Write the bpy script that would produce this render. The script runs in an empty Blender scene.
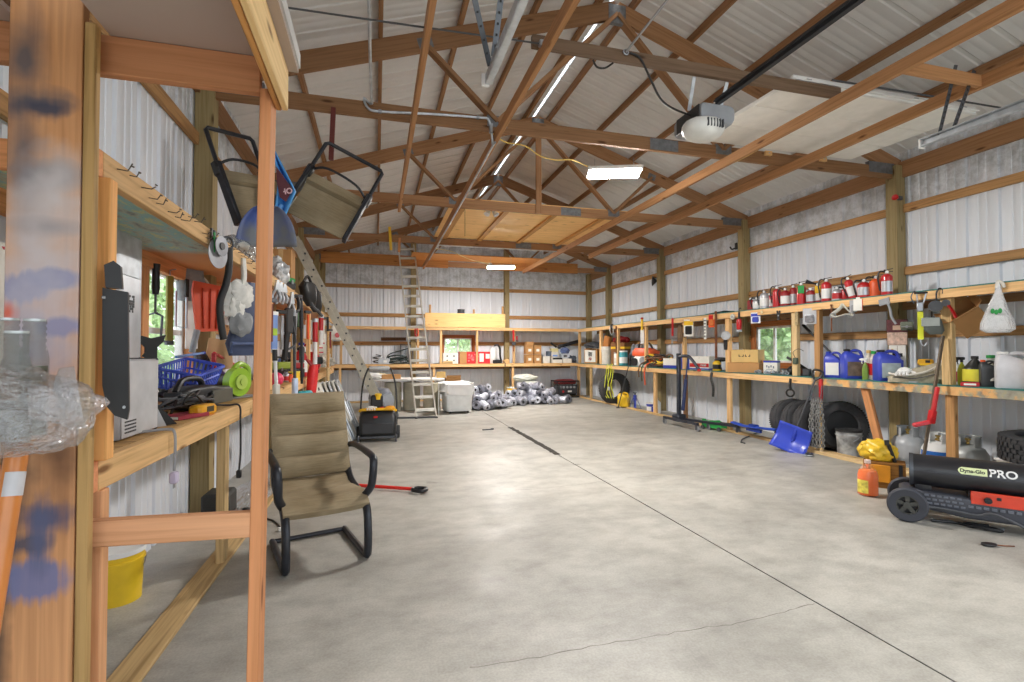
import bpy, bmesh, math, random
from mathutils import Vector, Matrix, Euler, Quaternion
R = math.radians
PI = math.pi
random.seed(7)
scn = bpy.context.scene
C = scn.collection

# ------------------------------------------------------------------ camera
FPX, CAMH = 498.0, 1.35
YAW, PIT = R(15.2), math.atan(10 / 498.0)
cam_d = bpy.data.cameras.new('camera')
cam = bpy.data.objects.new('camera', cam_d)
C.objects.link(cam)
cam.location = (0, 0, CAMH)
cam.rotation_euler = (PI / 2 + PIT, 0, -YAW)
cam_d.sensor_width = 36.0
cam_d.lens = 36.0 * FPX / 1024.0
cam_d.clip_start = 0.02
cam_d.clip_end = 300
scn.camera = cam
_cy, _sy, _cp, _sp = math.cos(YAW), math.sin(YAW), math.cos(PIT), math.sin(PIT)


def ray(u, v):
    a, b = (u - 512) / FPX, (341 - v) / FPX
    f = _cp - b * _sp
    return Vector((a * _cy + f * _sy, f * _cy - a * _sy, _sp + b * _cp))


def az(u, v, z):
    d = ray(u, v)
    t = (z - CAMH) / d.z
    return Vector((d.x * t, d.y * t, z))


def ax(u, v, x):
    d = ray(u, v)
    t = x / d.x
    return Vector((x, d.y * t, CAMH + d.z * t))


def ay(u, v, y):
    d = ray(u, v)
    t = y / d.y
    return Vector((d.x * t, y, CAMH + d.z * t))


# ------------------------------------------------------------------ materials
def lin(c):
    return tuple(((x / 255) / 12.92 if x <= 10 else (((x / 255) + .055) / 1.055) ** 2.4) for x in c) + (1.0,)


def nodes(name):
    m = bpy.data.materials.new(name)
    m.use_nodes = True
    nt = m.node_tree
    return m, nt, nt.nodes['Principled BSDF']


def N(nt, typ, **kw):
    n = nt.nodes.new(typ)
    for k, v in kw.items():
        if k in n.inputs:
            n.inputs[k].default_value = v
        else:
            setattr(n, k, v)
    return n


def ramp(nt, fac, stops):
    r = N(nt, 'ShaderNodeValToRGB')
    els = r.color_ramp.elements
    while len(els) > 1:
        els.remove(els[-1])
    els[0].position, els[0].color = stops[0]
    for p, c in stops[1:]:
        e = els.new(p)
        e.color = c
    nt.links.new(fac, r.inputs['Fac'])
    return r.outputs['Color']


def mixc(nt, fac, a, b, mode='MIX'):
    m = N(nt, 'ShaderNodeMix', data_type='RGBA', blend_type=mode)
    for sock, val in ((m.inputs[0], fac), (m.inputs[6], a), (m.inputs[7], b)):
        if hasattr(val, 'is_linked') or hasattr(val, 'links'):
            nt.links.new(val, sock)
        else:
            sock.default_value = val
    return m.outputs[2]


_MC = {}


def mat(rgb, rough=.5, metal=0., var=.12, scale=9., bump=0., coat=0., spec=.5, trans=0., key=''):
    """A procedural coloured material with soft wear."""
    k = (rgb, rough, metal, var, scale, bump, coat, trans, key)
    if k in _MC:
        return _MC[k]
    m, nt, b = nodes('surface_%d' % len(_MC))
    c = lin(rgb)
    tc = N(nt, 'ShaderNodeTexCoord')
    no = N(nt, 'ShaderNodeTexNoise', Scale=scale, Detail=4.)
    nt.links.new(tc.outputs['Object'], no.inputs['Vector'])
    lo = tuple(x * (1 - var) for x in c[:3]) + (1,)
    hi = tuple(min(1, x * (1 + var)) for x in c[:3]) + (1,)
    nt.links.new(ramp(nt, no.outputs['Fac'], [(.3, lo), (.7, hi)]), b.inputs['Base Color'])
    b.inputs['Roughness'].default_value = rough
    b.inputs['Metallic'].default_value = metal
    b.inputs['Specular IOR Level'].default_value = spec
    if coat:
        b.inputs['Coat Weight'].default_value = coat
    if trans:
        b.inputs['Transmission Weight'].default_value = trans
        b.inputs['IOR'].default_value = 1.2
    if bump:
        bp = N(nt, 'ShaderNodeBump', Strength=bump, Distance=.01)
        nt.links.new(no.outputs['Fac'], bp.inputs['Height'])
        nt.links.new(bp.outputs['Normal'], b.inputs['Normal'])
    _MC[k] = m
    return m


def wood(rgb, dark=.62, rough=.65, key='', knots=True):
    """Lumber with its grain along the object's own X axis."""
    k = ('wood', rgb, dark, rough, key)
    if k in _MC:
        return _MC[k]
    m, nt, b = nodes('lumber_%d' % len(_MC))
    c = lin(rgb)
    tc = N(nt, 'ShaderNodeTexCoord')
    oi = N(nt, 'ShaderNodeObjectInfo')
    off = N(nt, 'ShaderNodeVectorMath', operation='MULTIPLY_ADD')
    nt.links.new(oi.outputs['Random'], off.inputs[0])
    off.inputs[1].default_value = (37., 11., 23.)
    nt.links.new(tc.outputs['Object'], off.inputs[2])
    mp = N(nt, 'ShaderNodeMapping')
    mp.inputs['Scale'].default_value = (1.2, 34., 34.)
    nt.links.new(off.outputs[0], mp.inputs['Vector'])
    n1 = N(nt, 'ShaderNodeTexNoise', Scale=1.6, Detail=5., Distortion=.6)
    nt.links.new(mp.outputs[0], n1.inputs['Vector'])
    lo = (c[0] * dark, c[1] * dark * .95, c[2] * dark * .85, 1)
    hi = tuple(min(1, x * 1.12) for x in c[:3]) + (1,)
    col = ramp(nt, n1.outputs['Fac'], [(.28, lo), (.52, c), (.75, hi)])
    if knots:
        mk = N(nt, 'ShaderNodeMapping')
        mk.inputs['Scale'].default_value = (2.4, 9., 9.)
        nt.links.new(off.outputs[0], mk.inputs['Vector'])
        vo = N(nt, 'ShaderNodeTexVoronoi', Scale=1.)
        nt.links.new(mk.outputs[0], vo.inputs['Vector'])
        kf = ramp(nt, vo.outputs['Distance'], [(.06, (1, 1, 1, 1)), (.16, (0, 0, 0, 1))])
        col = mixc(nt, kf, col, (c[0] * .3, c[1] * .22, c[2] * .16, 1))
    hs = N(nt, 'ShaderNodeHueSaturation')
    mr = N(nt, 'ShaderNodeMapRange')
    nt.links.new(oi.outputs['Random'], mr.inputs[0])
    mr.inputs[3].default_value, mr.inputs[4].default_value = .84, 1.14
    nt.links.new(mr.outputs[0], hs.inputs['Value'])
    nt.links.new(col, hs.inputs['Color'])
    nt.links.new(hs.outputs[0], b.inputs['Base Color'])
    b.inputs['Roughness'].default_value = rough
    b.inputs['Specular IOR Level'].default_value = .25
    _MC[k] = m
    return m


PINE = wood((226, 184, 130), dark=.7)
PINE_O = wood((214, 150, 100), dark=.78, key='o')      # warm foreground studs
PINE_L = wood((230, 200, 150), dark=.74, key='l')
GIRT = wood((184, 140, 92))
FIR = wood((158, 118, 84), dark=.74)
POST = wood((160, 142, 102), dark=.7)
PLY = wood((240, 196, 132), dark=.8, key='ply')
OLDW = wood((206, 174, 124), dark=.64, key='old')
STEEL = mat((176, 180, 186), .35, .85, .12)
DSTEEL = mat((96, 100, 106), .4, .8, .15)
GALV = mat((196, 202, 208), .38, .6, .2, 14.)
ALU = mat((214, 212, 204), .38, .55, .1)
BLACK = mat((28, 28, 30), .45, 0, .2)
RUBBER = mat((60, 60, 62), .75, 0, .2, 20.)
DGREY = mat((70, 72, 76), .55, 0, .15)
GREY = mat((150, 152, 156), .55, 0, .12)
WHITE = mat((232, 232, 230), .5, 0, .05)
OFFW = mat((214, 210, 200), .55, 0, .08)
RED = mat((190, 28, 34), .32, 0, .12, coat=.3)
REDD = mat((150, 30, 34), .5, 0, .15)
ORANGE = mat((228, 92, 42), .45, 0, .1)
YELLOW = mat((236, 192, 40), .45, 0, .1)
BLUE = mat((50, 70, 176), .4, 0, .1)
LBLUE = mat((110, 150, 214), .45, 0, .1)
GREEN = mat((40, 150, 70), .45, 0, .1)
LIME = mat((168, 200, 60), .45, 0, .1)
TEAL = mat((50, 150, 160), .45, 0, .1)
CARD = mat((188, 140, 88), .8, 0, .08, 5.)
CARDL = mat((214, 180, 116), .8, 0, .08, 5.)
RUST = mat((124, 78, 54), .75, .3, .3, 16.)
TAN = mat((150, 134, 106), .85, 0, .12, 60., .2)
PAPER = mat((236, 234, 226), .7, 0, .04)


def clear_mat(rgb, alpha, rough=.08, key=''):
    k = ('clear', rgb, alpha, rough, key)
    if k in _MC:
        return _MC[k]
    m, nt, b = nodes('clear_%d' % len(_MC))
    out = nt.nodes['Material Output']
    tr = N(nt, 'ShaderNodeBsdfTransparent')
    tr.inputs[0].default_value = (1, 1, 1, 1)
    no = N(nt, 'ShaderNodeTexNoise', Scale=18.)
    b.inputs['Base Color'].default_value = lin(rgb)
    b.inputs['Roughness'].default_value = rough
    if key == 'crumple':
        bp = N(nt, 'ShaderNodeBump', Strength=1., Distance=.04)
        no.inputs['Scale'].default_value = 20.
        nt.links.new(no.outputs['Fac'], bp.inputs['Height'])
        nt.links.new(bp.outputs['Normal'], b.inputs['Normal'])
    mx = N(nt, 'ShaderNodeMixShader')
    mx.inputs[0].default_value = alpha
    nt.links.new(tr.outputs[0], mx.inputs[1])
    nt.links.new(b.outputs[0], mx.inputs[2])
    nt.links.new(mx.outputs[0], out.inputs['Surface'])
    _MC[k] = m
    return m


def film_mat(rgb, body=.16, key=''):
    """thin clear plastic film: mostly see-through, glossy at grazing angles"""
    m, nt, b = nodes('film_%d' % len(_MC))
    nt.nodes.remove(b)
    out = nt.nodes['Material Output']
    tr = N(nt, 'ShaderNodeBsdfTransparent')
    df = N(nt, 'ShaderNodeBsdfDiffuse')
    df.inputs[0].default_value = lin(rgb)
    gl = N(nt, 'ShaderNodeBsdfAnisotropic')
    gl.inputs['Color'].default_value = (1, 1, 1, 1)
    gl.inputs['Roughness'].default_value = .16
    no = N(nt, 'ShaderNodeTexNoise', Scale=14., Detail=3.)
    bp = N(nt, 'ShaderNodeBump', Strength=1., Distance=.03)
    nt.links.new(no.outputs['Fac'], bp.inputs['Height'])
    nt.links.new(bp.outputs['Normal'], gl.inputs['Normal'])
    lw = N(nt, 'ShaderNodeLayerWeight')
    lw.inputs['Blend'].default_value = .35
    nt.links.new(bp.outputs['Normal'], lw.inputs['Normal'])
    mr = N(nt, 'ShaderNodeMapRange')
    nt.links.new(lw.outputs['Facing'], mr.inputs[0])
    mr.inputs[3].default_value, mr.inputs[4].default_value = .1, .75
    m1, m2 = N(nt, 'ShaderNodeMixShader'), N(nt, 'ShaderNodeMixShader')
    m1.inputs[0].default_value = body
    nt.links.new(tr.outputs[0], m1.inputs[1])
    nt.links.new(df.outputs[0], m1.inputs[2])
    nt.links.new(mr.outputs[0], m2.inputs[0])
    nt.links.new(m1.outputs[0], m2.inputs[1])
    nt.links.new(gl.outputs[0], m2.inputs[2])
    nt.links.new(m2.outputs[0], out.inputs['Surface'])
    _MC[('film', rgb, body, key)] = m
    return m


def emit_mat(rgb, strength):
    m, nt, b = nodes('lamp_%d' % len(_MC))
    b.inputs['Base Color'].default_value = lin(rgb)
    b.inputs['Emission Color'].default_value = lin(rgb)
    b.inputs['Emission Strength'].default_value = strength
    _MC[('e', rgb, strength)] = m
    return m


# ------------------------------------------------------------------ mesh building
class MB:
    def __init__(s):
        s.bm = bmesh.new()
        s.mi = 0

    def _merge(s, bm2, M=None):
        if M is not None:
            bm2.transform(M)
        vm = {}
        for v in bm2.verts:
            vm[v] = s.bm.verts.new(v.co)
        for f in bm2.faces:
            try:
                nf = s.bm.faces.new([vm[v] for v in f.verts])
                nf.material_index = s.mi
            except ValueError:
                pass
        bm2.free()
        return s

    def box(s, c, d, rot=None, bev=0., seg=1):
        b = bmesh.new()
        bmesh.ops.create_cube(b, size=1.)
        bmesh.ops.scale(b, vec=d, verts=b.verts)
        if bev:
            bmesh.ops.bevel(b, geom=b.edges[:], offset=min(bev, min(d) * .45), segments=seg, affect='EDGES', profile=.5)
        M = Matrix.Translation(c)
        if rot is not None:
            M = M @ (Euler(rot).to_matrix().to_4x4() if not isinstance(rot, Matrix) else rot.to_4x4())
        return s._merge(b, M)

    def bar(s, a, b, w, h, up=(0, 0, 1), bev=0.):
        a, b = Vector(a), Vector(b)
        M, L = frame(a, b, up)
        return s._merge(_cube(L, w, h, bev), M)

    def cyl(s, a, b, r, r2=None, n=14, caps=True):
        r2 = r if r2 is None else r2
        a, b = Vector(a), Vector(b)
        q = (b - a).to_track_quat('Z', 'Y').to_matrix()
        rings = []
        for p, rr in ((a, r), (b, r2)):
            rings.append([p + q @ Vector((rr * math.cos(2 * PI * i / n), rr * math.sin(2 * PI * i / n), 0)) for i in range(n)])
        return s.loft(rings, caps)

    def loft(s, rings, caps=True, closed=True):
        vr = [[s.bm.verts.new(p) for p in r] for r in rings]
        n = len(vr[0])
        rng = range(n) if closed else range(n - 1)
        for A, B in zip(vr, vr[1:]):
            for i in rng:
                j = (i + 1) % n
                f = s.bm.faces.new((A[i], A[j], B[j], B[i]))
                f.material_index = s.mi
        if caps and closed:
            for r in (vr[0][::-1], vr[-1]):
                f = s.bm.faces.new(r)
                f.material_index = s.mi
        return s

    def lathe(s, prof, base=(0, 0, 0), axis=(0, 0, 1), n=20, caps=True, sx=1., sy=1.):
        base = Vector(base)
        q = Vector(axis).to_track_quat('Z', 'Y').to_matrix()
        rings = [[base + q @ Vector((r * sx * math.cos(2 * PI * i / n), r * sy * math.sin(2 * PI * i / n), z)) for i in range(n)] for r, z in prof]
        return s.loft(rings, caps)

    def ringlathe(s, prof, base=(0, 0, 0), axis=(0, 0, 1), n=24):
        """closed profile (a ring: tyre, collar)"""
        base = Vector(base)
        q = Vector(axis).to_track_quat('Z', 'Y').to_matrix()
        return s.loft([[base + q @ Vector((r * math.cos(2 * PI * i / n), r * math.sin(2 * PI * i / n), z)) for r, z in prof] for i in list(range(n)) + [0]], caps=False)

    def tube(s, pts, r, n=8, closed=False, smooth=0, flat=None):
        pts = [Vector(p) for p in pts]
        if smooth:
            pts = spline(pts, smooth, closed)
        m = len(pts)
        rings = []
        prev = None
        for i, p in enumerate(pts):
            if closed:
                t = pts[(i + 1) % m] - pts[i - 1]
            else:
                t = pts[min(i + 1, m - 1)] - pts[max(i - 1, 0)]
            t = t.normalized() if t.length > 1e-9 else Vector((0, 0, 1))
            if prev is None:
                u = t.orthogonal().normalized() if abs(t.z) > .9 else t.cross(Vector((0, 0, 1))).normalized()
            else:
                u = prev - t * prev.dot(t)
                u = u.normalized() if u.length > 1e-6 else t.orthogonal().normalized()
            prev = u
            w = t.cross(u)
            rr = r[i * (len(r) - 1) // max(1, m - 1)] if isinstance(r, (list, tuple)) else r
            k = flat or 1.
            rings.append([p + u * rr * math.cos(2 * PI * j / n) + w * rr * k * math.sin(2 * PI * j / n) for j in range(n)])
        if closed:
            rings.append(rings[0])
        return s.loft(rings, not closed)

    def prism(s, poly, h, M=None):
        b = bmesh.new()
        lo = [b.verts.new((x, y, 0)) for x, y in poly]
        hi = [b.verts.new((x, y, h)) for x, y in poly]
        n = len(poly)
        b.faces.new(lo[::-1])
        b.faces.new(hi)
        for i in range(n):
            b.faces.new((lo[i], lo[(i + 1) % n], hi[(i + 1) % n], hi[i]))
        return s._merge(b, M)

    def quad(s, *p):
        f = s.bm.faces.new([s.bm.verts.new(x) for x in p])
        f.material_index = s.mi
        return s

    def blob(s, c, d, sub=2, rot=None, noise=0., seed=0):
        b = bmesh.new()
        bmesh.ops.create_icosphere(b, subdivisions=sub, radius=.5)
        rg = random.Random(seed)
        if noise:
            ph = [rg.uniform(0, 6) for _ in range(6)]
            for v in b.verts:
                k = 1 + noise * (math.sin(v.co.x * 13 + ph[0]) * math.sin(v.co.y * 11 + ph[1]) + .6 * math.sin(v.co.z * 19 + ph[2]) * math.sin(v.co.x * 17 + ph[3]) + .4 * rg.uniform(-1, 1))
                v.co *= k
        bmesh.ops.scale(b, vec=d, verts=b.verts)
        M = Matrix.Translation(c)
        if rot is not None:
            M = M @ Euler(rot).to_matrix().to_4x4()
        return s._merge(b, M)

    def xf(s, M):
        s.bm.transform(M)
        return s

    def mesh(s, name, m, smooth=True):
        bm = s.bm
        bmesh.ops.remove_doubles(bm, verts=bm.verts, dist=1e-6)
        bmesh.ops.recalc_face_normals(bm, faces=bm.faces)
        for f in bm.faces:
            f.smooth = smooth
        for e in bm.edges:
            if len(e.link_faces) == 2 and e.calc_face_angle(0) > R(38):
                e.smooth = False
        me = bpy.data.meshes.new(name)
        bm.to_mesh(me)
        bm.free()
        for x in (m if isinstance(m, (list, tuple)) else [m]):
            me.materials.append(x)
        return me


def _cube(L, w, h, bev=0.):
    b = bmesh.new()
    bmesh.ops.create_cube(b, size=1.)
    bmesh.ops.scale(b, vec=(L, w, h), verts=b.verts)
    bmesh.ops.translate(b, vec=(L / 2, 0, 0), verts=b.verts)
    if bev:
        bmesh.ops.bevel(b, geom=b.edges[:], offset=bev, segments=1, affect='EDGES')
    return b


def frame(a, b, up=(0, 0, 1)):
    a, b = Vector(a), Vector(b)
    x = (b - a)
    L = x.length
    x = x / L
    u = Vector(up)
    if abs(x.dot(u)) > .98:
        u = Vector((0, 1, 0)) if abs(x.y) < .9 else Vector((1, 0, 0))
    y = u.cross(x).normalized()
    z = x.cross(y)
    M = Matrix((x, y, z)).transposed().to_4x4()
    M.translation = a
    return M, L


def spline(pts, k, closed=False):
    out = []
    n = len(pts)
    segs = n if closed else n - 1
    for i in range(segs):
        p1, p2 = pts[i], pts[(i + 1) % n]
        p0 = pts[i - 1] if (closed or i > 0) else p1
        p3 = pts[(i + 2) % n] if (closed or i + 2 < n) else p2
        for j in range(k):
            t = j / k
            out.append(.5 * ((2 * p1) + (p2 - p0) * t + (2 * p0 - 5 * p1 + 4 * p2 - p3) * t * t + (3 * p1 - p0 - 3 * p2 + p3) * t ** 3))
    if not closed:
        out.append(pts[-1])
    return out


# ------------------------------------------------------------------ objects
def tag(o, label=None, cat=None, group=None, kind=None):
    if label:
        o['label'] = label
    if cat:
        o['category'] = cat
    if group:
        o['group'] = group
    if kind:
        o['kind'] = kind
    return o


def thing(name, label, cat, loc=(0, 0, 0), rz=0., group=None, rot=None):
    o = bpy.data.objects.new(name, None)
    o.empty_display_size = .1
    C.objects.link(o)
    o.location = loc
    o.rotation_euler = rot if rot is not None else (0, 0, rz)
    return tag(o, label, cat, group)


def part(name, mb, m, parent=None, label=None, M=None, smooth=True):
    o = bpy.data.objects.new(name, mb.mesh(name, m, smooth))
    C.objects.link(o)
    if parent is not None:
        o.parent = parent
    if M is not None:
        o.matrix_local = M
    if label:
        o['label'] = label
    return o


def single(name, label, cat, mb, m, group=None, loc=None, rz=0., kind=None, rot=None):
    o = part(name, mb, m)
    if loc is not None:
        o.location = loc
    o.rotation_euler = rot if rot is not None else (0, 0, rz)
    return tag(o, label, cat, group, kind)


def struct(name, mb, m, label=None, cat=None):
    o = part(name, mb, m)
    return tag(o, label, cat, None, 'structure')


def lumber(name, a, b, w, h, m, up=(0, 0, 1), parent=None, bev=.003):
    """a sawn board from a to b (centre line), w across, h along up"""
    M, L = frame(a, b, up)
    mb = MB()
    mb._merge(_cube(L, w, h, bev))
    o = part(name, mb, m, parent)
    if parent is not None:
        o.matrix_local = M
    else:
        o.matrix_world = M
    return o


def dup(root, label=None, loc=None, rz=None, rot=None, group=None, scale=None):
    def cp(o, par):
        c = o.copy()
        C.objects.link(c)
        c.parent = par
        for ch in o.children:
            cp(ch, c)
        return c
    r = cp(root, None)
    if label:
        r['label'] = label
    if loc is not None:
        r.location = loc
    if rz is not None:
        r.rotation_euler = (0, 0, rz)
    if rot is not None:
        r.rotation_euler = rot
    if group:
        r['group'] = group
    if scale:
        r.scale = (scale,) * 3 if not isinstance(scale, tuple) else scale
    return r


def text_mesh(body, size, depth=.0008, bold=.0):
    cu = bpy.data.curves.new('lettering', 'FONT')
    cu.body = body
    cu.size = size
    cu.extrude = depth
    cu.offset = bold
    cu.align_x = 'CENTER'
    cu.align_y = 'CENTER'
    o = bpy.data.objects.new('lettering', cu)
    C.objects.link(o)
    dg = bpy.context.evaluated_depsgraph_get()
    me = bpy.data.meshes.new_from_object(o.evaluated_get(dg))
    bpy.data.objects.remove(o)
    bpy.data.curves.remove(cu)
    me.materials.clear()
    return me


def lettering(body, size, m, parent, M, bold=0., name='lettering'):
    """flat letters lying in the local XY plane of M"""
    me = text_mesh(body, size, .0006, bold)
    me.materials.append(m)
    o = bpy.data.objects.new(name, me)
    C.objects.link(o)
    o.parent = parent
    o.matrix_local = M
    return o


def MX(x, y, z, right, up):
    """matrix whose local X runs along right, local Y along up (for signs)"""
    r = Vector(right).normalized()
    u = Vector(up).normalized()
    n = r.cross(u)
    M = Matrix((r, u, n)).transposed().to_4x4()
    M.translation = (x, y, z)
    return M
# ================================================================== THE BUILDING
XL, XR, YB, YF = -1.48, 6.34, 14.16, -1.0
ZE = 3.68                     # eave (underside of roof steel at the wall)
XC = (XL + XR) / 2
RISE = 1. / 3


def roofz(x):
    return ZE + .115 + (min(x - XL, XR - x)) * RISE


# ---- concrete floor
def concrete():
    m, nt, b = nodes('concrete')
    tc = N(nt, 'ShaderNodeTexCoord')
    P = tc.outputs['Object']
    n1 = N(nt, 'ShaderNodeTexNoise', Scale=.7, Detail=8., Roughness=.62, Distortion=.3)
    n2 = N(nt, 'ShaderNodeTexNoise', Scale=5.5, Detail=6., Roughness=.7)
    n3 = N(nt, 'ShaderNodeTexNoise', Scale=90., Detail=2.)
    st = N(nt, 'ShaderNodeMapping')
    st.inputs['Scale'].default_value = (.55, .8, 1)
    nt.links.new(P, st.inputs[0])
    for n in (n1, n3):
        nt.links.new(P, n.inputs['Vector'])
    nt.links.new(st.outputs[0], n2.inputs['Vector'])
    base = ramp(nt, n1.outputs['Fac'], [(.3, lin((158, 155, 148))), (.5, lin((178, 175, 167))), (.72, lin((198, 194, 185)))])
    mott = ramp(nt, n2.outputs['Fac'], [(.3, lin((164, 163, 160))), (.6, lin((255, 255, 255)))])
    col = mixc(nt, .5, base, mott, 'MULTIPLY')
    fine = ramp(nt, n3.outputs['Fac'], [(.35, lin((225, 225, 225))), (.65, lin((255, 255, 255)))])
    col = mixc(nt, .6, col, fine, 'MULTIPLY')
    # oil spots
    vo = N(nt, 'ShaderNodeTexVoronoi', Scale=1.1)
    wob = N(nt, 'ShaderNodeTexNoise', Scale=7., Detail=3.)
    nt.links.new(P, wob.inputs['Vector'])
    wv = N(nt, 'ShaderNodeVectorMath', operation='MULTIPLY_ADD')
    nt.links.new(wob.outputs['Color'], wv.inputs[0])
    wv.inputs[1].default_value = (.25, .25, 0)
    nt.links.new(P, wv.inputs[2])
    nt.links.new(wv.outputs[0], vo.inputs['Vector'])
    spot = ramp(nt, vo.outputs['Distance'], [(.025, (1, 1, 1, 1)), (.06, (0, 0, 0, 1))])
    sp = N(nt, 'ShaderNodeMath', operation='MULTIPLY')
    nt.links.new(spot, sp.inputs[0])
    sp.inputs[1].default_value = .55
    col = mixc(nt, sp.outputs[0], col, lin((78, 74, 70)))
    nt.links.new(col, b.inputs['Base Color'])
    n4 = N(nt, 'ShaderNodeTexNoise', Scale=1.3, Detail=6., Roughness=.75)
    nt.links.new(P, n4.inputs['Vector'])
    rr = N(nt, 'ShaderNodeMapRange')
    nt.links.new(n4.outputs['Fac'], rr.inputs[0])
    rr.inputs[1].default_value, rr.inputs[2].default_value = .3, .7
    rr.inputs[3].default_value, rr.inputs[4].default_value = .33, .62
    nt.links.new(rr.outputs[0], b.inputs['Roughness'])
    bp = N(nt, 'ShaderNodeBump', Strength=.12, Distance=.01)
    nt.links.new(n2.outputs['Fac'], bp.inputs['Height'])
    nt.links.new(bp.outputs['Normal'], b.inputs['Normal'])
    return m


CONC = concrete()
mb = MB()
JX = 2.285
# slab in two pours with the control joint between them
mb.box(((XL - .1 + JX - .006) / 2, (YF + YB) / 2, -.05), (JX - .006 - XL + .1, YB - YF + .2, .1))
mb.box(((XR + .1 + JX + .006) / 2, (YF + YB) / 2, -.05), (XR + .1 - JX - .006, YB - YF + .2, .1))
struct('floor', mb, CONC)
mb = MB()
mb.box((JX, (YF + YB) / 2, -.012), (.0119, YB - YF, .006))
struct('trim_1', mb, mat((64, 60, 54), .9))
# worn slot drain cover along the joint
mb = MB()
mb.box((JX, 7.33, .002), (.05, 2.4, .004))
rg = random.Random(3)
for i in range(48):
    y = 6.15 + i * .05
    mb.box((JX + rg.uniform(-.006, .006), y, .003), (.085 + rg.uniform(-.02, .012), .043, .006), bev=.002)
single('drain_strip', 'narrow dark slotted drain strip set along the floor joint', 'drain', mb, mat((52, 48, 42), .85, 0, .4, 30.))
# cracks
CRK = mat((112, 107, 100), .9)
for k, pix in enumerate((((470, 668), (540, 657), (600, 645), (650, 637), (700, 628), (745, 622), (790, 610), (815, 604)),
                         ((515, 490), (545, 488), (590, 483), (612, 479)), ((628, 478), (700, 472), (760, 466), (830, 465), (900, 458)))):
    pts = [az(u, v, .0005) for u, v in pix]
    pts = spline(pts, 6)
    rg = random.Random(k)
    L, Rr = [], []
    for i, p in enumerate(pts):
        t = (pts[min(i + 1, len(pts) - 1)] - pts[max(i - 1, 0)]).normalized()
        n = Vector((-t.y, t.x, 0))
        j = n * rg.uniform(-.008, .008)
        w = rg.uniform(.001, .003)
        L.append(p + j + n * w)
        Rr.append(p + j - n * w)
    mb = MB()
    for i in range(len(pts) - 1):
        mb.quad(L[i], Rr[i], Rr[i + 1], L[i + 1])
    struct('trim_2', mb, CRK)

# ---- ribbed steel
def steel(rgb, dirt):
    m, nt, b = nodes('painted_steel_%d' % dirt)
    tc = N(nt, 'ShaderNodeTexCoord')
    mp = N(nt, 'ShaderNodeMapping')
    mp.inputs['Scale'].default_value = (3., 3., .35) if dirt else (3., 3., 3.)
    nt.links.new(tc.outputs['Object'], mp.inputs[0])
    n = N(nt, 'ShaderNodeTexNoise', Scale=1.6, Detail=6., Roughness=.7)
    nt.links.new(mp.outputs[0], n.inputs['Vector'])
    c = lin(rgb)
    lo = tuple(x * (.92 if dirt else .95) for x in c[:3]) + (1,)
    col = ramp(nt, n.outputs['Fac'], [(.32, lo), (.62, c)])
    if dirt:
        sx = N(nt, 'ShaderNodeSeparateXYZ')
        nt.links.new(tc.outputs['Object'], sx.inputs[0])
        mr = N(nt, 'ShaderNodeMapRange')
        nt.links.new(sx.outputs['Z'], mr.inputs[0])
        mr.inputs[1].default_value, mr.inputs[2].default_value = 3.15, 3.22
        n2 = N(nt, 'ShaderNodeTexNoise', Scale=5., Detail=5., Roughness=.75)
        nt.links.new(tc.outputs['Object'], n2.inputs['Vector'])
        f = ramp(nt, n2.outputs['Fac'], [(.4, (0, 0, 0, 1)), (.62, (.5, .5, .5, 1))])
        mu = N(nt, 'ShaderNodeMath', operation='MULTIPLY')
        nt.links.new(f, mu.inputs[0])
        nt.links.new(mr.outputs[0], mu.inputs[1])
        col = mixc(nt, mu.outputs[0], col, lin((120, 122, 118)))      # mildew above the top girt
    nt.links.new(col, b.inputs['Base Color'])
    b.inputs['Roughness'].default_value = .42
    b.inputs['Metallic'].default_value = 0
    return m


WSTEEL = steel((232, 236, 243), 1)
RSTEEL = steel((222, 222, 222), 0)


def rib_profile(L, pitch=.3048):
    """(s, d) points: distance along, depth outward"""
    pts = [(0, 0)]
    k = 0
    while True:
        s = .08 + k * pitch
        if s + .07 > L:
            break
        pts += [(s, 0), (s + .012, .026), (s + .044, .026), (s + .056, 0)]
        for q in (.14, .22):
            if s + q + .02 < L and q + .03 < pitch:
                pts += [(s + q, 0), (s + q + .008, .005), (s + q + .02, .005), (s + q + .024, 0)]
        k += 1
    pts.append((L, 0))
    return pts


def ribbed_wall(name, org, along, out, L, top, holes=()):
    prof = rib_profile(L)
    cuts = sorted({h[i] for h in holes for i in (0, 1)})
    full = []
    for (s0, d0), (s1, d1) in zip(prof, prof[1:]):
        seg = [s0] + [c for c in cuts if s0 < c < s1] + [s1]
        for a, b in zip(seg, seg[1:]):
            fa, fb = (a - s0) / (s1 - s0), (b - s0) / (s1 - s0)
            full.append((a, d0 + (d1 - d0) * fa, b, d0 + (d1 - d0) * fb))
    mb = MB()
    org, along, out = Vector(org), Vector(along), Vector(out)
    for a, da, b, db in full:
        mid = (a + b) / 2
        zs = [(0, None)]
        for h in holes:
            if h[0] <= mid <= h[1]:
                zs = [(0, h[2]), (h[3], None)]
        for z0, z1 in zs:
            pa, pb = org + along * a + out * da, org + along * b + out * db
            ta, tb = (z1, z1) if z1 is not None else (top(a), top(b))
            up = Vector((0, 0, 1))
            mb.quad(pa + up * z0, pb + up * z0, pb + up * tb, pa + up * ta)
    return struct(name, mb, WSTEEL)


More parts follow.
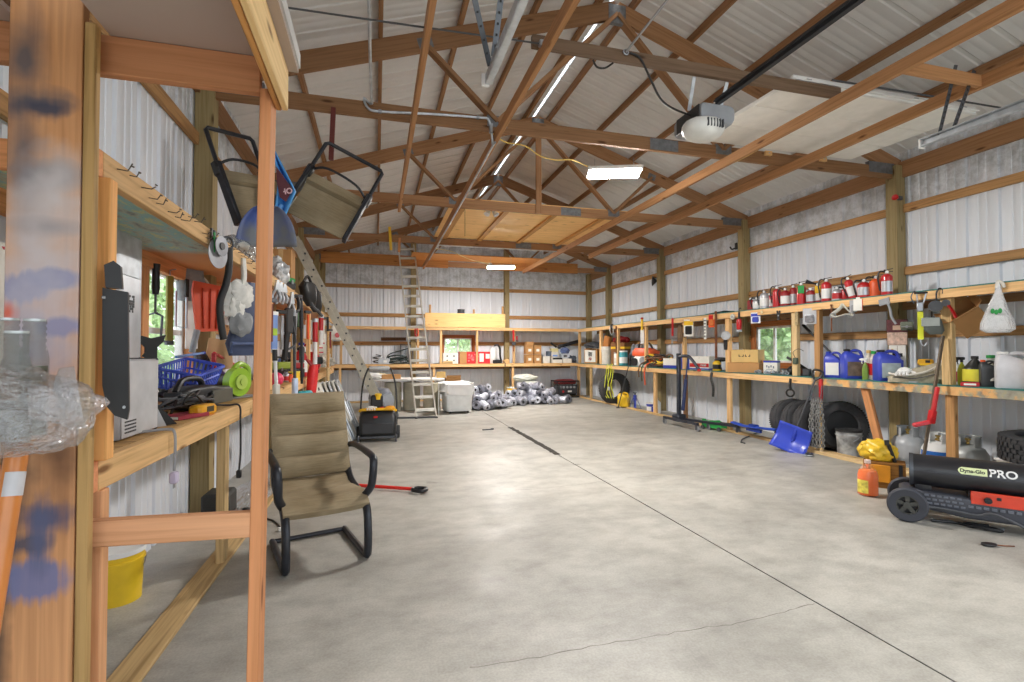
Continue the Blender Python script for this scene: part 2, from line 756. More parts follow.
# windows: y0, y1, z0, z1 on the side walls, x0,x1 on the back wall
WR = (6.40, 7.18, 1.16, 1.76)
WL = (3.72, 4.44, 1.06, 1.92)
WB = (1.84, 2.64, 1.04, 1.72)
ribbed_wall('wall_right', (XR, YF, 0), (0, 1, 0), (1, 0, 0), YB - YF, lambda s: ZE + .165, [(WR[0] - YF, WR[1] - YF, WR[2], WR[3])])
ribbed_wall('wall_left', (XL, YF, 0), (0, 1, 0), (-1, 0, 0), YB - YF, lambda s: ZE + .165, [(WL[0] - YF, WL[1] - YF, WL[2], WL[3])])
ribbed_wall('wall_back', (XL, YB, 0), (1, 0, 0), (0, 1, 0), XR - XL, lambda s: roofz(XL + s) + .045, [(WB[0] - XL, WB[1] - XL, WB[2], WB[3])])

# roof: two ribbed slopes with a daylight slot at the ridge
for name, sgn in (('ceiling', -1), ('ceiling', 1)):
    x0 = XL - .35 if sgn < 0 else XR + .35
    x1 = XC + sgn * .018
    prof = rib_profile(YB - YF + .3)
    mb = MB()
    for (s0, d0), (s1, d1) in zip(prof, prof[1:]):
        q = []
        for x, s, d in ((x0, s0, d0), (x1, s0, d0), (x1, s1, d1), (x0, s1, d1)):
            q.append((x, YF + s, roofz(x) + .045 + d * .4))
        mb.quad(*q)
    struct(name, mb, RSTEEL)

# ---- posts
def post(side, y, label):
    x = XR - .075 if side > 0 else XL + .075
    o = lumber('post', (x, y, 0), (x, y, ZE - .02), .14, .14, POST, up=(0, 1, 0))
    return tag(o, label, 'post', 'pole barn wall posts', 'structure')


TY = (4.73, 7.40, 10.06, 12.72)
for y, l in zip((2.06,) + TY, ('olive square post on the right wall nearest the overhead door', 'olive square post beside the row of fire extinguishers, under the first truss',
                               'olive square post at the far end of the fire extinguisher row', 'olive square post on the right wall behind the engine hoist',
                               'olive square post on the right wall close to the back corner')):
    post(1, y, l)
for y, l in zip((2.06,) + TY, ('left wall post behind the painted board', 'dark left wall post behind the folded hanging chair', 'left wall post behind the hanging tools', 'left wall post behind the leaning extension ladder', 'left wall post near the back corner')):
    post(-1, y, l)
for x, l in ((XL + .075, 'left back corner post'), (.98, 'back wall post behind the tall ladder'), (3.66, 'dark back wall post under the far lamp'), (XR - .075, 'right back corner post of the barn')):
    o = lumber('post', (x, YB - .075, 0), (x, YB - .075, roofz(x) - .12), .14, .14, POST, up=(0, 1, 0))
    tag(o, l, 'post', 'pole barn wall posts', 'structure')

# ---- girts
for z, zn in ((3.12, 'top'), (2.34, 'middle'), (1.56, 'lower')):
    for side, xw in ((1, XR - .022), (-1, XL + .022)):
        sn = 'right' if side > 0 else 'left'
        segs = [(YF, YB - .05)]
        if z == 1.56:
            w = WR if side > 0 else WL
            segs = [(YF, w[0] - .05), (w[1] + .05, YB - .05)]
        for a, b in segs:
            o = lumber('girt', (xw, a, z), (xw, b, z), .038, .1, GIRT)
            tag(o, '%s girt along the %s steel wall' % (zn, sn), 'girt', None, 'structure')
    segs = [(XL + .04, XR - .04)]
    if z == 1.56:
        segs = [(XL + .04, WB[0] - .05), (WB[1] + .05, XR - .04)]
    for a, b in segs:
        o = lumber('girt', (a, YB - .022, z), (b, YB - .022, z), .038, .1, GIRT)
        tag(o, '%s girt along the back steel wall' % zn, 'girt', None, 'structure')
for side, x in ((1, XR - .025), (-1, XL + .025)):
    o = lumber('girt', (x, YF, ZE - .07), (x, YB, ZE - .07), .045, .2, FIR)
    tag(o, 'brown eave board along the %s wall' % ('right' if side > 0 else 'left'), 'eave board', None, 'structure')

# ---- purlins (on edge across the trusses)
import itertools
pd = [.75, 1.5, 2.25, 3.0, 3.72]
for side in (-1, 1):
    for i, d in enumerate(pd):
        x = XL + d if side < 0 else XR - d
        o = lumber('purlin', (x, YF, roofz(x) - .002), (x, YB - .02, roofz(x) - .002), .04, .088, FIR)
        where = ('first up from the eave', 'second up from the eave', 'third up from the eave', 'fourth up from the eave', 'beside the ridge')[i]
        tag(o, 'brown roof purlin on the %s slope, %s' % ('left' if side < 0 else 'right', where), 'purlin', 'roof purlins', 'structure')

# ---- trusses
PLATE = mat((120, 122, 126), .5, .5, .25, 22.)
ZB0, ZB1 = 3.50, 3.64
def truss(y, label, king=False):
    t = thing('roof_truss', label, 'truss', (XC, y, 0), group='roof trusses')
    t['kind'] = 'structure'
    hw = (XR - XL) / 2 - .02
    zt = lambda x: roofz(x + XC) - .05 - .095          # centre line of the top chord
    lumber('bottom_chord', (-hw + .1, 0, 3.57), (hw - .1, 0, 3.57), .042, .14, FIR, parent=t)
    for s in (-1, 1):
        lumber('top_chord', (s * hw, 0, zt(hw)), (0, 0, zt(0)), .042, .185, FIR, parent=t)
        lumber('web', (s * 1.3, -.0, 3.6), (0, -.0, zt(0) - .05), .04, .09, FIR, parent=t, up=(0, 1, 0)).location.y = 0
        lumber('web', (s * 1.3, 0, 3.6), (s * 2.0, 0, zt(2.0) - .03), .04, .09, FIR, parent=t, up=(0, 1, 0))
        mb = MB().box((0, 0, 0), (.2, .05, .11))
        part('gusset_plate', mb, PLATE, t, M=Matrix.Translation((s * 1.3, 0, 3.6)))
        mb = MB().box((0, 0, 0), (.4, .05, .13))
        part('gusset_plate', mb, PLATE, t, M=Matrix.Translation((s * (hw - .3), 0, 3.62)))
        mb = MB().box((0, 0, 0), (.14, .05, .1), rot=(0, s * R(18), 0))
        part('gusset_plate', mb, PLATE, t, M=Matrix.Translation((s * 2.0, 0, zt(2.0) - .02)))
    mb = MB().box((0, 0, 0), (.2, .05, .2), bev=.004)
    part('gusset_plate', mb, PLATE, t, M=Matrix.Translation((0, 0, zt(0) - .05)))
    mb = MB().box((0, 0, 0), (.34, .05, .12))
    part('gusset_plate', mb, PLATE, t, M=Matrix.Translation((.55, 0, 3.57)))
    if king:
        lumber('king_post', (0, -.04, 3.5), (0, -.04, 4.7), .038, .088, FIR, parent=t, up=(1, 0, 0))
    return t


truss(2.06, 'roof truss above the overhead door opener rail')
truss(TY[0], 'first roof truss, nearest, in front of the bright lamp')
truss(TY[1], 'second roof truss at the near edge of the plywood loft', True)
truss(TY[2], 'third roof truss at the far edge of the plywood loft')
truss(TY[3], 'fourth roof truss, last one before the back wall')

# ---- runners hung under the bottom chords
def runner(x, y0, y1, label, m=FIR, h=.1):
    o = lumber('brace_runner', (x, y0, 3.5 - h / 2 - .001), (x, y1, 3.5 - h / 2 - .001), .04, h, m)
    return tag(o, label, 'brace', 'lengthwise braces under the trusses', 'structure')


BR = wood((182, 134, 92), dark=.74, key='brace')
runner(.31, -.6, 7.5, 'thin lengthwise brace under the trusses, first from the left', BR)
runner(1.12, -.6, 12.6, 'lengthwise brace carrying the conduit under the trusses', BR)
runner(3.73, -.6, 12.6, 'lengthwise brace with a cable, beside the door opener', BR)
runner(4.55, -.6, 10.2, 'lengthwise brace under the trusses nearest the right wall', BR)

# ---- windows
GLASS = clear_mat((235, 245, 245), .10, .03)
VINYL = mat((226, 228, 226), .45)


def window(name, wall, w, mframe, slider):
    a0, a1, z0, z1 = w
    t = thing(name, None, None, (0, 0, 0))
    t['kind'] = 'structure'
    P = {'r': lambda a, d, z: Vector((XR + d, a, z)), 'l': lambda a, d, z: Vector((XL - d, a, z)), 'b': lambda a, d, z: Vector((a, YB + d, z))}[wall]

    def bx(mb, b0, b1, d0, d1, c0, c1):
        p, q = P(b0, d0, c0), P(b1, d1, c1)
        mb.box((p + q) / 2, [max(abs(q[i] - p[i]), .002) for i in range(3)], bev=.002)
    e = .035
    mb = MB()
    bx(mb, a0, a1, -.02, .03, z0, z0 + e)
    bx(mb, a0, a1, -.02, .03, z1 - e, z1)
    bx(mb, a0, a0 + e, -.02, .03, z0, z1)
    bx(mb, a1 - e, a1, -.02, .03, z0, z1)
    part('window_frame', mb, VINYL, t)
    mb = MB()
    m = (a0 + a1) / 2
    zm = (z0 + z1) / 2
    if slider:
        bx(mb, m - .02, m + .02, -.015, .02, z0 + e, z1 - e)
    else:
        bx(mb, a0 + e, a1 - e, -.015, .02, zm - .02, zm + .02)
    part('window_sash', mb, VINYL, t)
    mb = MB()
    if slider:
        bx(mb, a0 + e, m - .02, 0, .004, z0 + e, z1 - e)
    else:
        bx(mb, a0 + e, a1 - e, 0, .004, z0 + e, zm - .02)
    part('window_pane', mb, GLASS, t)
    mb = MB()
    if slider:
        bx(mb, m + .02, a1 - e, 0, .004, z0 + e, z1 - e)
    else:
        bx(mb, a0 + e, a1 - e, 0, .004, zm + .02, z1 - e)
    part('window_pane', mb, GLASS, t)
    for s0, s1, c0, c1 in ((a0 - .09, a0, z0 - .09, z1 + .09), (a1, a1 + .09, z0 - .09, z1 + .09), (a0, a1, z1, z1 + .09), (a0, a1, z0 - .09, z0)):
        p, q = P(s0, -.06, c0), P(s1, -.001, c1)
        vert = (c1 - c0) > (s1 - s0)
        mid = (p + q) / 2
        dd = Vector((0, 0, (c1 - c0) / 2)) if vert else (P(s1, 0, 0) - P(s0, 0, 0)) / 2
        lumber('window_trim', mid - dd, mid + dd, .09 if vert and wall != 'b' else .058, .058 if vert and wall != 'b' else .09, mframe, parent=t,
               up=((1, 0, 0) if wall != 'b' else (1, 0, 0)) if vert else (0, 0, 1))
    return t


WOODTRIM = wood((170, 104, 56), key='wt')
window('window_1', 'r', WR, WOODTRIM, True)
window('window_2', 'l', WL, PINE_O, False)
window('window_3', 'b', WB, WOODTRIM, True)

# ---- outside: ground and greenery
mb = MB().box((2.4, 6, -.16), (80, 80, .1))
struct('ground', mb, mat((168, 164, 154), .95, 0, .2, 2.))
LEAF = [mat((176, 206, 150), .7, 0, .4, 6., key='a'), mat((196, 222, 172), .7, 0, .4, 6., key='b')]
def leafy(name, label, c, r, n, seed, m):
    rg = random.Random(seed)
    mb = MB()
    for _ in range(n):
        d = Vector((rg.gauss(0, 1), rg.gauss(0, 1), rg.gauss(0, 1))).normalized() * (rg.random() ** .4)
        p = Vector(c) + Vector((d.x * r[0], d.y * r[1], d.z * r[2]))
        a, s = Euler((rg.uniform(0, 6), rg.uniform(0, 6), 0)).to_matrix(), rg.uniform(.1, .22)
        mb.quad(p + a @ Vector((-s, 0, 0)), p + a @ Vector((0, -s * .5, 0)), p + a @ Vector((s, 0, 0)), p + a @ Vector((0, s * .5, 0)))
    mb.cyl((c[0], c[1], -.12), (c[0], c[1], c[2]), .09, .05, 8)
    return single(name, label, 'tree', mb, m, 'trees outside the windows', kind='structure')
for k, (x, y, h, rr) in enumerate(((10.6, 9.5, 2.0, 2.), (10.2, 12.6, 2.2, 2.2), (11.5, 15, 2.2, 2.4), (-6.2, 10., 2.2, 2.4), (-6.8, 15, 2.2, 2.4), (4.6, 20, 1.8, 2.))):
    leafy('tree', 'leafy green tree outside the %s' % ('right window' if x > 8 else 'left window' if x < 0 else 'back wall'), (x, y, h), (rr, rr, rr * 1.05), 2600, k, LEAF[k % 2])
LAMP = emit_mat((255, 250, 244), 310.)
def shop_lamp(c, L, label, chain_top, rz=0.):
    t = thing('shop_light', label, 'lamp', c, rz)
    part('housing', MB().box((0, 0, .03), (L, .3, .045), bev=.01), WHITE, t)
    mb = MB().box((0, 0, -.001), (L - .04, .26, .012), bev=.004)
    part('lens', mb, LAMP, t)
    for s in (-1, 1):
        mb = MB()
        n = int((chain_top - c[2] - .05) / .022)
        for i in range(max(n, 1)):
            z = .06 + i * .022
            mb.tube([(s * L * .36 + .006 * math.cos(a) * (i % 2), .006 * math.cos(a) * ((i + 1) % 2), z + .016 * math.sin(a)) for a in [k * PI / 3 for k in range(6)]], .0018, 4, True)
        part('chain', mb, STEEL, t)
    return t
shop_lamp((2.645, 5.22, 3.40), .62, 'bright rectangular shop lamp hanging behind the first truss', 3.6, R(-20))
shop_lamp((2.80, 11.3, 3.30), .66, 'smaller far shop lamp hanging near the back wall', 3.6, R(-15))
# ================================================================== NEAR LEFT FRAMING
def wear_paint():
    """bare pine board used for spray-paint tests: soft grey and blue patches with drips"""
    m, nt, b = nodes('painted_board')
    tc = N(nt, 'ShaderNodeTexCoord')
    P = tc.outputs['Object']
    mp = N(nt, 'ShaderNodeMapping')
    mp.inputs['Scale'].default_value = (1.2, 34., 34.)
    nt.links.new(P, mp.inputs[0])
    g = N(nt, 'ShaderNodeTexNoise', Scale=1.4, Detail=4., Distortion=.5)
    nt.links.new(mp.outputs[0], g.inputs['Vector'])
    col = ramp(nt, g.outputs['Fac'], [(.3, lin((188, 134, 88))), (.7, lin((218, 162, 112)))])
    sx = N(nt, 'ShaderNodeSeparateXYZ')
    nt.links.new(P, sx.inputs[0])
    wob = N(nt, 'ShaderNodeTexNoise', Scale=9., Detail=3.)
    nt.links.new(P, wob.inputs['Vector'])
    drip = N(nt, 'ShaderNodeTexNoise', Scale=1., Detail=3.)
    dm = N(nt, 'ShaderNodeMapping')
    dm.inputs['Scale'].default_value = (3., 46., 1.)
    nt.links.new(P, dm.inputs[0])
    nt.links.new(dm.outputs[0], drip.inputs['Vector'])

    # x = height along the board, y = across (0 centre)
    def blob(hx, hy, rx, ry, soft, dr=0.):
        def M2(op, a, bb):
            q = N(nt, 'ShaderNodeMath', operation=op)
            for i, vv in enumerate((a, bb)):
                if isinstance(vv, (int, float)):
                    q.inputs[i].default_value = vv
                else:
                    nt.links.new(vv, q.inputs[i])
            return q.outputs[0]
        dx = M2('DIVIDE', M2('SUBTRACT', sx.outputs['X'], hx), rx)
        dy = M2('DIVIDE', M2('SUBTRACT', sx.outputs['Y'], hy), ry)
        d = M2('POWER', M2('ADD', M2('MULTIPLY', dx, dx), M2('MULTIPLY', dy, dy)), .5)
        d = M2('ADD', d, M2('MULTIPLY', M2('SUBTRACT', wob.outputs['Fac'], .5), 1.1))
        if dr:
            d = M2('ADD', d, M2('MULTIPLY', M2('SUBTRACT', drip.outputs['Fac'], .5), dr))
        return ramp(nt, d, [(max(0., 1 - soft), (1, 1, 1, 1)), (1., (0, 0, 0, 1))])
    GR, BL, DK, WH, BK, RD = (86, 88, 98), (112, 124, 170), (62, 68, 88), (206, 200, 200), (40, 40, 42), (214, 90, 60)
    for h, y, rx, ry, soft, c, dr in ((2.2, -.05, .14, .05, .9, GR, 0), (2.07, -.02, .05, .09, .5, GR, .3), (2.06, -.01, .03, .075, .4, DK, .3), (1.95, -.05, .13, .05, .9, GR, 0),
                                  (1.86, 0, .05, .1, .5, GR, 0), (1.80, -.03, .16, .06, .9, (120, 118, 124), 0), (1.80, .03, .16, .09, 1., WH, 0), (1.71, .01, .03, .08, .7, DK, .2), (1.62, 0, .2, .14, 1., (204, 194, 192), 0),
                                  (1.56, .03, .03, .05, .3, BL, .3), (1.53, -.045, .04, .055, .3, BL, 1.), (1.44, 0, .2, .12, 1., (196, 190, 198), 0), (1.42, .04, .03, .05, .3, (140, 140, 172), .4),
                                  (1.35, -.03, .12, .08, .9, (150, 148, 170), .3), (1.46, -.08, .03, .02, .8, RD, 1.), (1.05, .05, .2, .07, 1., (104, 72, 50), 0), (.98, -.05, .13, .06, .7, BK, .3),
                                  (.87, .02, .05, .06, .6, (72, 78, 110), 1.), (.85, -.075, .3, .035, .8, BK, .6), (.8, -.02, .03, .06, .5, DK, 1.), (.69, .0, .06, .08, .35, (104, 116, 160), 1.), (.5, -.085, .3, .025, .8, BK, .3), (.84, .01, .12, .03, .6, (84, 92, 124), 1.)):
        f = blob(h, -y, rx * 1.25, ry * 1.35, min(1., soft * 1.3), dr)
        q = N(nt, 'ShaderNodeMath', operation='MULTIPLY')
        nt.links.new(f, q.inputs[0])
        q.inputs[1].default_value = .88
        col = mixc(nt, q.outputs[0], col, lin(c))
    nt.links.new(col, b.inputs['Base Color'])
    b.inputs['Roughness'].default_value = .6
    return m


o = lumber('painted_board', (-.94, 1.769, 0), (-.94, 1.769, 2.75), .178, .038, wear_paint(), up=(0, -1, 0))
tag(o, 'wide upright board smeared with grey and blue spray paint, left edge', 'board')
o = lumber('wall_stud', (-.832, 1.765, 0), (-.832, 1.765, 2.335), .03, .03, wood((196, 160, 104), key='s1'), up=(0, 1, 0))
tag(o, 'upright stud fixed against the paint smeared board', 'stud')
o = lumber('wall_stud', (-.392, 1.865, 0), (-.366, 1.865, 2.235), .036, .089, wood((208, 144, 98), dark=.8, key='s2'), up=(0, 1, 0))
tag(o, 'orange upright stud standing free in front of the patio chair', 'stud')
o = lumber('header_board', (-1.46, 1.842, 2.282), (-.384, 1.842, 2.282), .036, .122, wood((206, 146, 104), dark=.84, key='hd'))
tag(o, 'orange header board running level over the bench end', 'board')
o = lumber('rail_board', (-.86, 1.842, .787), (-.385, 1.842, .775), .036, .082, wood((222, 166, 124), dark=.84, key='rl'))
tag(o, 'short pale rail nailed low between the two studs', 'board')
bm_o = lumber('loft_beam', (-.338, -.7, 2.272), (-.338, 1.90, 2.272), .018, .145, wood((206, 150, 88), key='lb'))
tag(bm_o, 'inner board of the doubled beam under the small loft', 'beam')
bm_o = lumber('loft_beam', (-.317, -.7, 2.272), (-.317, 1.895, 2.272), .02, .145, wood((226, 192, 136), dark=.82, key='lb2'))
tag(bm_o, 'pale outer board of the doubled beam under the small loft', 'beam')
mb = MB().box((-.545, .6, 2.352), (.54, 2.6, .016)).box((-1.26, .6, 2.352), (.43, 2.6, .016)).box((-.93, .4, 2.352), (.24, 2.2, .016))
single('loft_soffit', 'smooth greyish pink panel over the near left corner', 'soffit', mb, mat((176, 160, 150), .7, 0, .04, 1.5))
mb = MB().box((-.546, .6, 2.385), (.54, 2.6, .046)).box((-1.261, .6, 2.385), (.43, 2.6, .046)).box((-.93, .4, 2.385), (.24, 2.2, .046))
single('loft_deck', 'brown loft deck lying on the pink panel', 'deck', mb, wood((120, 88, 62), key='dk'))
mb = MB().box((-.272, .6, 2.385), (.006, 2.6, .05))
single('metal_edging', 'thin pale metal edging along the loft deck', 'edging', mb, mat((206, 206, 204), .4, .3))

# ================================================================== SHELVING ON THREE WALLS
SX, LX, BY = 5.65, -.86, 13.5             # front faces
def face(name, a, b, h, m, label, cat='shelf', up=(0, 0, 1), w=.038):
    o = lumber(name, a, b, w, h, m, up=up)
    return tag(o, label, cat)


TARP = mat((52, 116, 110), .6, 0, .2, 6.)
WORK = None
def painted_beam():
    m, nt, b = nodes('paint_splashed_lumber')
    tc = N(nt, 'ShaderNodeTexCoord')
    n = N(nt, 'ShaderNodeTexNoise', Scale=6.5, Detail=4., Roughness=.6)
    nt.links.new(tc.outputs['Object'], n.inputs['Vector'])
    n2 = N(nt, 'ShaderNodeTexNoise', Scale=11., Detail=3.)
    nt.links.new(tc.outputs['Object'], n2.inputs['Vector'])
    col = ramp(nt, n2.outputs['Fac'], [(.3, lin((206, 150, 92))), (.6, lin((226, 178, 116)))])
    grey = ramp(nt, n2.outputs['Fac'], [(.35, lin((110, 112, 106))), (.55, lin((150, 154, 140))), (.7, lin((176, 160, 100)))])
    f = ramp(nt, n.outputs['Fac'], [(.46, (0, 0, 0, 1)), (.54, (.9, .9, .9, 1))])
    nt.links.new(mixc(nt, f, col, grey), b.inputs['Base Color'])
    b.inputs['Roughness'].default_value = .6
    return m


PB = painted_beam()
# right wall
face('shelf_beam', (SX + .019, .4, 1.943), (SX + .019, 13.5, 1.943), .09, PINE, 'long pine beam fronting the upper shelf on the right wall')
face('shelf_beam', (SX + .019, 5.42, .943), (SX + .019, 13.5, .943), .09, PINE, 'pine beam fronting the far part of the right workbench')
face('shelf_beam', (SX + .019, .4, .943), (SX + .019, 5.42, .943), .09, PB, 'paint splashed beam fronting the near part of the right workbench')
face('shelf_joist', (XR - .06, .4, .90), (XR - .06, 13.5, .90), .09, FIR, 'brown ledger carrying the right workbench along the wall')
face('shelf_joist', (XR - .06, .4, 1.90), (XR - .06, 13.5, 1.90), .09, FIR, 'brown ledger carrying the right upper shelf along the wall')
for z, l in ((1.0, 'workbench top along the right wall'), (2.0, 'upper shelf deck along the right wall')):
    mb = MB().box(((SX + XR) / 2 - .042, 6.95, z - .006), (XR - SX - .08, 13.1, .012))
    single('shelf_deck', l + ', teal edged', 'shelf', mb, TARP)
# left wall
NAILED = wood((214, 174, 122), dark=.74, key='nb')
face('shelf_beam', (LX - .019, 1.90, 1.955), (LX - .019, 11.0, 1.955), .09, NAILED, 'nail studded beam fronting the left upper shelf')
face('shelf_beam', (LX - .019, 1.90, .95), (LX - .019, 11.0, .95), .1, NAILED, 'pine beam fronting the left workbench')
face('shelf_joist', (XL + .05, 1.9, 1.94), (XL + .05, 11.0, 1.94), .1, PINE_O, 'orange ledger under the left upper shelf at the wall')
face('end_board', (XL + .03, 1.88, .95), (LX - .0, 1.88, .95), .1, wood((222, 150, 106), dark=.8, key='eb'), 'nail pocked board closing the near end of the left workbench', 'board')
face('end_board', (XL + .03, 1.88, 1.955), (LX - .0, 1.88, 1.955), .09, PINE_O, 'board closing the near end of the left upper shelf', 'board')
mb = MB().box(((XL + LX) / 2, 6.45, .994), (LX - XL - .08, 9.05, .012))
single('shelf_deck', 'worn wood top of the left workbench', 'shelf', mb, wood((190, 150, 96), key='wt2'))
def splash():
    m, nt, b = nodes('splashed_plywood')
    tc = N(nt, 'ShaderNodeTexCoord')
    mp = N(nt, 'ShaderNodeMapping')
    mp.inputs['Scale'].default_value = (3., 1.2, 1.)
    nt.links.new(tc.outputs['Object'], mp.inputs[0])
    n = N(nt, 'ShaderNodeTexNoise', Scale=3.2, Detail=6., Roughness=.7)
    nt.links.new(mp.outputs[0], n.inputs['Vector'])
    paint = ramp(nt, n.outputs['Fac'], [(.3, lin((104, 118, 126))), (.45, lin((186, 198, 182))), (.52, lin((140, 200, 206))), (.6, lin((216, 214, 150))), (.7, lin((110, 170, 226)))])
    sx = N(nt, 'ShaderNodeSeparateXYZ')
    nt.links.new(tc.outputs['Object'], sx.inputs[0])
    f = ramp(nt, sx.outputs['Y'], [(0., (1, 1, 1, 1)), (1., (1, 1, 1, 1))])
    mr = N(nt, 'ShaderNodeMapRange')
    nt.links.new(sx.outputs['Y'], mr.inputs[0])
    mr.inputs[1].default_value, mr.inputs[2].default_value = 3.55, 3.7
    nt.links.new(mixc(nt, mr.outputs[0], paint, lin((206, 138, 80))), b.inputs['Base Color'])
    b.inputs['Roughness'].default_value = .5
    return m


mb = MB().box(((XL + LX) / 2, 6.45, 1.992), (LX - XL - .08, 9.05, .014))
single('shelf_deck', 'left upper shelf deck, its underside splashed blue and green', 'shelf', mb, splash())
# back wall
face('shelf_beam', (XL + .05, BY + .019, 1.955), (SX, BY + .019, 1.955), .085, PINE, 'pine beam fronting the upper shelf on the back wall')
face('shelf_beam', (XL + .05, BY + .019, .955), (SX, BY + .019, .955), .085, PINE, 'pine beam fronting the lower shelf on the back wall')
face('shelf_joist', (XL + .05, YB - .065, .88), (SX, YB - .065, .88), .09, FIR, 'brown ledger carrying the lower back shelf')
for z, l in ((.998, 'lower shelf deck along the back wall'), (1.998, 'upper shelf deck along the back wall')):
    mb = MB().box(((XL + SX) / 2 + .02, (BY + YB) / 2, z - .006), (SX - XL - .1, YB - BY - .07, .012))
    single('shelf_deck', l, 'shelf', mb, wood((204, 164, 104), key='bd'))

# uprights and legs
def upright(a, b, label, m=PINE, w=.038, h=.088):
    o = lumber('shelf_upright', a, b, w, h, m, up=(0, 1, 0))
    return tag(o, label, 'upright')


UPX = SX + .063
for u, m, h, l in ((600, PINE, .088, 'shelf upright beside the back corner cartons'), (617, PINE, .1, 'shelf upright between the white bucket and the tins'),
                   (645, PINE, .07, 'shelf upright in front of the orange blower'), (683, PINE, .07, 'slim shelf upright behind the engine hoist'),
                   (727, PINE, .1, 'pale wide shelf upright beside the stacked cartons'), (794, PINE_L, .09, 'pale shelf upright beside the right window'),
                   (816.6, GIRT, .088, 'darker shelf upright beside the blue jugs'), (946, OLDW, .1, 'weathered shelf upright between the tool bag and the spray bottles'),
                   (1034, PINE, .088, 'shelf upright beyond the hanging carrier bag')):
    y = ax(u, 340, SX + .03).y
    upright((UPX, y, 1.0), (UPX, y, 1.91), l, m, .06, h)
for u, m, l in ((590, OLDW, 'bench leg nearest the back corner on the right'), (654, PINE, 'pale bench leg beside the yellow jug'), (684, FIR, 'brown bench leg behind the engine hoist'), (728, PINE, 'bench leg in front of the blue ski'), (868, PINE_O, 'leaning bench leg beside the paint bucket'),
                (949, GIRT, 'bench leg behind the torpedo heater'), (1060, GIRT, 'bench leg outside the right edge')):
    y = ax(u, 400, SX + .03).y
    dy = .16 if u == 868 else 0
    upright((UPX + .002, y - dy, .04), (UPX + .002, y + dy * .4, .91), l, m, .05, .088)
face('sill_board', (SX + .06, 2.0, .02), (SX + .06, 13.9, .02), .038, OLDW, 'weathered floor board along the foot of the right workbench', 'board', w=.09)
face('sill_board', (SX - .06, 3.9, .019), (SX - .02, 5.6, .019), .036, PINE_L, 'loose pale board on the floor before the paint bucket', 'board', w=.09)
for u, l in ((398 + 20, 'back shelf upright behind the tall ladder'), (441, 'back shelf upright left of the white paper'), (477, 'back shelf upright right of the red carton'), (514, 'back shelf upright left of the stacked brown cartons'), (580, 'back shelf upright at the right corner'), (341, 'back shelf upright behind the extension ladder'), (331, 'leftmost back shelf upright')):
    x = ay(u, 340, BY + .06).x
    upright((x, BY + .083, 1.0), (x, BY + .083, 1.912), l, PINE, .06, .088)
for u, l in ((434, 'back shelf leg behind the white tote'), (513, 'back shelf leg left of the pile of rolls'), (579, 'back shelf leg right of the generator'), (340, 'back shelf leg behind the folded chairs')):
    x = ay(u, 380, BY + .06).x
    upright((x, BY + .083, .04), (x, BY + .083, .912), l, PINE, .06, .088)
face('sill_board', (XL + .1, BY + .08, .02), (SX + .2, BY + .08, .02), .038, OLDW, 'floor board along the foot of the back shelves', 'board', w=.09)
# left bench legs and uprights
o = lumber('bench_post', (-.873, 1.925, 0), (-.873, 1.925, .9), .045, .05, wood((214, 160, 116), dark=.8, key='lg'), up=(0, 1, 0))
tag(o, 'orange front leg at the near corner of the left workbench', 'leg post')
o = lumber('shelf_upright', (-.853, 1.905, 1.0), (-.853, 1.905, 1.91), .042, .05, wood((222, 164, 100), dark=.78, key='lg2'), up=(0, 1, 0))
tag(o, 'pine corner upright from the left workbench to its upper shelf', 'upright')
for y, l in ((3.55, 'under-bench leg in front of the yellow pail'), (5.2, 'under-bench leg behind the patio chair'), (7.4, 'bench leg behind the folded table'), (9.9, 'last left bench leg, behind the extension ladder')):
    o = lumber('bench_post', (LX - .08, y, 0), (LX - .08, y, .9), .05, .088, OLDW, up=(0, 1, 0))
    tag(o, l, 'leg post')
for y, l in ((4.9, 'left shelf upright behind the grey rag'), (6.3, 'left shelf upright among the hanging tools'), (7.6, 'left shelf upright beside the white paper tags'), (8.7, 'left shelf upright beside the extension ladder'), (10.6, 'last left shelf upright near the back corner')):
    o = lumber('shelf_upright', (LX - .08, y, 1.0), (LX - .08, y, 1.91), .05, .088, PINE, up=(0, 1, 0))
    tag(o, l, 'upright')
# nails along the left upper beam
NAIL = mat((92, 84, 76), .5, .7)
rg = random.Random(5)
for i in range(26):
    y = 1.98 + i * .085 + rg.uniform(-.02, .02)
    z = 1.955 + rg.uniform(-.02, .03)
    mb = MB()
    L = rg.uniform(.03, .05)
    mb.tube([(0, 0, 0), (L * .7, 0, -.004), (L, 0, .004 + rg.uniform(0, .02))], .0022, 6)
    mb.cyl((L, 0, .01), (L + .002, 0, .0145), .005, n=8)
    single('hook_nail', 'bent nail driven into the left upper shelf beam', 'nail', mb, NAIL, 'nails in the left shelf beam', (LX, y, z))
# nail heads on the end of the bench
rg = random.Random(6)
face('floor_plank', (-.985, 2.0, .012), (-.95, 5.9, .012), .022, OLDW, 'old paint stained plank lying on the floor under the left bench', 'plank', w=.13)
# plywood panel on the back wall
pa, pb = ay(425, 312, BY + .02), ay(505, 332, BY + .02)
mb2 = lumber('plywood_sheet', (pa.x, BY - .01, 2.19), (pb.x, BY - .01, 2.19), .018, .38, PLY)
tag(mb2, 'long plywood panel standing on the back upper shelf', 'panel')
for dx, l in ((.06, 'short cleat behind the left end of the plywood panel'), (.60, 'short cleat behind the middle of the plywood panel'), (.97, 'short cleat behind the right end of the plywood panel')):
    x = pa.x + (pb.x - pa.x) * dx
    o = lumber('cleat', (x, BY + .03, 2.0), (x, BY + .03, 2.6 if dx != .6 else 2.5), .05, .06, GIRT, up=(0, 1, 0))
    tag(o, l, 'cleat')
# ================================================================== MAKERS
FR = -PI / 2          # faces the room from the right wall
FL = PI / 2           # faces the room from the left wall


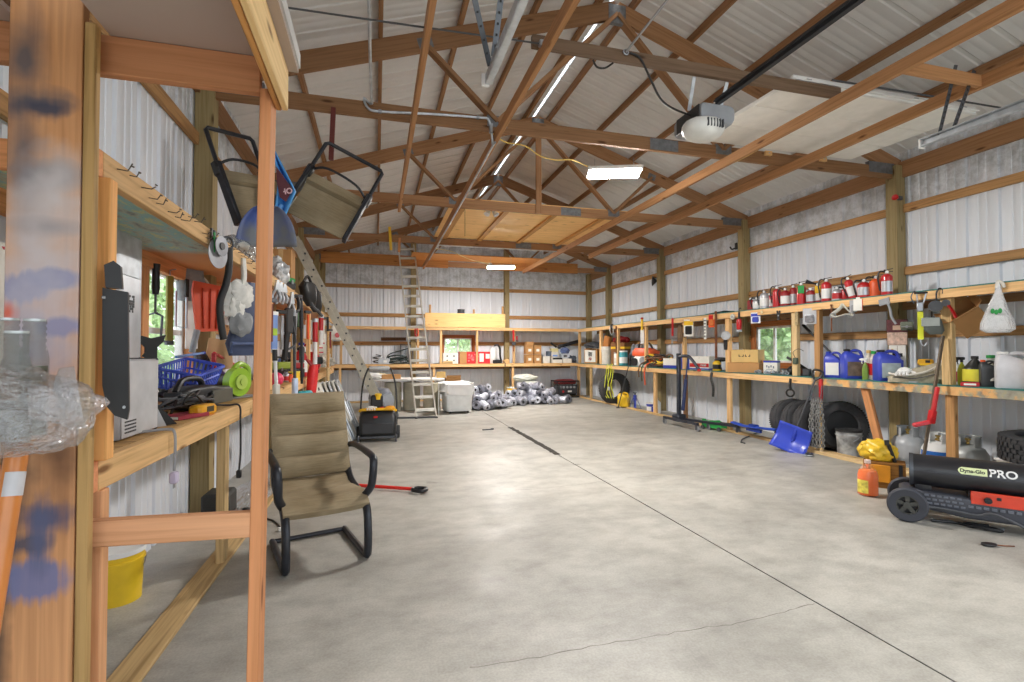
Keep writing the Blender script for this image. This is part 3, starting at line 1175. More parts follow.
def fitR(u0, u1, vt, Xf, zb):
    a, b = ax(u0, vt, Xf), ax(u1, vt, Xf)
    return (a.y + b.y) / 2, abs(a.y - b.y), max(.02, ax((u0 + u1) / 2, vt, Xf).z - zb)


def fitB(u0, u1, vt, Yf, zb):
    a, b = ay(u0, vt, Yf), ay(u1, vt, Yf)
    return (a.x + b.x) / 2, abs(a.x - b.x), max(.02, ay((u0 + u1) / 2, vt, Yf).z - zb)


def rounded(w, d, r, n=4):
    out = []
    r = min(r, w * .49, d * .49)
    for cx, cy, a0 in ((w / 2 - r, d / 2 - r, 0), (-w / 2 + r, d / 2 - r, 90), (-w / 2 + r, -d / 2 + r, 180), (w / 2 - r, -d / 2 + r, 270)):
        for i in range(n + 1):
            a = R(a0 + 90 * i / n)
            out.append((cx + r * math.cos(a), cy + r * math.sin(a)))
    return out


def rloft(mb, secs, n=4):
    """secs: (z, w, d, r, ox, oy)"""
    return mb.loft([[(x + s[4], y + s[5], s[0]) for x, y in rounded(s[1], s[2], s[3], n)] for s in secs])


def carton(label, w, d, h, m=CARD, tape=True, band=None, loc=(0, 0, 0), rz=0., rot=None, group=None, flaps=False, printed=None):
    t = thing('cardboard_box', label, 'box', loc, rz, group, rot)
    if flaps:
        mb = MB()
        e = .004
        for c, dd in (((0, 0, e / 2), (w, d, e)), ((0, -d / 2, h / 2), (w, e, h)), ((0, d / 2, h / 2), (w, e, h)), ((-w / 2, 0, h / 2), (e, d, h)), ((w / 2, 0, h / 2), (e, d, h))):
            mb.box(c, dd)
        part('body', mb, m, t)
        mb = MB()
        for s in (-1, 1):
            mb.box((0, s * (d / 2 + h * .12), h + d * .1), (w, .004, d * .36), rot=(s * R(-50), 0, 0))
        part('flap', mb, m, t)
        mb = MB()
        for s in (-1, 1):
            mb.box((s * (w / 2 + h * .1), 0, h + w * .06), (.004, d, w * .3), rot=(0, s * R(55), 0))
        part('flap', mb, m, t)
    else:
        part('body', MB().box((0, 0, h / 2), (w, d, h), bev=.004), m, t)
        mb = MB().box((0, 0, h + .0006), (w, .0025, .0012))
        mb.box((0, -d / 2 - .0006, h * .9), (.003, .001, h * .16))
        part('flap_seam', mb, mat((120, 86, 52), .9), t)
    if tape and not flaps:
        mb = MB().box((0, 0, h + .001), (w + .003, .05, .0014))
        mb.box((-w / 2 - .0008, 0, h * .85), (.0014, .05, h * .3))
        mb.box((w / 2 + .0008, 0, h * .85), (.0014, .05, h * .3))
        part('tape', mb, mat((206, 174, 124), .25, key='tape'), t)
    if band:
        col, z0, z1 = band
        part('printed_band', MB().box((0, 0, h * (z0 + z1) / 2), (w + .002, d + .002, h * (z1 - z0)), bev=.002), col, t)
    if printed:
        for (x, z, pw, ph, col) in printed:
            part('printed_label', MB().box((x * w, -d / 2 - .001, z * h), (pw * w, .0016, ph * h)), col, t)
    return t


def bottle(name, label, cat, r, h, body, cap, lab=None, neck=.35, loc=(0, 0, 0), rz=0., group=None, flat=1., shoulder=.68):
    t = thing(name, label, cat, loc, rz, group)
    mb = MB()
    mb.lathe([(r * .9, 0), (r, .01), (r, h * shoulder), (r * .86, h * (shoulder + .07)), (r * neck, h * .88), (r * neck, h * .92)], n=20, sy=flat)
    part('body', mb, body, t)
    part('cap', MB().lathe([(r * neck * 1.25, h * .9), (r * neck * 1.25, h * .99), (r * neck * 1.05, h)], n=16), cap, t)
    if lab:
        part('paper_label', MB().lathe([(r * 1.012, h * .16), (r * 1.012, h * .56)], n=20, caps=False, sy=flat), lab, t)
    return t


def spray_bottle(label, body, head, lab, loc, rz, h=.26, r=.042):
    t = thing('spray_bottle', label, 'bottle', loc, rz)
    mb = MB()
    rloft(mb, [(0, r * 1.9, r * 1.3, r * .5, 0, 0), (h * .5, r * 2, r * 1.35, r * .55, 0, 0), (h * .66, r * 1.3, r * 1.1, r * .5, 0, 0), (h * .74, r * .6, r * .6, r * .29, 0, 0), (h * .8, r * .6, r * .6, r * .29, 0, 0)])
    part('body', mb, body, t)
    mb = MB()
    mb.box((-.012, 0, h * .91), (.075, .026, .03), bev=.006)
    mb.cyl((0, 0, h * .78), (0, 0, h * .88), r * .36, n=12)
    mb.cyl((-.05, 0, h * .91), (-.062, 0, h * .91), .008, n=8)
    part('spray_head', mb, head, t)
    mb = MB().tube([(-.026, 0, h * .88), (-.036, 0, h * .8), (-.03, 0, h * .72)], .005, 6, smooth=4)
    part('trigger', mb, head, t)
    if lab:
        mb = MB()
        rloft(mb, [(h * .1, r * 2.02, r * 1.37, r * .55, 0, 0), (h * .45, r * 2.04, r * 1.39, r * .56, 0, 0)])
        part('paper_label', mb, lab, t)
    return t


def jug(label, w, d, h, body, cap, lab, loc, rz, group=None, grip='side', scale=1.):
    """moulded oil or washer jug with a hollow handle; front faces local -Y"""
    t = thing('plastic_jug', label, 'jug', loc, rz, group)
    mb = MB()
    r = min(w, d) * .16
    rloft(mb, [(0, w * .96, d * .94, r, 0, 0), (.01, w, d, r, 0, 0), (h * .66, w, d, r, 0, 0), (h * .8, w * .72, d * .9, r, -w * .12, 0), (h * .9, w * .32, d * .5, r * .8, -w * .26, 0), (h * .92, w * .24, w * .24, w * .11, -w * .28, 0), (h * .955, w * .24, w * .24, w * .11, -w * .28, 0)])
    part('body', mb, body, t)
    mb = MB()
    hr = w * .075
    mb.tube([(-w * .2, 0, h * .86), (w * .02, 0, h * .96), (w * .3, 0, h * .94), (w * .42, 0, h * .8), (w * .44, 0, h * .6)], hr, 10, smooth=5)
    part('handle', mb, body, t)
    part('cap', MB().lathe([(w * .15, h * .94), (w * .155, h * .95), (w * .155, h * 1.0), (w * .13, h * 1.01)], base=(-w * .28, 0, 0), n=16), cap, t)
    if lab:
        part('paper_label', MB().box((-.02 * w, -d / 2 - .001, h * .34), (w * .74, .002, h * .48), bev=.0008), lab, t)
    return t


def extinguisher(label, body, h, r, loc, rz, lab=WHITE, hose=True, valve=BLACK, group='fire extinguishers on the right upper shelf', rot=None, tagm=None, horn=False):
    t = thing('fire_extinguisher', label, 'fire extinguisher', loc, rz, group, rot)
    mb = MB()
    hb = h * .74
    mb.lathe([(r * .75, 0), (r * .98, .006), (r, .02), (r, hb - r * .7), (r * .9, hb - r * .35), (r * .6, hb - r * .08), (r * .28, hb), (r * .28, hb + .012)], n=22)
    part('cylinder', mb, body, t)
    mb = MB()
    mb.lathe([(r * .36, hb + .005), (r * .36, hb + h * .06), (r * .24, hb + h * .1)], n=12)
    mb.cyl((0, -r * .2, hb + h * .05), (0, -r * .75, hb + h * .05), .009, n=8)
    part('valve', mb, STEEL, t)
    mb = MB()
    mb.bar((-r * .5, 0, hb + h * .12), (r * 1.05, 0, hb + h * .17), .02, .006)
    mb.bar((-r * .3, 0, hb + h * .08), (r * 1.05, 0, hb + h * .07), .02, .006)
    mb.cyl((-r * .35, 0, hb + h * .07), (-r * .35, 0, hb + h * .15), .008, n=8)
    part('squeeze_handle', mb, valve, t)
    part('gauge', MB().cyl((0, -r * .72, hb + h * .05), (0, -r * .95, hb + h * .05), .017, n=14), WHITE, t)
    if lab:
        mb = MB()
        n = 10
        a0 = -PI * .5
        for i in range(n):
            a, b = a0 + (i / n - .5) * 2.3, a0 + ((i + 1) / n - .5) * 2.3
            k = r * 1.012
            mb.quad((k * math.cos(a), k * math.sin(a), hb * .18), (k * math.cos(b), k * math.sin(b), hb * .18), (k * math.cos(b), k * math.sin(b), hb * .66), (k * math.cos(a), k * math.sin(a), hb * .66))
        part('paper_label', mb, lab, t)
    if hose:
        mb = MB().tube([(-r * .3, 0, hb + h * .07), (-r * 1.1, 0, hb + h * .1), (-r * 1.5, 0, hb * .9), (-r * 1.3, 0, hb * .5), (-r * 1.16, 0, hb * .25)], .009, 8, smooth=5)
        part('hose', mb, BLACK, t)
    if horn:
        part('horn', MB().lathe([(.012, 0), (.014, .05), (.03, .14)], base=(-r * .2, -r * .1, hb + h * .08), axis=(-1, -.2, .35), n=12), BLACK, t)
    if tagm:
        part('inspection_tag', MB().box((0, -r * 1.05, hb * .78), (r * 1.3, .002, h * .3), bev=.0006), tagm, t)
    return t


def tyre(label, ro, w, loc, rot, rim=None, tread='road', group=None, name='tyre'):
    """axis along local Z"""
    t = thing(name, label, 'tyre', loc, 0, group, rot)
    ri = ro * .6
    h = w / 2
    mb = MB()
    prof = [(ri, -h * .78), (ri * 1.08, -h * .95), (ro * .84, -h), (ro * .95, -h * .9), (ro, -h * .68), (ro, -h * .25), (ro * .985, -h * .2), (ro * .985, -h * .1), (ro, -h * .05), (ro, h * .05), (ro * .985, h * .1), (ro * .985, h * .2), (ro, h * .25), (ro, h * .68), (ro * .95, h * .9), (ro * .84, h), (ri * 1.08, h * .95), (ri, h * .78), (ri, -h * .78)]
    mb.ringlathe(prof, n=44)
    part('tyre_casing', mb, RUBBER, t)
    n = 36 if tread == 'knobby' else 60
    for k, zz in enumerate((-.72, -.36, 0., .36, .72) if tread == 'knobby' else (-.8, .8)):
        mb = MB()
        for i in range(n):
            a = 2 * PI * i / n
            aa = a + (PI / n if k % 2 else 0)
            rr = ro * (1.0 if abs(zz) < .7 else .985)
            sz = (.02, .034, w * .15) if tread == 'knobby' else (.01, .016, w * .12)
            mb.box((rr * math.cos(aa), rr * math.sin(aa), zz * h), sz, rot=(0, 0, aa))
        part('tread', mb, RUBBER if tread != 'knobby' else mat((58, 58, 60), .75, 0, .2, 20.), t)
    if rim:
        mb = MB()
        mb.lathe([(ri * 1.02, h * .7), (ri * .95, h * .74), (ri * .9, h * .3), (ri * .55, h * .15), (ri * .5, h * .4), (ri * .3, h * .45)], n=30)
        mb.lathe([(ri * .98, -h * .7), (ri * .95, h * .3)], n=30, caps=False)
        part('wheel_rim', mb, rim, t)
        mb = MB()
        for i in range(5):
            a = 2 * PI * i / 5
            mb.cyl((ri * .4 * math.cos(a), ri * .4 * math.sin(a), h * .4), (ri * .4 * math.cos(a), ri * .4 * math.sin(a), h * .52), .012, n=6)
        part('wheel_nuts', mb, STEEL, t)
    return t


def propane(label, loc, rz, body=GALV, lab=None, s=1., paint=OFFW):
    t = thing('propane_tank', label, 'propane tank', loc, rz, None)
    r, h = .155 * s, .30 * s
    mb = MB()
    mb.lathe([(r * .3, .03), (r * .8, .045), (r * .97, .09), (r, .12), (r, h - .08), (r * .97, h - .05), (r * .8, h + .005), (r * .45, h + .035), (r * .2, h + .045)], n=28)
    part('cylinder', mb, paint, t)
    part('foot_ring', MB().ringlathe([(r * .74, 0), (r * .76, .05), (r * .74, .05), (r * .72, 0), (r * .74, 0)], n=26), paint, t)
    mb = MB()
    cr = r * .62
    pts = []
    n = 22
    for k in range(n + 1):
        a = -PI / 2 + .55 + (2 * PI - 1.1) * k / n
        pts.append(a)
    o = []
    for z0, z1, rr in ((h + .02, h + .13, cr),):
        ring_o, ring_i = [], []
        for a0, a1 in zip(pts, pts[1:]):
            mid = (a0 + a1) / 2
            top = z1 - (.045 if abs(math.sin(mid * 1.)) > .985 else 0)
            for (ra, rb) in ((cr, cr - .004),):
                p = [(ra * math.cos(a0), ra * math.sin(a0)), (ra * math.cos(a1), ra * math.sin(a1)), (rb * math.cos(a1), rb * math.sin(a1)), (rb * math.cos(a0), rb * math.sin(a0))]
                mb.prism(p, top - z0, Matrix.Translation((0, 0, z0)))
    mb.tube([(cr * math.cos(a), cr * math.sin(a), h + .13) for a in pts], .006, 6)
    part('collar', mb, paint, t)
    mb = MB().cyl((0, 0, h + .03), (0, 0, h + .09), .014, n=10)
    mb.cyl((0, 0, h + .065), (0, -.05, h + .065), .014, n=10)
    mb.cyl((0, 0, h + .09), (0, 0, h + .105), .026, n=12)
    part('valve', mb, mat((176, 150, 84), .35, .8), t)
    if lab:
        mb = MB()
        for i in range(10):
            a, b = -PI / 2 + (i / 10 - .5) * 2., -PI / 2 + ((i + 1) / 10 - .5) * 2.
            k = r * 1.006
            mb.quad((k * math.cos(a), k * math.sin(a), h * .3), (k * math.cos(b), k * math.sin(b), h * .3), (k * math.cos(b), k * math.sin(b), h * .8), (k * math.cos(a), k * math.sin(a), h * .8))
        part('paper_label', mb, lab, t)
    return t


def bucket(label, r0, r1, h, body, loc, rz=0., lid=None, lab=None, name='bucket', handle=True, lidname='lid'):
    t = thing(name, label, 'bucket', loc, rz)
    mb = MB()
    e = .004
    mb.lathe([(r0, 0), (r1 * .97, h * .8), (r1 * 1.04, h * .8), (r1 * 1.04, h * .84), (r1 * .98, h * .85), (r1, h), (r1 * 1.03, h), (r1 * 1.03, h + .008), (r1 - e, h + .008), (r0 - e, e), (0.001, e)], n=28, caps=False)
    mb.lathe([(r0, 0), (.001, 0)], n=28, caps=False)
    part('pail', mb, body, t)
    if lid:
        part(lidname, MB().lathe([(r1 * 1.05, h - .012), (r1 * 1.06, h + .012), (r1 * .95, h + .014), (r1 * .92, h + .006), (.002, h + .006)], n=28), lid, t)
    if handle:
        mb = MB()
        pts = [(r1 * 1.05 * math.cos(a), -r1 * 1.0 * math.sin(a) * .75, h * .82 - r1 * .95 * math.sin(a) * .75) for a in [PI * i / 12 for i in range(13)]]
        mb.tube(pts, .003, 6)
        part('bail_handle', mb, STEEL, t)
    if lab:
        mb = MB()
        k = 1.006
        for i in range(12):
            a, b = -PI / 2 + (i / 12 - .5) * 2.2, -PI / 2 + ((i + 1) / 12 - .5) * 2.2
            ra, rb = (r0 + (r1 - r0) * .2) * k, (r0 + (r1 - r0) * .68) * k
            mb.quad((ra * math.cos(a), ra * math.sin(a), h * .2), (ra * math.cos(b), ra * math.sin(b), h * .2), (rb * math.cos(b), rb * math.sin(b), h * .66), (rb * math.cos(a), rb * math.sin(a), h * .66))
        part('paper_label', mb, lab, t)
    return t


def pack(label, w, h, loc, rz, backing, blister=None, d=.03, band=None, name='carded_pack', cat='pack', rot=None):
    """a carded pack hung on a nail; local origin at the hang hole"""
    t = thing(name, label, cat, loc, rz, None, rot)
    part('card', MB().box((0, 0, -h / 2 + .01), (w, .003, h), bev=.001), backing, t)
    if band:
        part('printed_band', MB().box((0, -.002, -h * .18), (w * .96, .0015, h * .26)), band, t)
    if blister:
        mb = MB()
        rloft(mb, [(0, w * .7, h * .5, .02, 0, 0), (d, w * .6, h * .42, .02, 0, 0)])
        part('contents', mb, blister, t, M=Matrix.Translation((0, -.002, -h * .6)) @ Matrix.Rotation(PI / 2, 4, 'X'))
    mb = MB().tube([(0, .02, .012), (0, -.008, .004), (0, -.022, .006)], .002, 6)
    part('hook', mb, STEEL, t)
    return t


def cloth_heap(name, label, cat, c, d, m, seed, rot=(0, 0, 0), noise=.14, sub=4):
    mb = MB().blob((0, 0, 0), d, sub, None, noise, seed)
    zmin = min(v.co.z for v in mb.bm.verts)
    for v in mb.bm.verts:
        if v.co.z < zmin * .6:
            v.co.z = zmin * .6
    o = single(name, label, cat, mb, m, loc=(c[0], c[1], c[2] - zmin * .6))
    o.rotation_euler = rot
    return o
# ================================================================== RIGHT WALL: UPPER SHELF
def dep(p):
    return p.x * _sy + p.y * _cy


SILV = mat((190, 192, 196), .35, .5, .1)
EX = [  # u, v top, v base, px width, body, label colour, label text, extras
    (751, 297, 309, 6, REDD, None, 'small dark red fire extinguisher beside the wall post, first of the row', {}),
    (757, 297, 308, 7, SILV, WHITE, 'small silver fire extinguisher with a black hose', {'hose': True}),
    (764.5, 289, 307, 7.5, SILV, WHITE, 'silver fire extinguisher with a big white label and curved hose', {'hose': True}),
    (770, 291, 306, 5.5, RED, WHITE, 'short red fire extinguisher behind the silver one with a white label', {}),
    (777, 285, 306, 7, RED, None, 'plain red fire extinguisher with a black hose, left of the white labelled pair', {'hose': True}),
    (785.5, 287, 305, 8, REDD, WHITE, 'dark red fire extinguisher with a wide white label', {'hose': True}),
    (793.5, 282, 303, 6, REDD, SILV, 'narrow dark red fire extinguisher with a raised red nozzle', {}),
    (801.5, 281, 303, 7.5, RED, None, 'tall bright red fire extinguisher with a green tag', {'tagm': GREEN}),
    (811, 286, 301, 7.5, REDD, SILV, 'stout red fire extinguisher with a grey label and white top', {'valve': WHITE}),
    (818, 280, 300, 6.5, REDD, WHITE, 'red fire extinguisher wearing a large yellow tag', {'tagm': YELLOW, 'horn': True}),
    (826.5, 276, 299, 8, RED, WHITE, 'large red fire extinguisher with a white square label and horn', {'hose': True}),
    (837, 286, 299, 8, SILV, RED, 'low silver and red fire extinguisher near the middle of the row', {}),
    (845, 284, 297, 7.5, RED, None, 'short red fire extinguisher with a black hose laid across', {'hose': True}),
    (854, 273, 296, 7, RED, WHITE, 'tilted tall red fire extinguisher with a white label', {'hose': True}),
    (864, 277, 295, 10, RED, SILV, 'wide red fire extinguisher with a silver half label', {'hose': True}),
    (876, 273, 294, 10.5, ORANGE, None, 'orange fire extinguisher with a bare steel rim', {'hose': True}),
    (887, 268, 293, 8.5, RED, SILV, 'tall red fire extinguisher with a silver label beside the post, last of the row', {'hose': True})]
for i, (u, vt, vb, pw, bd, lab, l, kw) in enumerate(EX):
    X = 5.80 if i % 3 else 5.87
    p = ax(u, vb, X)
    d = dep(p)
    kw = dict(kw)
    kw.setdefault('hose', False)
    tilt = (0, 0, FR + R(40)) if 'tilted' not in l else (R(0), R(-14), FR + R(40))
    extinguisher(l, bd, (vb - vt + 1.5) * d / FPX * 1.12, pw / 2 * d / FPX * 1.14, (X, p.y, 2.0), FR + R(40), lab, rot=tilt, **kw)
p = ax(722, 311, 5.95)
mb = MB().box((0, 0, .03), (.22, .5, .012), rot=(R(-3), 0, 0), bev=.004)
mb.box((0, .12, .012), (.2, .06, .024))
mb.box((0, -.16, .022), (.2, .06, .044))
single('flat_tray', 'dark teal flat tray lying on the upper shelf left of the extinguishers', 'tray', mb, mat((30, 62, 60), .5), loc=(5.9, p.y, 2.0))

# ================================================================== HUNG FROM THE RIGHT UPPER BEAM
HX = SX - .012


def hung(u, v):
    p = ax(u, v, HX)
    return Vector((HX, p.y, p.z))


def px(n, p):
    return n * dep(p) / FPX


VR = FR + R(30)
p = hung(612, 322); t = thing('pulley_block', 'black and silver pulley block with cord hung near the back corner', 'pulley', p, VR)
part('cheek', MB().cyl((-.012, 0, -.12), (.012, 0, -.12), .07, n=18), DGREY, t)
part('sheave', MB().cyl((-.018, 0, -.12), (.018, 0, -.12), .04, n=16), GALV, t)
part('hook', MB().tube([(0, 0, -.05), (0, 0, .02), (.02, 0, .04), (.03, 0, .0)], .008, 8, smooth=4), STEEL, t)
part('cord', MB().tube([(.03, -.02, -.1), (.05, -.02, -.25), (.0, -.02, -.32), (-.05, -.02, -.2), (-.03, -.02, -.1)], .008, 6, smooth=6), WHITE, t)
p = hung(616.5, 330)
bp = MB().bar((0, 0, .05), (0, 0, -.62), .03, .012)
single('flat_bar', 'rusty flat bar hung beside the upright near the back corner', 'bar', bp, RUST, loc=(HX - .01, p.y, p.z + .05))
p = hung(642, 322); t = thing('trowel', 'yellow handled float trowel hung over the orange blower', 'trowel', p, VR)
part('handle', MB().bar((0, 0, .06), (0, 0, -.18), .05, .03, bev=.006), YELLOW, t)
part('blade', MB().bar((0, .01, -.16), (0, .01, -.48), .085, .006), WHITE, t)
part('tip', MB().box((0, 0, .08), (.06, .04, .04), bev=.01), RED, t)
p = hung(672.5, 319); t = thing('pipe_wrench', 'red pipe wrench hung left of the yellow carded pack', 'wrench', p, VR)
part('handle', MB().bar((0, 0, .02), (0, 0, -.34), .045, .022, bev=.008), RED, t)
part('jaw', MB().box((.04, 0, -.36), (.12, .024, .04), bev=.006).box((.05, 0, -.42), (.1, .024, .035), bev=.006).bar((-.01, 0, -.33), (-.01, 0, -.5), .03, .02), STEEL, t)
p = hung(680, 325); t = thing('leather_glove', 'brown work glove hung beside the red pipe wrench', 'glove', p, VR)
mb = MB()
rloft(mb, [(-.02, .09, .03, .012, 0, 0), (-.12, .1, .035, .014, 0, 0), (-.2, .11, .04, .016, 0, 0), (-.26, .1, .035, .014, 0, 0)])
for i in range(4):
    mb.tube([(-.037 + i * .025, 0, -.24), (-.04 + i * .027, -.01, -.31), (-.04 + i * .028, -.02, -.345 + abs(i - 1.5) * .015)], .013, 7)
mb.tube([(.05, 0, -.15), (.085, -.01, -.2), (.095, -.02, -.24)], .014, 7)
part('glove_shell', mb, mat((124, 98, 72), .85), t)
part('cuff', MB().box((0, 0, -.02), (.1, .04, .04), bev=.01), mat((90, 70, 54), .9), t)
p = hung(688.5, 320)
pack('carded pack with a yellow top and black ring hung over the engine hoist', px(10, p), px(17, p), p, VR, PAPER, BLACK, .02, YELLOW)
p = hung(705, 319); t = thing('drill_bit_strip', 'white strip of drill bits hung left of the orange pack', 'tool strip', p, VR)
part('backing', MB().box((0, 0, -.17), (.05, .006, .38), bev=.002), PAPER, t)
for i in range(6):
    part('bit', MB().cyl((-.016, -.012, -.03 - i * .055), (.016, -.012, -.03 - i * .055), .009, n=8), DSTEEL, t)
p = hung(711.5, 315)
pack('orange carded pack hung beside the rusty hanging bar', px(6, p), px(13, p), p, VR, ORANGE, mat((214, 120, 60), .4), .02, RED)
p = hung(716.5, 313)
single('hanging_bar', 'long rusty iron bar hung beside the pale upright', 'bar', MB().bar((0, 0, .03), (0, 0, -.78), .04, .02, bev=.004), RUST, loc=(HX - .015, p.y, p.z))
p = hung(724, 338); t = thing('angle_grinder', 'black and silver angle grinder hung on the pale upright', 'grinder', (SX + .02, p.y, p.z - .02), VR)
part('motor_body', MB().lathe([(.025, -.18), (.034, -.1), (.03, .0), (.034, .05)], n=14), BLACK, t)
part('gear_head', MB().box((.02, -.03, .06), (.08, .07, .05), bev=.014), STEEL, t)
part('disc_guard', MB().cyl((.03, -.06, .06), (.03, -.075, .06), .075, n=20), GALV, t)
p = hung(733.5, 315); t = thing('tape_reel', 'round grey reel pinned on the upper beam', 'reel', (HX, p.y, p.z - .03), FR)
part('case', MB().cyl((0, 0, 0), (0, -.03, 0), .045, n=20), mat((196, 196, 184), .5), t)
part('hub', MB().cyl((0, -.03, 0), (0, -.036, 0), .018, n=14), GREY, t)
p = hung(739, 311); t = thing('bottle_jack', 'small red jack hung upside down beside the window', 'jack', p, VR)
part('pump_body', MB().lathe([(.028, -.3), (.04, -.28), (.042, -.16), (.03, -.13)], n=16), RED, t)
part('ram', MB().cyl((0, 0, -.13), (0, 0, -.02), .016, n=10), BLACK, t)
part('base', MB().box((0, 0, -.32), (.07, .07, .04), bev=.008), GALV, t)
part('hook', MB().tube([(0, 0, -.03), (0, 0, .03), (.02, 0, .05), (.03, 0, .03)], .008, 8), BLACK, t)
p = hung(755.5, 313)
pack('blue and white carded pack hung over the window edge', px(9, p), px(11, p), p, VR, WHITE, BLUE, .025, BLUE)
p = hung(762, 312)
single('round_washer', 'small pale round plate nailed to the upper beam', 'plate', MB().cyl((0, 0, 0), (0, -.006, 0), .024, n=16).cyl((0, -.006, 0), (0, -.009, 0), .008, n=8), mat((226, 206, 160), .5), loc=(HX, p.y, p.z), rz=FR)
p = hung(778.5, 312); t = thing('spring_clamp', 'black spring clamp hung above the window', 'clamp', p, VR)
part('jaw', MB().bar((-.02, 0, .02), (.012, 0, -.12), .024, .02, bev=.004), BLACK, t)
part('jaw', MB().bar((.02, 0, .02), (-.012, 0, -.12), .024, .02, bev=.004), BLACK, t)
part('pivot', MB().cyl((0, -.018, -.055), (0, .018, -.055), .01, n=10), STEEL, t)
p = hung(795, 311); t = thing('wood_rasp', 'mottled wooden rasp nailed to the upright right of the window', 'rasp', (SX + .015, p.y, p.z), VR)
part('blade', MB().bar((0, 0, -.02), (0, 0, -.2), .04, .012, bev=.002), mat((170, 150, 110), .7, 0, .5, 60.), t)
part('tang', MB().bar((0, 0, .04), (0, 0, -.02), .016, .012), DSTEEL, t)
p = hung(809.5, 309)
pack('crinkled silver parts bag hung right of the window', px(12, p), px(16, p), p, VR, SILV, mat((170, 172, 178), .2, .7, .4, 30.), .03, None)
p = hung(832, 308)
single('copper_rod', 'thin rusty rod hanging below the extinguishers', 'rod', MB().cyl((0, 0, .04), (0, 0, -.3), .008, n=8).cyl((0, 0, .03), (0, 0, .045), .014, n=8), RUST, loc=(HX - .012, p.y, p.z))
p = hung(842.5, 304); t = thing('seat_belt', 'pale belt with two rings hung below the extinguishers', 'belt', p, VR)
part('webbing', MB().tube([(0, 0, 0), (-.03, -.01, -.06), (-.11, -.02, -.13), (-.06, -.03, -.16), (.04, -.03, -.13), (.11, -.02, -.15), (.05, -.01, -.07), (0, 0, 0)], .022, 8, smooth=6, flat=.35), mat((206, 204, 192), .7), t)
part('ring', MB().tube([(.1 + .03 * math.cos(a), -.03, -.14 + .03 * math.sin(a)) for a in [i * PI / 6 for i in range(12)]], .008, 6, True), STEEL, t)
part('ring', MB().tube([(-.1 + .03 * math.cos(a), -.03, -.14 + .03 * math.sin(a)) for a in [i * PI / 6 for i in range(12)]], .008, 6, True), STEEL, t)
p = hung(853, 301)
pack('grey parts bag hung beside the white and orange box', px(6, p), px(12, p), p, VR, mat((176, 176, 180), .3), GREY, .02)
p = hung(858, 300); t = thing('hanging_carton', 'small white and orange box hung on the upper beam', 'box', p, VR)
part('box_body', MB().box((0, 0, -.06), (.09, .05, .14), bev=.003), PAPER, t)
part('orange_side', MB().box((.046, 0, -.06), (.003, .05, .14)), ORANGE, t)
part('hang_tab', MB().box((0, 0, .02), (.04, .004, .03)), PAPER, t)
p = hung(885, 300); t = thing('hatchet', 'grey hatchet hung by its head beside the post', 'hatchet', p, VR)
part('head', MB().prism([(-.06, .0), (.04, .03), (.05, -.04), (-.05, -.07)], .02, Matrix.Rotation(PI / 2, 4, 'X')), GREY, t)
part('handle', MB().tube([(.02, -.01, -.02), (.05, -.01, -.12), (.06, -.01, -.2), (.1, -.01, -.28)], .013, 8, smooth=3), GREY, t)
# ratchet strap
p = hung(920, 294); t = thing('ratchet_strap', 'lime yellow ratchet strap hooked over the upper beam', 'strap', p, FR + R(35))
part('strap', MB().box((.0, -.02, -.34), (.05, .006, .3)), mat((226, 232, 60), .6), t)
part('ratchet', MB().box((0, -.02, -.14), (.06, .05, .1), bev=.008).bar((-.028, -.02, 0), (-.02, -.03, -.12), .012, .012).bar((.05, -.02, 0), (.02, -.03, -.12), .012, .012), STEEL, t)
part('grip', MB().cyl((-.05, -.02, .01), (.07, -.02, .01), .012, n=10), BLACK, t)
part('hook', MB().tube([(-.05, 0, -.1), (-.075, 0, -.03), (-.05, .0, .03), (-.02, .0, .01)], .006, 8, smooth=5), DSTEEL, t)
part('tail_hook', MB().tube([(0, -.02, -.49), (0, -.02, -.53), (.03, -.02, -.56), (.05, -.02, -.52)], .007, 8, smooth=4), STEEL, t)
p = hung(907, 318); t = thing('bench_vice', 'small grey vice clamped behind the yellow strap', 'vice', (6.02, ax(907, 318, 6.02).y, 1.62), FR + R(35))
part('fixed_jaw', MB().box((0, 0, .02), (.12, .07, .1), bev=.01), mat((92, 100, 86), .5), t)
part('moving_jaw', MB().box((0, -.1, .03), (.12, .05, .08), bev=.01), mat((120, 128, 112), .5), t)
part('screw', MB().cyl((0, -.18, .01), (0, 0, .01), .014, n=10).cyl((-.05, -.18, .01), (.05, -.18, .01), .006, n=8), STEEL, t)
p = hung(939, 292); t = thing('snatch_block', 'grey pulley block with a red strap on a black hook', 'pulley', p, FR + R(35))
part('hook', MB().tube([(-.02, 0, -.1), (-.02, 0, -.01), (.0, 0, .035), (.03, 0, .02), (.03, 0, -.02)], .008, 8, smooth=5), BLACK, t)
part('block', MB().cyl((-.03, -.01, -.15), (-.03, -.05, -.15), .06, n=18).cyl((.05, -.02, -.12), (.05, -.05, -.12), .035, n=14), DGREY, t)
part('red_strap', MB().tube([(.06, -.02, -.12), (.1, -.04, -.2), (.13, -.05, -.28)], .028, 8, smooth=4, flat=.4), RED, t)
p = hung(934, 325); t = thing('tool_pouch', 'grey tool pouch hung under the pulley block', 'pouch', (HX - .03, p.y, p.z), FR + R(35))
mb = MB(); rloft(mb, [(-.1, .1, .05, .02, .03, 0), (-.06, .16, .09, .03, .02, 0), (.04, .16, .09, .03, 0, 0), (.08, .12, .05, .02, 0, 0)])
part('pouch', mb, mat((86, 92, 88), .8), t)
part('flap', MB().box((-.01, -.05, .03), (.15, .012, .09), bev=.004), mat((150, 156, 152), .7), t)
part('belt_loop', MB().tube([(0, .02, .06), (.0, .03, .14), (.02, .03, .2)], .012, 6, flat=.4), BLACK, t)
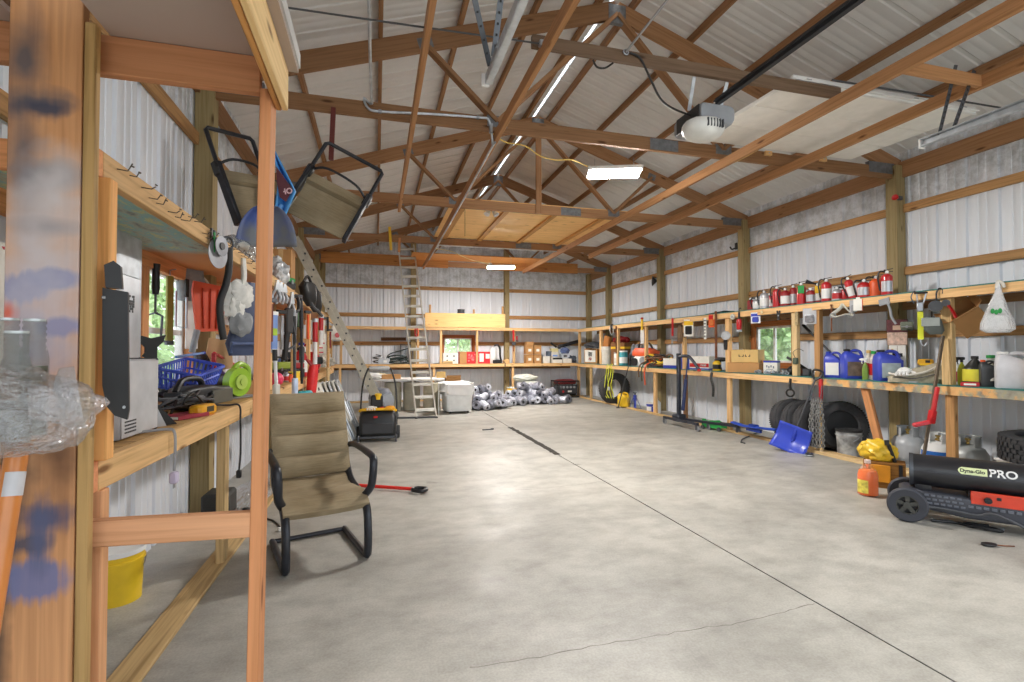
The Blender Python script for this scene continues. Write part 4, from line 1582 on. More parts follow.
# hanging plastic bag
p = hung(999, 288); t = thing('plastic_bag', 'white carrier bag with green print hung from the upper beam', 'bag', (HX - .03, p.y, p.z), FR + R(30))
mb = MB()
rloft(mb, [(.05, .03, .02, .009, .01, 0), (-.04, .05, .03, .012, .01, 0), (-.2, .14, .08, .03, .0, 0), (-.33, .22, .13, .05, 0, 0), (-.39, .23, .14, .06, 0, 0), (-.42, .15, .1, .04, 0, 0)], 6)
rg = random.Random(2)
for v in mb.bm.verts:
    a = math.atan2(v.co.y, v.co.x)
    v.co.x *= 1 + .09 * math.sin(a * 9)
    v.co.y *= 1 + .12 * math.sin(a * 7 + 1)
part('bag_film', mb, film_mat((232, 234, 236), .72), t)
mb = MB()
for i in range(3):
    mb.blob((-.03 + i * .025, -.072, -.22 - .01 * (i % 2)), (.03, .01, .05), 2)
part('green_print', mb, GREEN, t)
part('tied_neck', MB().tube([(.0, 0, .0), (.01, 0, .06), (.04, 0, .04), (.05, 0, .0)], .014, 8, smooth=4), OFFW, t)
# cardboard box wedged on the lower girt
p = ax(976, 326, 6.0)
c = carton('open brown cardboard box hung tilted under the upper shelf', .26, .22, .26, CARD, False, None, (6.0, p.y, p.z), 0, (R(38), R(-36), FR + R(30)), flaps=True)

# ================================================================== RIGHT WORKBENCH
def RBN(u, X, z=1.0):
    return Vector((X, ax(u, 380, X).y, z))


WR_BOX = lambda *a: None
yc, w, h = fitR(586, 604, 347, 5.9, 1.0)
t = carton('white and brown carton with black print near the back corner', .42, .34, .42, CARD, True, None, RBN(594, 5.92), FR + R(35), printed=((-.05, .5, .8, .8, PAPER), (-.05, .62, .3, .3, BLACK), (-.05, .3, .25, .2, RED)))
cloth_heap('gear_heap', 'heap of dark work gear on the printed carton', 'gear', RBN(595, 5.9, 1.43), (.55, .5, .22), DGREY, 4)
carton('tilted orange brown carton on top of the dark gear', .22, .06, .34, mat((196, 128, 66), .8), False, None, RBN(606, 5.95, 1.42), 0, (R(-4), R(12), FR + R(30)))
bucket('tall white bucket streaked with dirt on the back part of the bench', .13, .15, .46, OFFW, RBN(607, 5.84))
t = carton('brown carton with a yellow rim behind the upright', .5, .36, .56, mat((130, 88, 52), .8), False, (YELLOW, .72, .82), RBN(623, 6.02), FR + R(15))
cloth_heap('black_bag', 'black and red bag slumped on the yellow rimmed carton', 'bag', RBN(622, 6.02, 1.56), (.4, .45, .18), REDD, 9)
bottle('paint_can', 'white round tin in front of the yellow rimmed carton', 'can', .1, .32, WHITE, GREY, OFFW, .8, RBN(618, 5.78), shoulder=.84)
bottle('paint_can', 'teal and white round tin beside the white one', 'can', .1, .36, TEAL, WHITE, WHITE, .8, RBN(623.5, 5.76), shoulder=.84)
# orange blower
t = thing('leaf_blower', 'orange and white engine blower behind the upright', 'blower', RBN(645, 5.88), FR + R(20))
mb = MB(); rloft(mb, [(.0, .5, .3, .06, 0, 0), (.08, .54, .34, .08, 0, 0), (.2, .44, .3, .08, -.02, 0), (.25, .36, .24, .06, -.02, 0)])
part('base_housing', mb, WHITE, t)
mb = MB(); rloft(mb, [(.24, .6, .3, .08, .02, 0), (.34, .62, .32, .09, .03, 0), (.42, .4, .24, .08, -.02, 0)])
part('engine_cover', mb, ORANGE, t)
part('handle', MB().tube([(-.18, 0, .4), (-.12, 0, .54), (.1, 0, .54), (.22, 0, .4)], .022, 8, smooth=5), BLACK, t)
part('air_filter', MB().cyl((-.16, -.1, .1), (-.16, -.19, .1), .09, n=18), BLACK, t)
part('pull_starter', MB().cyl((.08, -.12, .14), (.08, -.19, .14), .08, n=18), GREY, t)
cloth_heap('grey_parts_bag', 'grey bag of parts standing behind the blower', 'bag', RBN(636, 6.1), (.3, .3, .62), mat((120, 124, 130), .6, 0, .3, 14.), 13)
# hose heap
t = thing('hose_bundle', 'tangled bundle of hoses and yellow straps hanging over the bench edge', 'hoses', RBN(659, 5.82), FR + R(10))
HM = [mat((120, 84, 52), .6), BLACK, mat((60, 78, 54), .6), YELLOW, ORANGE, mat((96, 60, 44), .7)]
rg = random.Random(11)
for k in range(11):
    pts = []
    for j in range(6):
        a = j * 1.1 + rg.uniform(-.3, .3)
        pts.append((rg.uniform(.16, .34) * math.cos(a) * 1.2, rg.uniform(.06, .2) * math.sin(a), .03 + rg.uniform(0, .24)))
    part('hose', MB().tube(pts, rg.uniform(.014, .024), 8, closed=True, smooth=6), HM[k % 6], t)
for k in range(3):
    x = -.3 + k * .1
    part('hanging_end', MB().tube([(x, -.05, .12), (x - .05, -.2, .06), (x - .06, -.255, -.08), (x - .05, -.25, -.22 - k * .08)], .016, 8, smooth=5), HM[(k * 2) % 6], t)
# coolant / tools
t = carton('white and blue carton lying behind the engine hoist', .34, .26, .2, PAPER, False, (BLUE, .0, .3), RBN(674, 5.9), FR + R(20))
t = carton('blue case standing behind the engine hoist boom', .3, .24, .24, BLUE, False, (mat((36, 50, 130), .4), .45, .52), RBN(689, 5.92), FR + R(20))
t = carton('white and red printed carton beside the hoist boom', .42, .3, .25, PAPER, False, (BLUE, .02, .12), RBN(704, 5.94), FR + R(20), printed=((-.0, .34, .96, .28, RED), (.2, .34, .3, .12, WHITE)))
bottle('yellow_canister', 'yellow canister with a black band in front of the rusty bar', 'canister', .07, .2, YELLOW, BLACK, BLACK, .5, RBN(717, 5.82))
t = thing('cordless_drill', 'black and red cordless drill standing on the bench beside the yellow canister', 'drill', RBN(722, 5.9), FR + R(40))
part('body', MB().lathe([(.02, -.11), (.04, -.1), (.04, .02), (.03, .06), (.016, .12)], base=(0, 0, .2), axis=(1, 0, 0), n=14), BLACK, t)
part('grip', MB().bar((-.03, 0, .18), (-.06, 0, .05), .04, .05, bev=.01), BLACK, t)
part('battery', MB().box((-.06, 0, .03), (.11, .08, .06), bev=.01), REDD, t)
spray_bottle('white and blue spray bottle beside the pale upright', WHITE, BLUE, BLUE, RBN(733, 5.85), FR + R(30), .27)
bottle('detergent_bottle', 'tall yellow bottle behind the stacked cartons', 'bottle', .06, .36, YELLOW, WHITE, None, .4, RBN(737, 5.98))
cloth_heap('plastic_sack', 'clear grey plastic sack beside the wall post', 'sack', RBN(741, 6.1), (.3, .3, .42), mat((176, 178, 176), .35, 0, .2, 12.), 19)
carton('flat brown carton under the yellow printed one', .5, .42, .16, CARD, True, None, RBN(748, 5.9), FR + R(28))
t = carton('pale yellow carton with dark letters stacked on the flat brown one', .42, .3, .21, CARDL, False, None, RBN(748, 5.88, 1.163), FR + R(30))
mb = MB()
for i, x in enumerate((-.075, -.025, .025, .075)):
    mb.box((x, -.151, .10), (.03, .002, .012)).box((x + (.009 if i % 2 else -.009), -.151, .117), (.012, .002, .024))
part('dark_print', mb, BLACK, t)
carton('brown carton standing behind the yellow printed carton', .3, .24, .2, CARD, True, None, RBN(761, 6.08), FR + R(10))
t = carton('small white box with a blue lid under the window', .2, .14, .2, PAPER, False, (BLUE, .86, 1.0), RBN(772, 5.88), FR + R(30))
mb = MB()
for i, x in enumerate((-.05, -.02, .01, .045)):
    mb.box((x, -.071, .115 - .012 * (i % 2)), (.018, .002, .034))
mb.box((-.01, -.071, .07), (.1, .002, .008))
part('grey_print', mb, mat((120, 128, 140), .6), t)
rg = random.Random(31)
for i in range(11):
    u = 757 + i * 3.0
    p = RBN(u, 5.76 + .04 * (i % 3))
    t = thing('pipe_fitting', 'bright metal pipe fitting lying loose at the bench edge under the window', 'fitting', p, rg.uniform(0, 6), 'pipe fittings under the window')
    mm = (STEEL, GALV, mat((150, 110, 80), .4, .5))[i % 3]
    part('socket', MB().ringlathe([(.014, -.03), (.024, -.03), (.024, .03), (.014, .03), (.014, -.03)], base=(0, 0, .0245), axis=(1, 0, 0), n=14), mm, t)
    part('collar', MB().ringlathe([(.02, .022), (.0285, .022), (.0285, .036), (.02, .036), (.02, .022)], base=(0, 0, .0285), axis=(1, 0, 0), n=14), mm, t)
# winch / come-along
t = thing('cable_winch', 'black hand winch with straps lying on the bench right of the window', 'winch', RBN(803, 5.82), FR + R(25))
part('frame', MB().box((0, 0, .05), (.2, .1, .1), bev=.012), DGREY, t)
part('drum', MB().cyl((-.04, -.06, .06), (-.04, .06, .06), .055, n=18), RUST, t)
part('lever', MB().tube([(.05, 0, .09), (-.1, -.02, .2), (-.2, -.03, .26)], .018, 8, smooth=4), BLACK, t)
part('cable_hook', MB().tube([(.1, 0, .05), (.2, 0, .06), (.24, 0, .02), (.22, 0, .012)], .01, 8, smooth=4), STEEL, t)
cloth_heap('strap_heap', 'heap of black webbing straps at the foot of the pale upright', 'straps', RBN(797, 5.95), (.3, .2, .16), BLACK, 23)
p = ax(794, 361, SX); t = thing('junction_box', 'small green device fixed low on the pale upright', 'device', (SX + .025, p.y, p.z), FR)
part('case', MB().box((0, 0, 0), (.07, .05, .09), bev=.01), mat((70, 84, 70), .6), t)
part('cable', MB().tube([(0, 0, .04), (-.02, -.02, .12), (.1, -.05, .17), (.2, -.06, .14)], .004, 6, smooth=4), BLACK, t)
t = thing('pry_bar', 'long dark bar leaning from the wall girt down behind the blue jugs', 'bar', (0, 0, 0))
a, b = ax(803, 325, 6.22), ax(836, 358, 6.0)
part('bar', MB().cyl(a, b, .014, n=8), DGREY, t)
part('grip', MB().cyl(a, a + (b - a) * .25, .02, n=8), BLACK, t)
DB = mat((44, 44, 84), .4)
JB = mat((62, 76, 184), .36, 0, .08)
jug('blue oil jug with a large white label, left of the blue jugs', .2, .13, .34, JB, BLUE, PAPER, RBN(833.5, 5.82), FR + R(32), 'blue jugs on the workbench')
jug('big blue jug with a dark label, middle of the three blue jugs', .24, .18, .37, JB, BLACK, mat((110, 92, 80), .5, 0, .5, 14.), RBN(853, 5.84), FR + R(62), 'blue jugs on the workbench')
spray_bottle('green spray bottle with a white head between the big blue jugs', mat((120, 150, 60), .4), WHITE, None, RBN(865.5, 5.78), FR + R(30), .27, .034)
bottle('fluid_bottle', 'red and white bottle with a green cap between the blue jugs', 'bottle', .045, .35, mat((200, 190, 180), .4), GREEN, RED, .5, RBN(874, 5.84))
bottle('fluid_bottle', 'pale bottle with a tan cap behind the green spray bottle', 'bottle', .04, .36, OFFW, CARDL, REDD, .5, RBN(869, 5.92))
jug('big blue jug with a pale label, nearest the tool bag', .26, .19, .36, JB, BLACK, mat((170, 184, 190), .5, 0, .2, 14.), RBN(888, 5.82), FR + R(62), 'blue jugs on the workbench')
# boxes stacked at the post
p = RBN(898, 6.0)
t = carton('white card box with black print, lowest of the stack at the wall post', .16, .1, .42, PAPER, False, None, p, FR + R(35), printed=((0, .72, .6, .1, BLACK), (-.3, .85, .15, .08, YELLOW), (0, .5, .5, .06, DGREY)))
carton('pale flowered box in the middle of the stack at the wall post', .19, .12, .15, mat((206, 176, 160), .7, 0, .35, 26.), False, None, p + Vector((0, 0, .422)), FR + R(35))
carton('maroon box with a pale arch on top of the stack at the wall post', .2, .12, .15, mat((96, 52, 56), .7, 0, .3, 20.), False, None, p + Vector((0, 0, .574)), FR + R(35), printed=((0, .35, .4, .35, mat((200, 170, 150), .7)),))
# tool bag
t = thing('canvas_bag', 'beige canvas bag slumped on the bench under the yellow strap', 'bag', RBN(917, 5.8), FR + R(30))
mb = MB()
rloft(mb, [(0, .5, .2, .08, 0, 0), (.05, .54, .24, .1, 0, 0), (.1, .44, .2, .09, .04, 0), (.16, .26, .13, .05, .12, 0), (.22, .1, .05, .02, .2, 0)], 6)
for v in mb.bm.verts:
    v.co.x += .02 * math.sin(v.co.z * 60 + v.co.y * 20)
    v.co.y += .014 * math.sin(v.co.x * 40)
part('bag_body', mb, mat((172, 164, 142), .85, 0, .2, 30.), t)
mb = MB().tube([(-.24, -.1, .1), (-.1, -.135, .08), (.1, -.11, .13), (.24, -.05, .24)], .012, 8, smooth=4)
part('piping', mb, OFFW, t)
part('zip', MB().tube([(-.2, -.125, .06), (0, -.13, .05), (.16, -.11, .1)], .006, 6, smooth=4), DGREY, t)
t = thing('work_glove', 'white glove with a green cuff lying on the canvas bag', 'glove', RBN(905, 5.7, 1.09), FR + R(30))
mb = MB().blob((0, 0, .04), (.13, .1, .08), 3, noise=.1, seed=3)
for i in range(4):
    mb.tube([(-.04 + i * .027, -.03, .03), (-.06 + i * .03, -.08, .02), (-.07 + i * .034, -.11, -.01)], .013, 7)
mb.tube([(.05, -.0, .03), (.09, -.04, .02), (.1, -.07, .0)], .014, 7)
part('glove_shell', mb, WHITE, t)
part('cuff', MB().box((0, .06, .05), (.1, .04, .05), bev=.012), GREEN, t)
t = thing('tape_measure', 'yellow tape case half out of the canvas bag', 'tape measure', RBN(926, 5.86, 1.19), FR + R(30))
part('case', MB().box((0, 0, .035), (.14, .07, .07), bev=.016), mat((214, 160, 30), .5), t)
part('tape_blade', MB().box((.0, -.036, .012), (.1, .003, .02)), YELLOW, t)
part('belt_clip', MB().box((.02, -.037, .045), (.04, .004, .03)), BLACK, t)
t = thing('wrench', 'steel spanner lying at the bench edge before the canvas bag', 'wrench', RBN(910, 5.685), FR)
part('shank', MB().bar((-.12, 0, .01), (.08, 0, .01), .024, .012), GALV, t)
part('jaw', MB().box((-.13, .016, .012), (.05, .016, .018), bev=.003).box((-.13, -.016, .012), (.05, .016, .018), bev=.003), GALV, t)
# right end bottles
spray_bottle('white spray bottle with a black trigger and pink label behind the upright', WHITE, BLACK, mat((190, 60, 96), .5), RBN(957, 5.88), FR + R(20), .30, .034)
spray_bottle('yellow green spray bottle next to the black jug', mat((186, 190, 40), .4), BLACK, None, RBN(962, 5.82), FR + R(20), .30, .036)
t = bottle('antifreeze_jug', 'round black jug with a yellow label on the bench', 'jug', .095, .3, mat((36, 38, 36), .35), BLACK, mat((214, 206, 60), .5), .25, RBN(975, 5.80), shoulder=.56)
t = thing('small_carton', 'small flat red box at the bench edge before the black jug', 'box', RBN(970, 5.69), FR + R(30))
part('box_body', MB().box((0, 0, .02), (.14, .05, .04), bev=.002), RED, t)
part('printed_label', MB().box((0, -.0255, .02), (.09, .001, .018)), PAPER, t)
t = jug('dark grey oil bottle with an orange cap on the bench', .13, .08, .26, mat((60, 62, 64), .35), ORANGE, None, RBN(988, 5.78), FR + R(50))
bottle('fluid_bottle', 'bottle with a green cap behind the dark grey oil bottle', 'bottle', .045, .31, mat((200, 200, 190), .4), GREEN, None, .6, RBN(991, 5.92))
t = thing('spray_gun', 'white hand sprayer with a curved black hose on the bench', 'sprayer', RBN(998, 5.84), FR + R(30))
part('tank', MB().lathe([(.04, 0), (.045, .02), (.045, .08), (.02, .12), (.02, .14)], n=18), WHITE, t)
part('pump_handle', MB().cyl((.06, 0, .02), (.06, 0, .26), .014, n=10).box((.06, 0, .26), (.03, .03, .08), bev=.006), BLACK, t)
part('hose', MB().tube([(-.08, .04, .12), (-.06, .04, .22), (.02, .03, .25), (.08, .02, .22)], .008, 8, smooth=5), BLACK, t)
part('nozzle', MB().bar((-.12, -.05, .03), (.02, -.05, .1), .03, .03, bev=.008), OFFW, t)
jug('large pale grey jug at the right edge of the picture', .26, .16, .34, mat((206, 206, 210), .35), WHITE, None, RBN(1014, 5.78), FR + R(35))
bottle('red_can', 'red tin on the bench beyond the right edge', 'can', .06, .2, RED, STEEL, WHITE, .8, RBN(1035, 5.85), shoulder=.86)
# things stored under the bench top
t = thing('hanging_webbing', 'black webbing strap dangling below the bench beside the hoist', 'strap', (SX - .02, ax(713, 380, SX).y, .9), FR)
part('webbing', MB().tube([(0, 0, .08), (.0, -.02, -.02), (.04, -.02, -.12), (.06, -.02, -.2), (.05, -.02, -.34)], .02, 8, smooth=5, flat=.3), BLACK, t)
part('hook', MB().tube([(0, .01, .11), (0, -.03, .11), (0, -.03, .07)], .006, 6), STEEL, t)
t = thing('tow_hook', 'black shackle hooked under the bench edge above the tyres', 'hook', (SX - .03, ax(792, 390, SX).y, .86), FR + R(30))
part('ring', MB().tube([(.05 * math.cos(a), 0, -.1 + .05 * math.sin(a)) for a in [i * PI / 8 for i in range(16)]], .012, 8, True), BLACK, t)
part('webbing', MB().tube([(0, .02, .1), (0, -.01, .0), (.01, 0, -.06)], .02, 8, flat=.4, smooth=3), BLACK, t)
# ================================================================== RIGHT WALL: FLOOR
def FLR(u, v):
    return az(u, v, 0)


p = Vector((5.80, ax(613, 388, 5.80).y, 0))
tyre('upright car tyre under the bench near the back corner', .40, .24, (5.84, p.y, .397), (R(90), 0, R(4)), None, 'road')
t = thing('tie_strap', 'yellow tie down strap draped over the upright tyre', 'strap', (5.57, ax(609, 388, 5.57).y, 0), FR + R(25))
for k in range(4):
    x = -.12 + k * .07
    part('strap', MB().tube([(x + .02, .1, 1.02), (x + .01, .06, .95), (x, .02, .7), (x + .05 * math.sin(k * 2), -.02, .5), (x - .04 * math.cos(k), 0, .3), (x + .04, .02, .18)], .014, 6, smooth=5, flat=.5), mat((206, 208, 60), .6), t)
part('buckle', MB().box((.02, -.03, .42), (.06, .03, .09), bev=.006), GALV, t)
t = thing('walking_cane', 'thin dark pole leaning on the bench beside the yellow jug', 'pole', (0, 0, 0))
a, b = FLR(618, 408), ax(631, 356, SX - .02)
part('shaft', MB().cyl(a, b, .012, n=8), DGREY, t)
part('foot', MB().cyl(a, a + (b - a).normalized() * .03, .05, .02, n=12), BLACK, t)
part('grip', MB().cyl(b - (b - a).normalized() * .12, b, .018, n=8), BLACK, t)
p = Vector((5.66, ax(626, 400, 5.72).y, .04))
jug('yellow fuel jug standing on the floor board beside the tyre', .26, .17, .33, YELLOW, BLACK, None, p, FR + R(40))
p = Vector((5.86, ax(635, 400, 5.86).y, 0))
t = thing('jack_stand', 'blue jack stand on the floor beside the yellow fuel jug', 'jack stand', p, FR + R(20))
for sx in (-1, 1):
    for sy in (-1, 1):
        part('leg', MB().bar((sx * .1, sy * .1, 0), (sx * .03, sy * .03, .24), .04, .008), BLUE, t)
part('column', MB().box((0, 0, .25), (.06, .06, .14), bev=.006), BLUE, t)
part('saddle', MB().cyl((0, 0, .3), (0, 0, .36), .02, n=10).box((0, 0, .37), (.09, .05, .02), bev=.004), DGREY, t)
p = Vector((5.84, ax(651, 400, 5.84).y, 0))
bucket('small blue and white tub on the floor beside the pale bench leg', .09, .1, .2, BLUE, p, FR, WHITE, WHITE)
p = Vector((5.85, ax(659, 400, 5.9).y, 0))
bottle('washer_bottle', 'white bottle on the floor behind the pale bench leg', 'bottle', .08, .34, WHITE, GREY, None, .3, p)
# engine hoist
t = thing('engine_hoist', 'dark steel engine hoist on casters in front of the bench', 'hoist', (5.30, 7.95, 0), R(4))
t.scale = (.92, .92, .94)
HS = mat((54, 58, 68), .4, .3, .15)
part('mast', MB().box((0, 0, .75), (.07, .07, 1.28), bev=.008).box((0, 0, .15), (.2, .2, .14), bev=.02), HS, t)
pts = [(0, 0, 1.30), (.0, -.06, 1.335), (.03, -.24, 1.335), (.06, -.32, 1.27), (.1, -.46, 1.1)]
part('boom', MB().tube(pts, .03, 8, smooth=4), HS, t)
part('boom_hook', MB().box((.1, -.47, 1.08), (.05, .08, .05), bev=.01), RED, t)
part('hydraulic_ram', MB().cyl((.03, -.08, .3), (.04, -.16, .9), .034, n=14).cyl((.04, -.16, .9), (.05, -.22, 1.32), .014, n=10), mat((60, 70, 110), .35, .3), t)
part('leg', MB().bar((-.12, .32, .13), (-.16, -.74, .13), .045, .045), HS, t)
part('leg', MB().bar((.0, .1, .13), (.34, -1.2, .13), .045, .045), HS, t)
part('cross_bar', MB().bar((-.15, -.1, .13), (.1, -.1, .13), .045, .045), HS, t)
for x, y in ((-.13, .28), (-.16, -.72), (.34, -1.18), (.2, -.6)):
    c = part('caster', MB().cyl((x - .016, y, .05), (x + .016, y, .05), .05, n=16), GREY, t)
    part('fork', MB().box((x - .024, y, .07), (.006, .05, .09)).box((x + .024, y, .07), (.006, .05, .09)).box((x, y, .112), (.056, .06, .008)), DSTEEL, c)
# green trolley jack
t = thing('trolley_jack', 'green trolley jack with a long dark handle on the floor', 'jack', (5.60, 7.35, 0), R(-76))
t.scale = (.68, .68, .68)
GJ = mat((46, 160, 76), .4)
part('side_plate', MB().prism([(-.3, .06), (.26, .05), (.3, .12), (.05, .24), (-.26, .19), (-.32, .12)], .012, Matrix.Translation((0, -.1, 0)) @ Matrix.Rotation(PI / 2, 4, 'X')), GJ, t)
part('side_plate', MB().prism([(-.3, .06), (.26, .05), (.3, .12), (.05, .24), (-.26, .19), (-.32, .12)], .012, Matrix.Translation((0, .112, 0)) @ Matrix.Rotation(PI / 2, 4, 'X')), GJ, t)
part('lift_arm', MB().bar((-.1, 0, .14), (-.34, 0, .2), .12, .05, bev=.01).cyl((-.33, 0, .2), (-.33, 0, .24), .05, n=14), GJ, t)
part('pump_handle', MB().cyl((.16, 0, .2), (1.0, .05, .22), .016, n=10), BLACK, t)
for x in (-.26, .22):
    for y in (-.14, .14):
        part('wheel', MB().cyl((x, y - .02, .05), (x, y + .02, .05), .05, n=16), DGREY, t)
p = FLR(752, 430)
t = thing('blue_ski', 'blue plastic ski lying along the floor board', 'ski', (0, 0, 0))
a, b = ax(733, 425, 5.57), ax(777, 430, 5.57)
mb = MB()
pp = [a + (b - a) * k / 8 + Vector((0, 0, .05 * max(0, .3 - k / 8) * 3)) for k in range(9)]
mb.tube(pp, .055, 8, flat=.35)
part('runner', mb, mat((44, 82, 190), .35), t)
part('binding', MB().box((a + b) / 2 + Vector((0, 0, .03)), (.08, .14, .03), bev=.006), mat((30, 60, 150), .4), t)
part('keel', MB().box((a + b) / 2 + Vector((0, 0, -.04)), (.03, .3, .05)), mat((30, 60, 150), .4), t)
p = Vector((5.4, 6.2, 0))
t = thing('tool_bar', 'thin dark iron bar lying on the floor before the blue ski', 'bar', (0, 0, 0))
part('bar', MB().cyl(FLR(742, 440) + Vector((0, 0, .011)), FLR(762, 431) + Vector((0, 0, .011)), .01, n=8), DGREY, t)
part('hook_end', MB().tube([FLR(742, 440) + Vector((0, 0, .011)), FLR(741, 443) + Vector((0, 0, .011)), FLR(745, 444) + Vector((0, 0, .011))], .01, 8), DGREY, t)
# snow shovel
a = FLR(786, 452)
top = Vector((SX - .035, ax(818, 372, SX - .03).y, 1.06))
t = thing('snow_shovel', 'blue snow shovel leaning against the workbench', 'shovel', a)
ax_ = (top - a)
L = ax_.length
hd = ax_.normalized()
side = Vector((.55, -.835, 0)).normalized()
side = (side - hd * side.dot(hd)).normalized()
nrm = side.cross(hd).normalized()
if nrm.y > 0:
    nrm = -nrm
mb = MB()
rows = []
for i in range(10):
    s = i / 9
    prof = .10 * math.sin(s * PI * .85) - .02 * s
    row = []
    for j in range(11):
        c = (j / 10 - .5)
        rib = .006 * math.sin(j * PI) + (.008 if j in (3, 7) else 0)
        dish = .03 * (abs(c) * 2) ** 3
        row.append(hd * (s * .36) + side * (c * (.44 - .03 * s)) - nrm * (prof - dish - rib) + Vector((0, 0, .012)))
    rows.append(row)
for A, B in zip(rows, rows[1:]):
    for j in range(10):
        mb.quad(A[j], A[j + 1], B[j + 1], B[j])
o = part('blade', mb, mat((52, 74, 190), .3, 0, .06), t)
so = o.modifiers.new('thick', 'SOLIDIFY'); so.thickness = .005
q0 = hd * .24 - nrm * .08
part('shaft', MB().cyl(q0, hd * (L - .08) - nrm * .0, .014, n=10), DGREY, t)
part('socket', MB().cyl(q0 - hd * .08 + nrm * 0, q0 + hd * .12 + nrm * .02, .024, .018, n=10), BLUE, t)
part('grip', MB().tube([hd * (L - .1), hd * (L - .04) + side * .05, hd * (L + .03) + side * .05, hd * (L + .03) - side * .05, hd * (L - .04) - side * .05, hd * (L - .1)], .014, 8, smooth=3), BLACK, t)
# tyres in a row
for i, (y, x, tl, l) in enumerate(((6.08, 5.98, -12, 'leftmost tyre in the row leaning under the window'), (5.87, 5.98, -12, 'second tyre in the row leaning under the window'), (5.66, 5.98, -10, 'third tyre in the row, behind the hanging chain'))):
    tyre(l, .31, .19, (x, y, .325), (R(90 + tl), 0, R(-14)), None, 'road', 'tyres leaning under the bench')
tyre('big black tyre in shade behind the paint bucket', .325, .22, (6.02, 5.34, .345), (R(90 - 8), 0, R(-24)), BLACK, 'road', 'tyres leaning under the bench')
# bucket, chain
p = Vector((5.87, ax(849, 440, 5.87).y, 0))
bucket('battered grey bucket crusted with black tar', .125, .145, .33, mat((150, 152, 152), .6, 0, .8, 8.), p, FR, mat((46, 46, 46), .6))
p = ax(819, 400, SX - .03)
def chain_mesh(mb, pts, lr, wr):
    pts = [Vector(q) for q in pts]
    dense = spline(pts, 24)
    acc, last = 0, dense[0]
    step = lr * 1.45
    k = 0
    for q0, q1 in zip(dense, dense[1:]):
        acc += (q1 - q0).length
        if acc >= step:
            acc = 0
            d = (q1 - last).normalized()
            c = (q1 + last) / 2
            u = d.cross(Vector((1, 0, .1))).normalized()
            if k % 2:
                u = d.cross(u).normalized()
            mb.tube([c + d * lr * math.cos(a) + u * lr * .62 * math.sin(a) for a in [j * PI / 4 for j in range(8)]], wr, 5, True)
            last = q1
            k += 1
    return mb
t = thing('tow_chain', 'heavy steel chain hanging in loops from the bench to the floor', 'chain', (SX - .06, p.y, 0), FR + R(25))
for k, (x, dy) in enumerate(((-.085, .0), (-.045, -.03), (-.005, -.01), (.035, -.03), (.07, 0))):
    top_z = .72 - .04 * abs(k - 1.6)
    mb = chain_mesh(MB(), [(x * .7, dy * .3, .72), (x * .8, dy, top_z - .1), (x, dy - .01, .45), (x + .01 * math.sin(k * 3), dy, .06 + .02 * (k % 2))], .024, .0075)
    part('chain_strand', mb, mat((150, 150, 148), .45, .5, .35, 30.), t)
part('hanger', MB().tube([(-.06, .02, .9), (-.06, -.02, .74), (.05, -.02, .74), (.05, .02, .9)], .008, 8), DSTEEL, t)
t = thing('long_axe', 'red and wood tool handle standing behind the hanging chain', 'handle', (SX - .02, p.y - .02, 0))
part('shaft', MB().cyl((0, 0, .03), (-.0, .0, .95), .02, n=10), PINE_L, t)
part('red_sleeve', MB().cyl((0, 0, .70), (0, 0, .98), .024, n=10), RED, t)
part('steel_tip', MB().cyl((0, 0, 0), (0, 0, .05), .012, .022, n=10), STEEL, t)
p = FLR(809, 456)
t = thing('clevis', 'rusty metal clevis lying on the floor below the chain', 'clevis', p, .6)
part('bow', MB().tube([(-.06, -.03, .015), (-.02, -.04, .015), (.06, -.03, .015), (.08, 0, .015), (.06, .03, .015), (-.02, .04, .015), (-.06, .03, .015)], .013, 8, smooth=4), DSTEEL, t)
part('pin', MB().cyl((-.06, -.055, .015), (-.06, .055, .015), .011, n=8), STEEL, t)
# tow block with yellow bag
p = FLR(884, 489)
t = thing('wooden_tool_box', 'brown wooden box with an orange pouch beside the orange jug', 'box', (p.x + .12, p.y + .09, 0), FR + R(38))
part('crate_body', MB().box((0, 0, .13), (.34, .22, .24), bev=.006).box((0, 0, .0125), (.36, .24, .025)), wood((140, 96, 44), key='tb'), t)
part('pouch', MB().box((-.03, -.118, .14), (.16, .016, .17), bev=.006), mat((214, 140, 24), .6), t)
part('strap', MB().box((.13, -.113, .13), (.03, .006, .22)), BLACK, t)
bx = t
t = thing('yellow_bag', 'crumpled yellow plastic bag on top of the brown wooden box', 'bag', bx.location + Vector((-.02, .05, .255)), FR + R(38))
mb = MB().blob((0, 0, .075), (.32, .24, .25), 4, noise=.12, seed=8)
for v in mb.bm.verts:
    v.co.z = max(v.co.z, 0)
part('bag_film', mb, mat((226, 186, 50), .35, 0, .15, 20., .3), t)
part('knot', MB().blob((-.1, -.03, .15), (.08, .06, .06), 2, noise=.15, seed=2), mat((226, 186, 50), .35), t)
t = thing('lever_grip', 'black lever standing up through the yellow bag', 'lever', bx.location + Vector((.06, -.0, .255)), FR + R(38))
part('lever_arm', MB().cyl((.05, -.09, .0), (-.0, -.11, .17), .017, n=10), BLACK, t)
part('cross_grip', MB().cyl((-.01, -.11, .165), (-.015, -.11, .21), .022, n=10), BLACK, t)
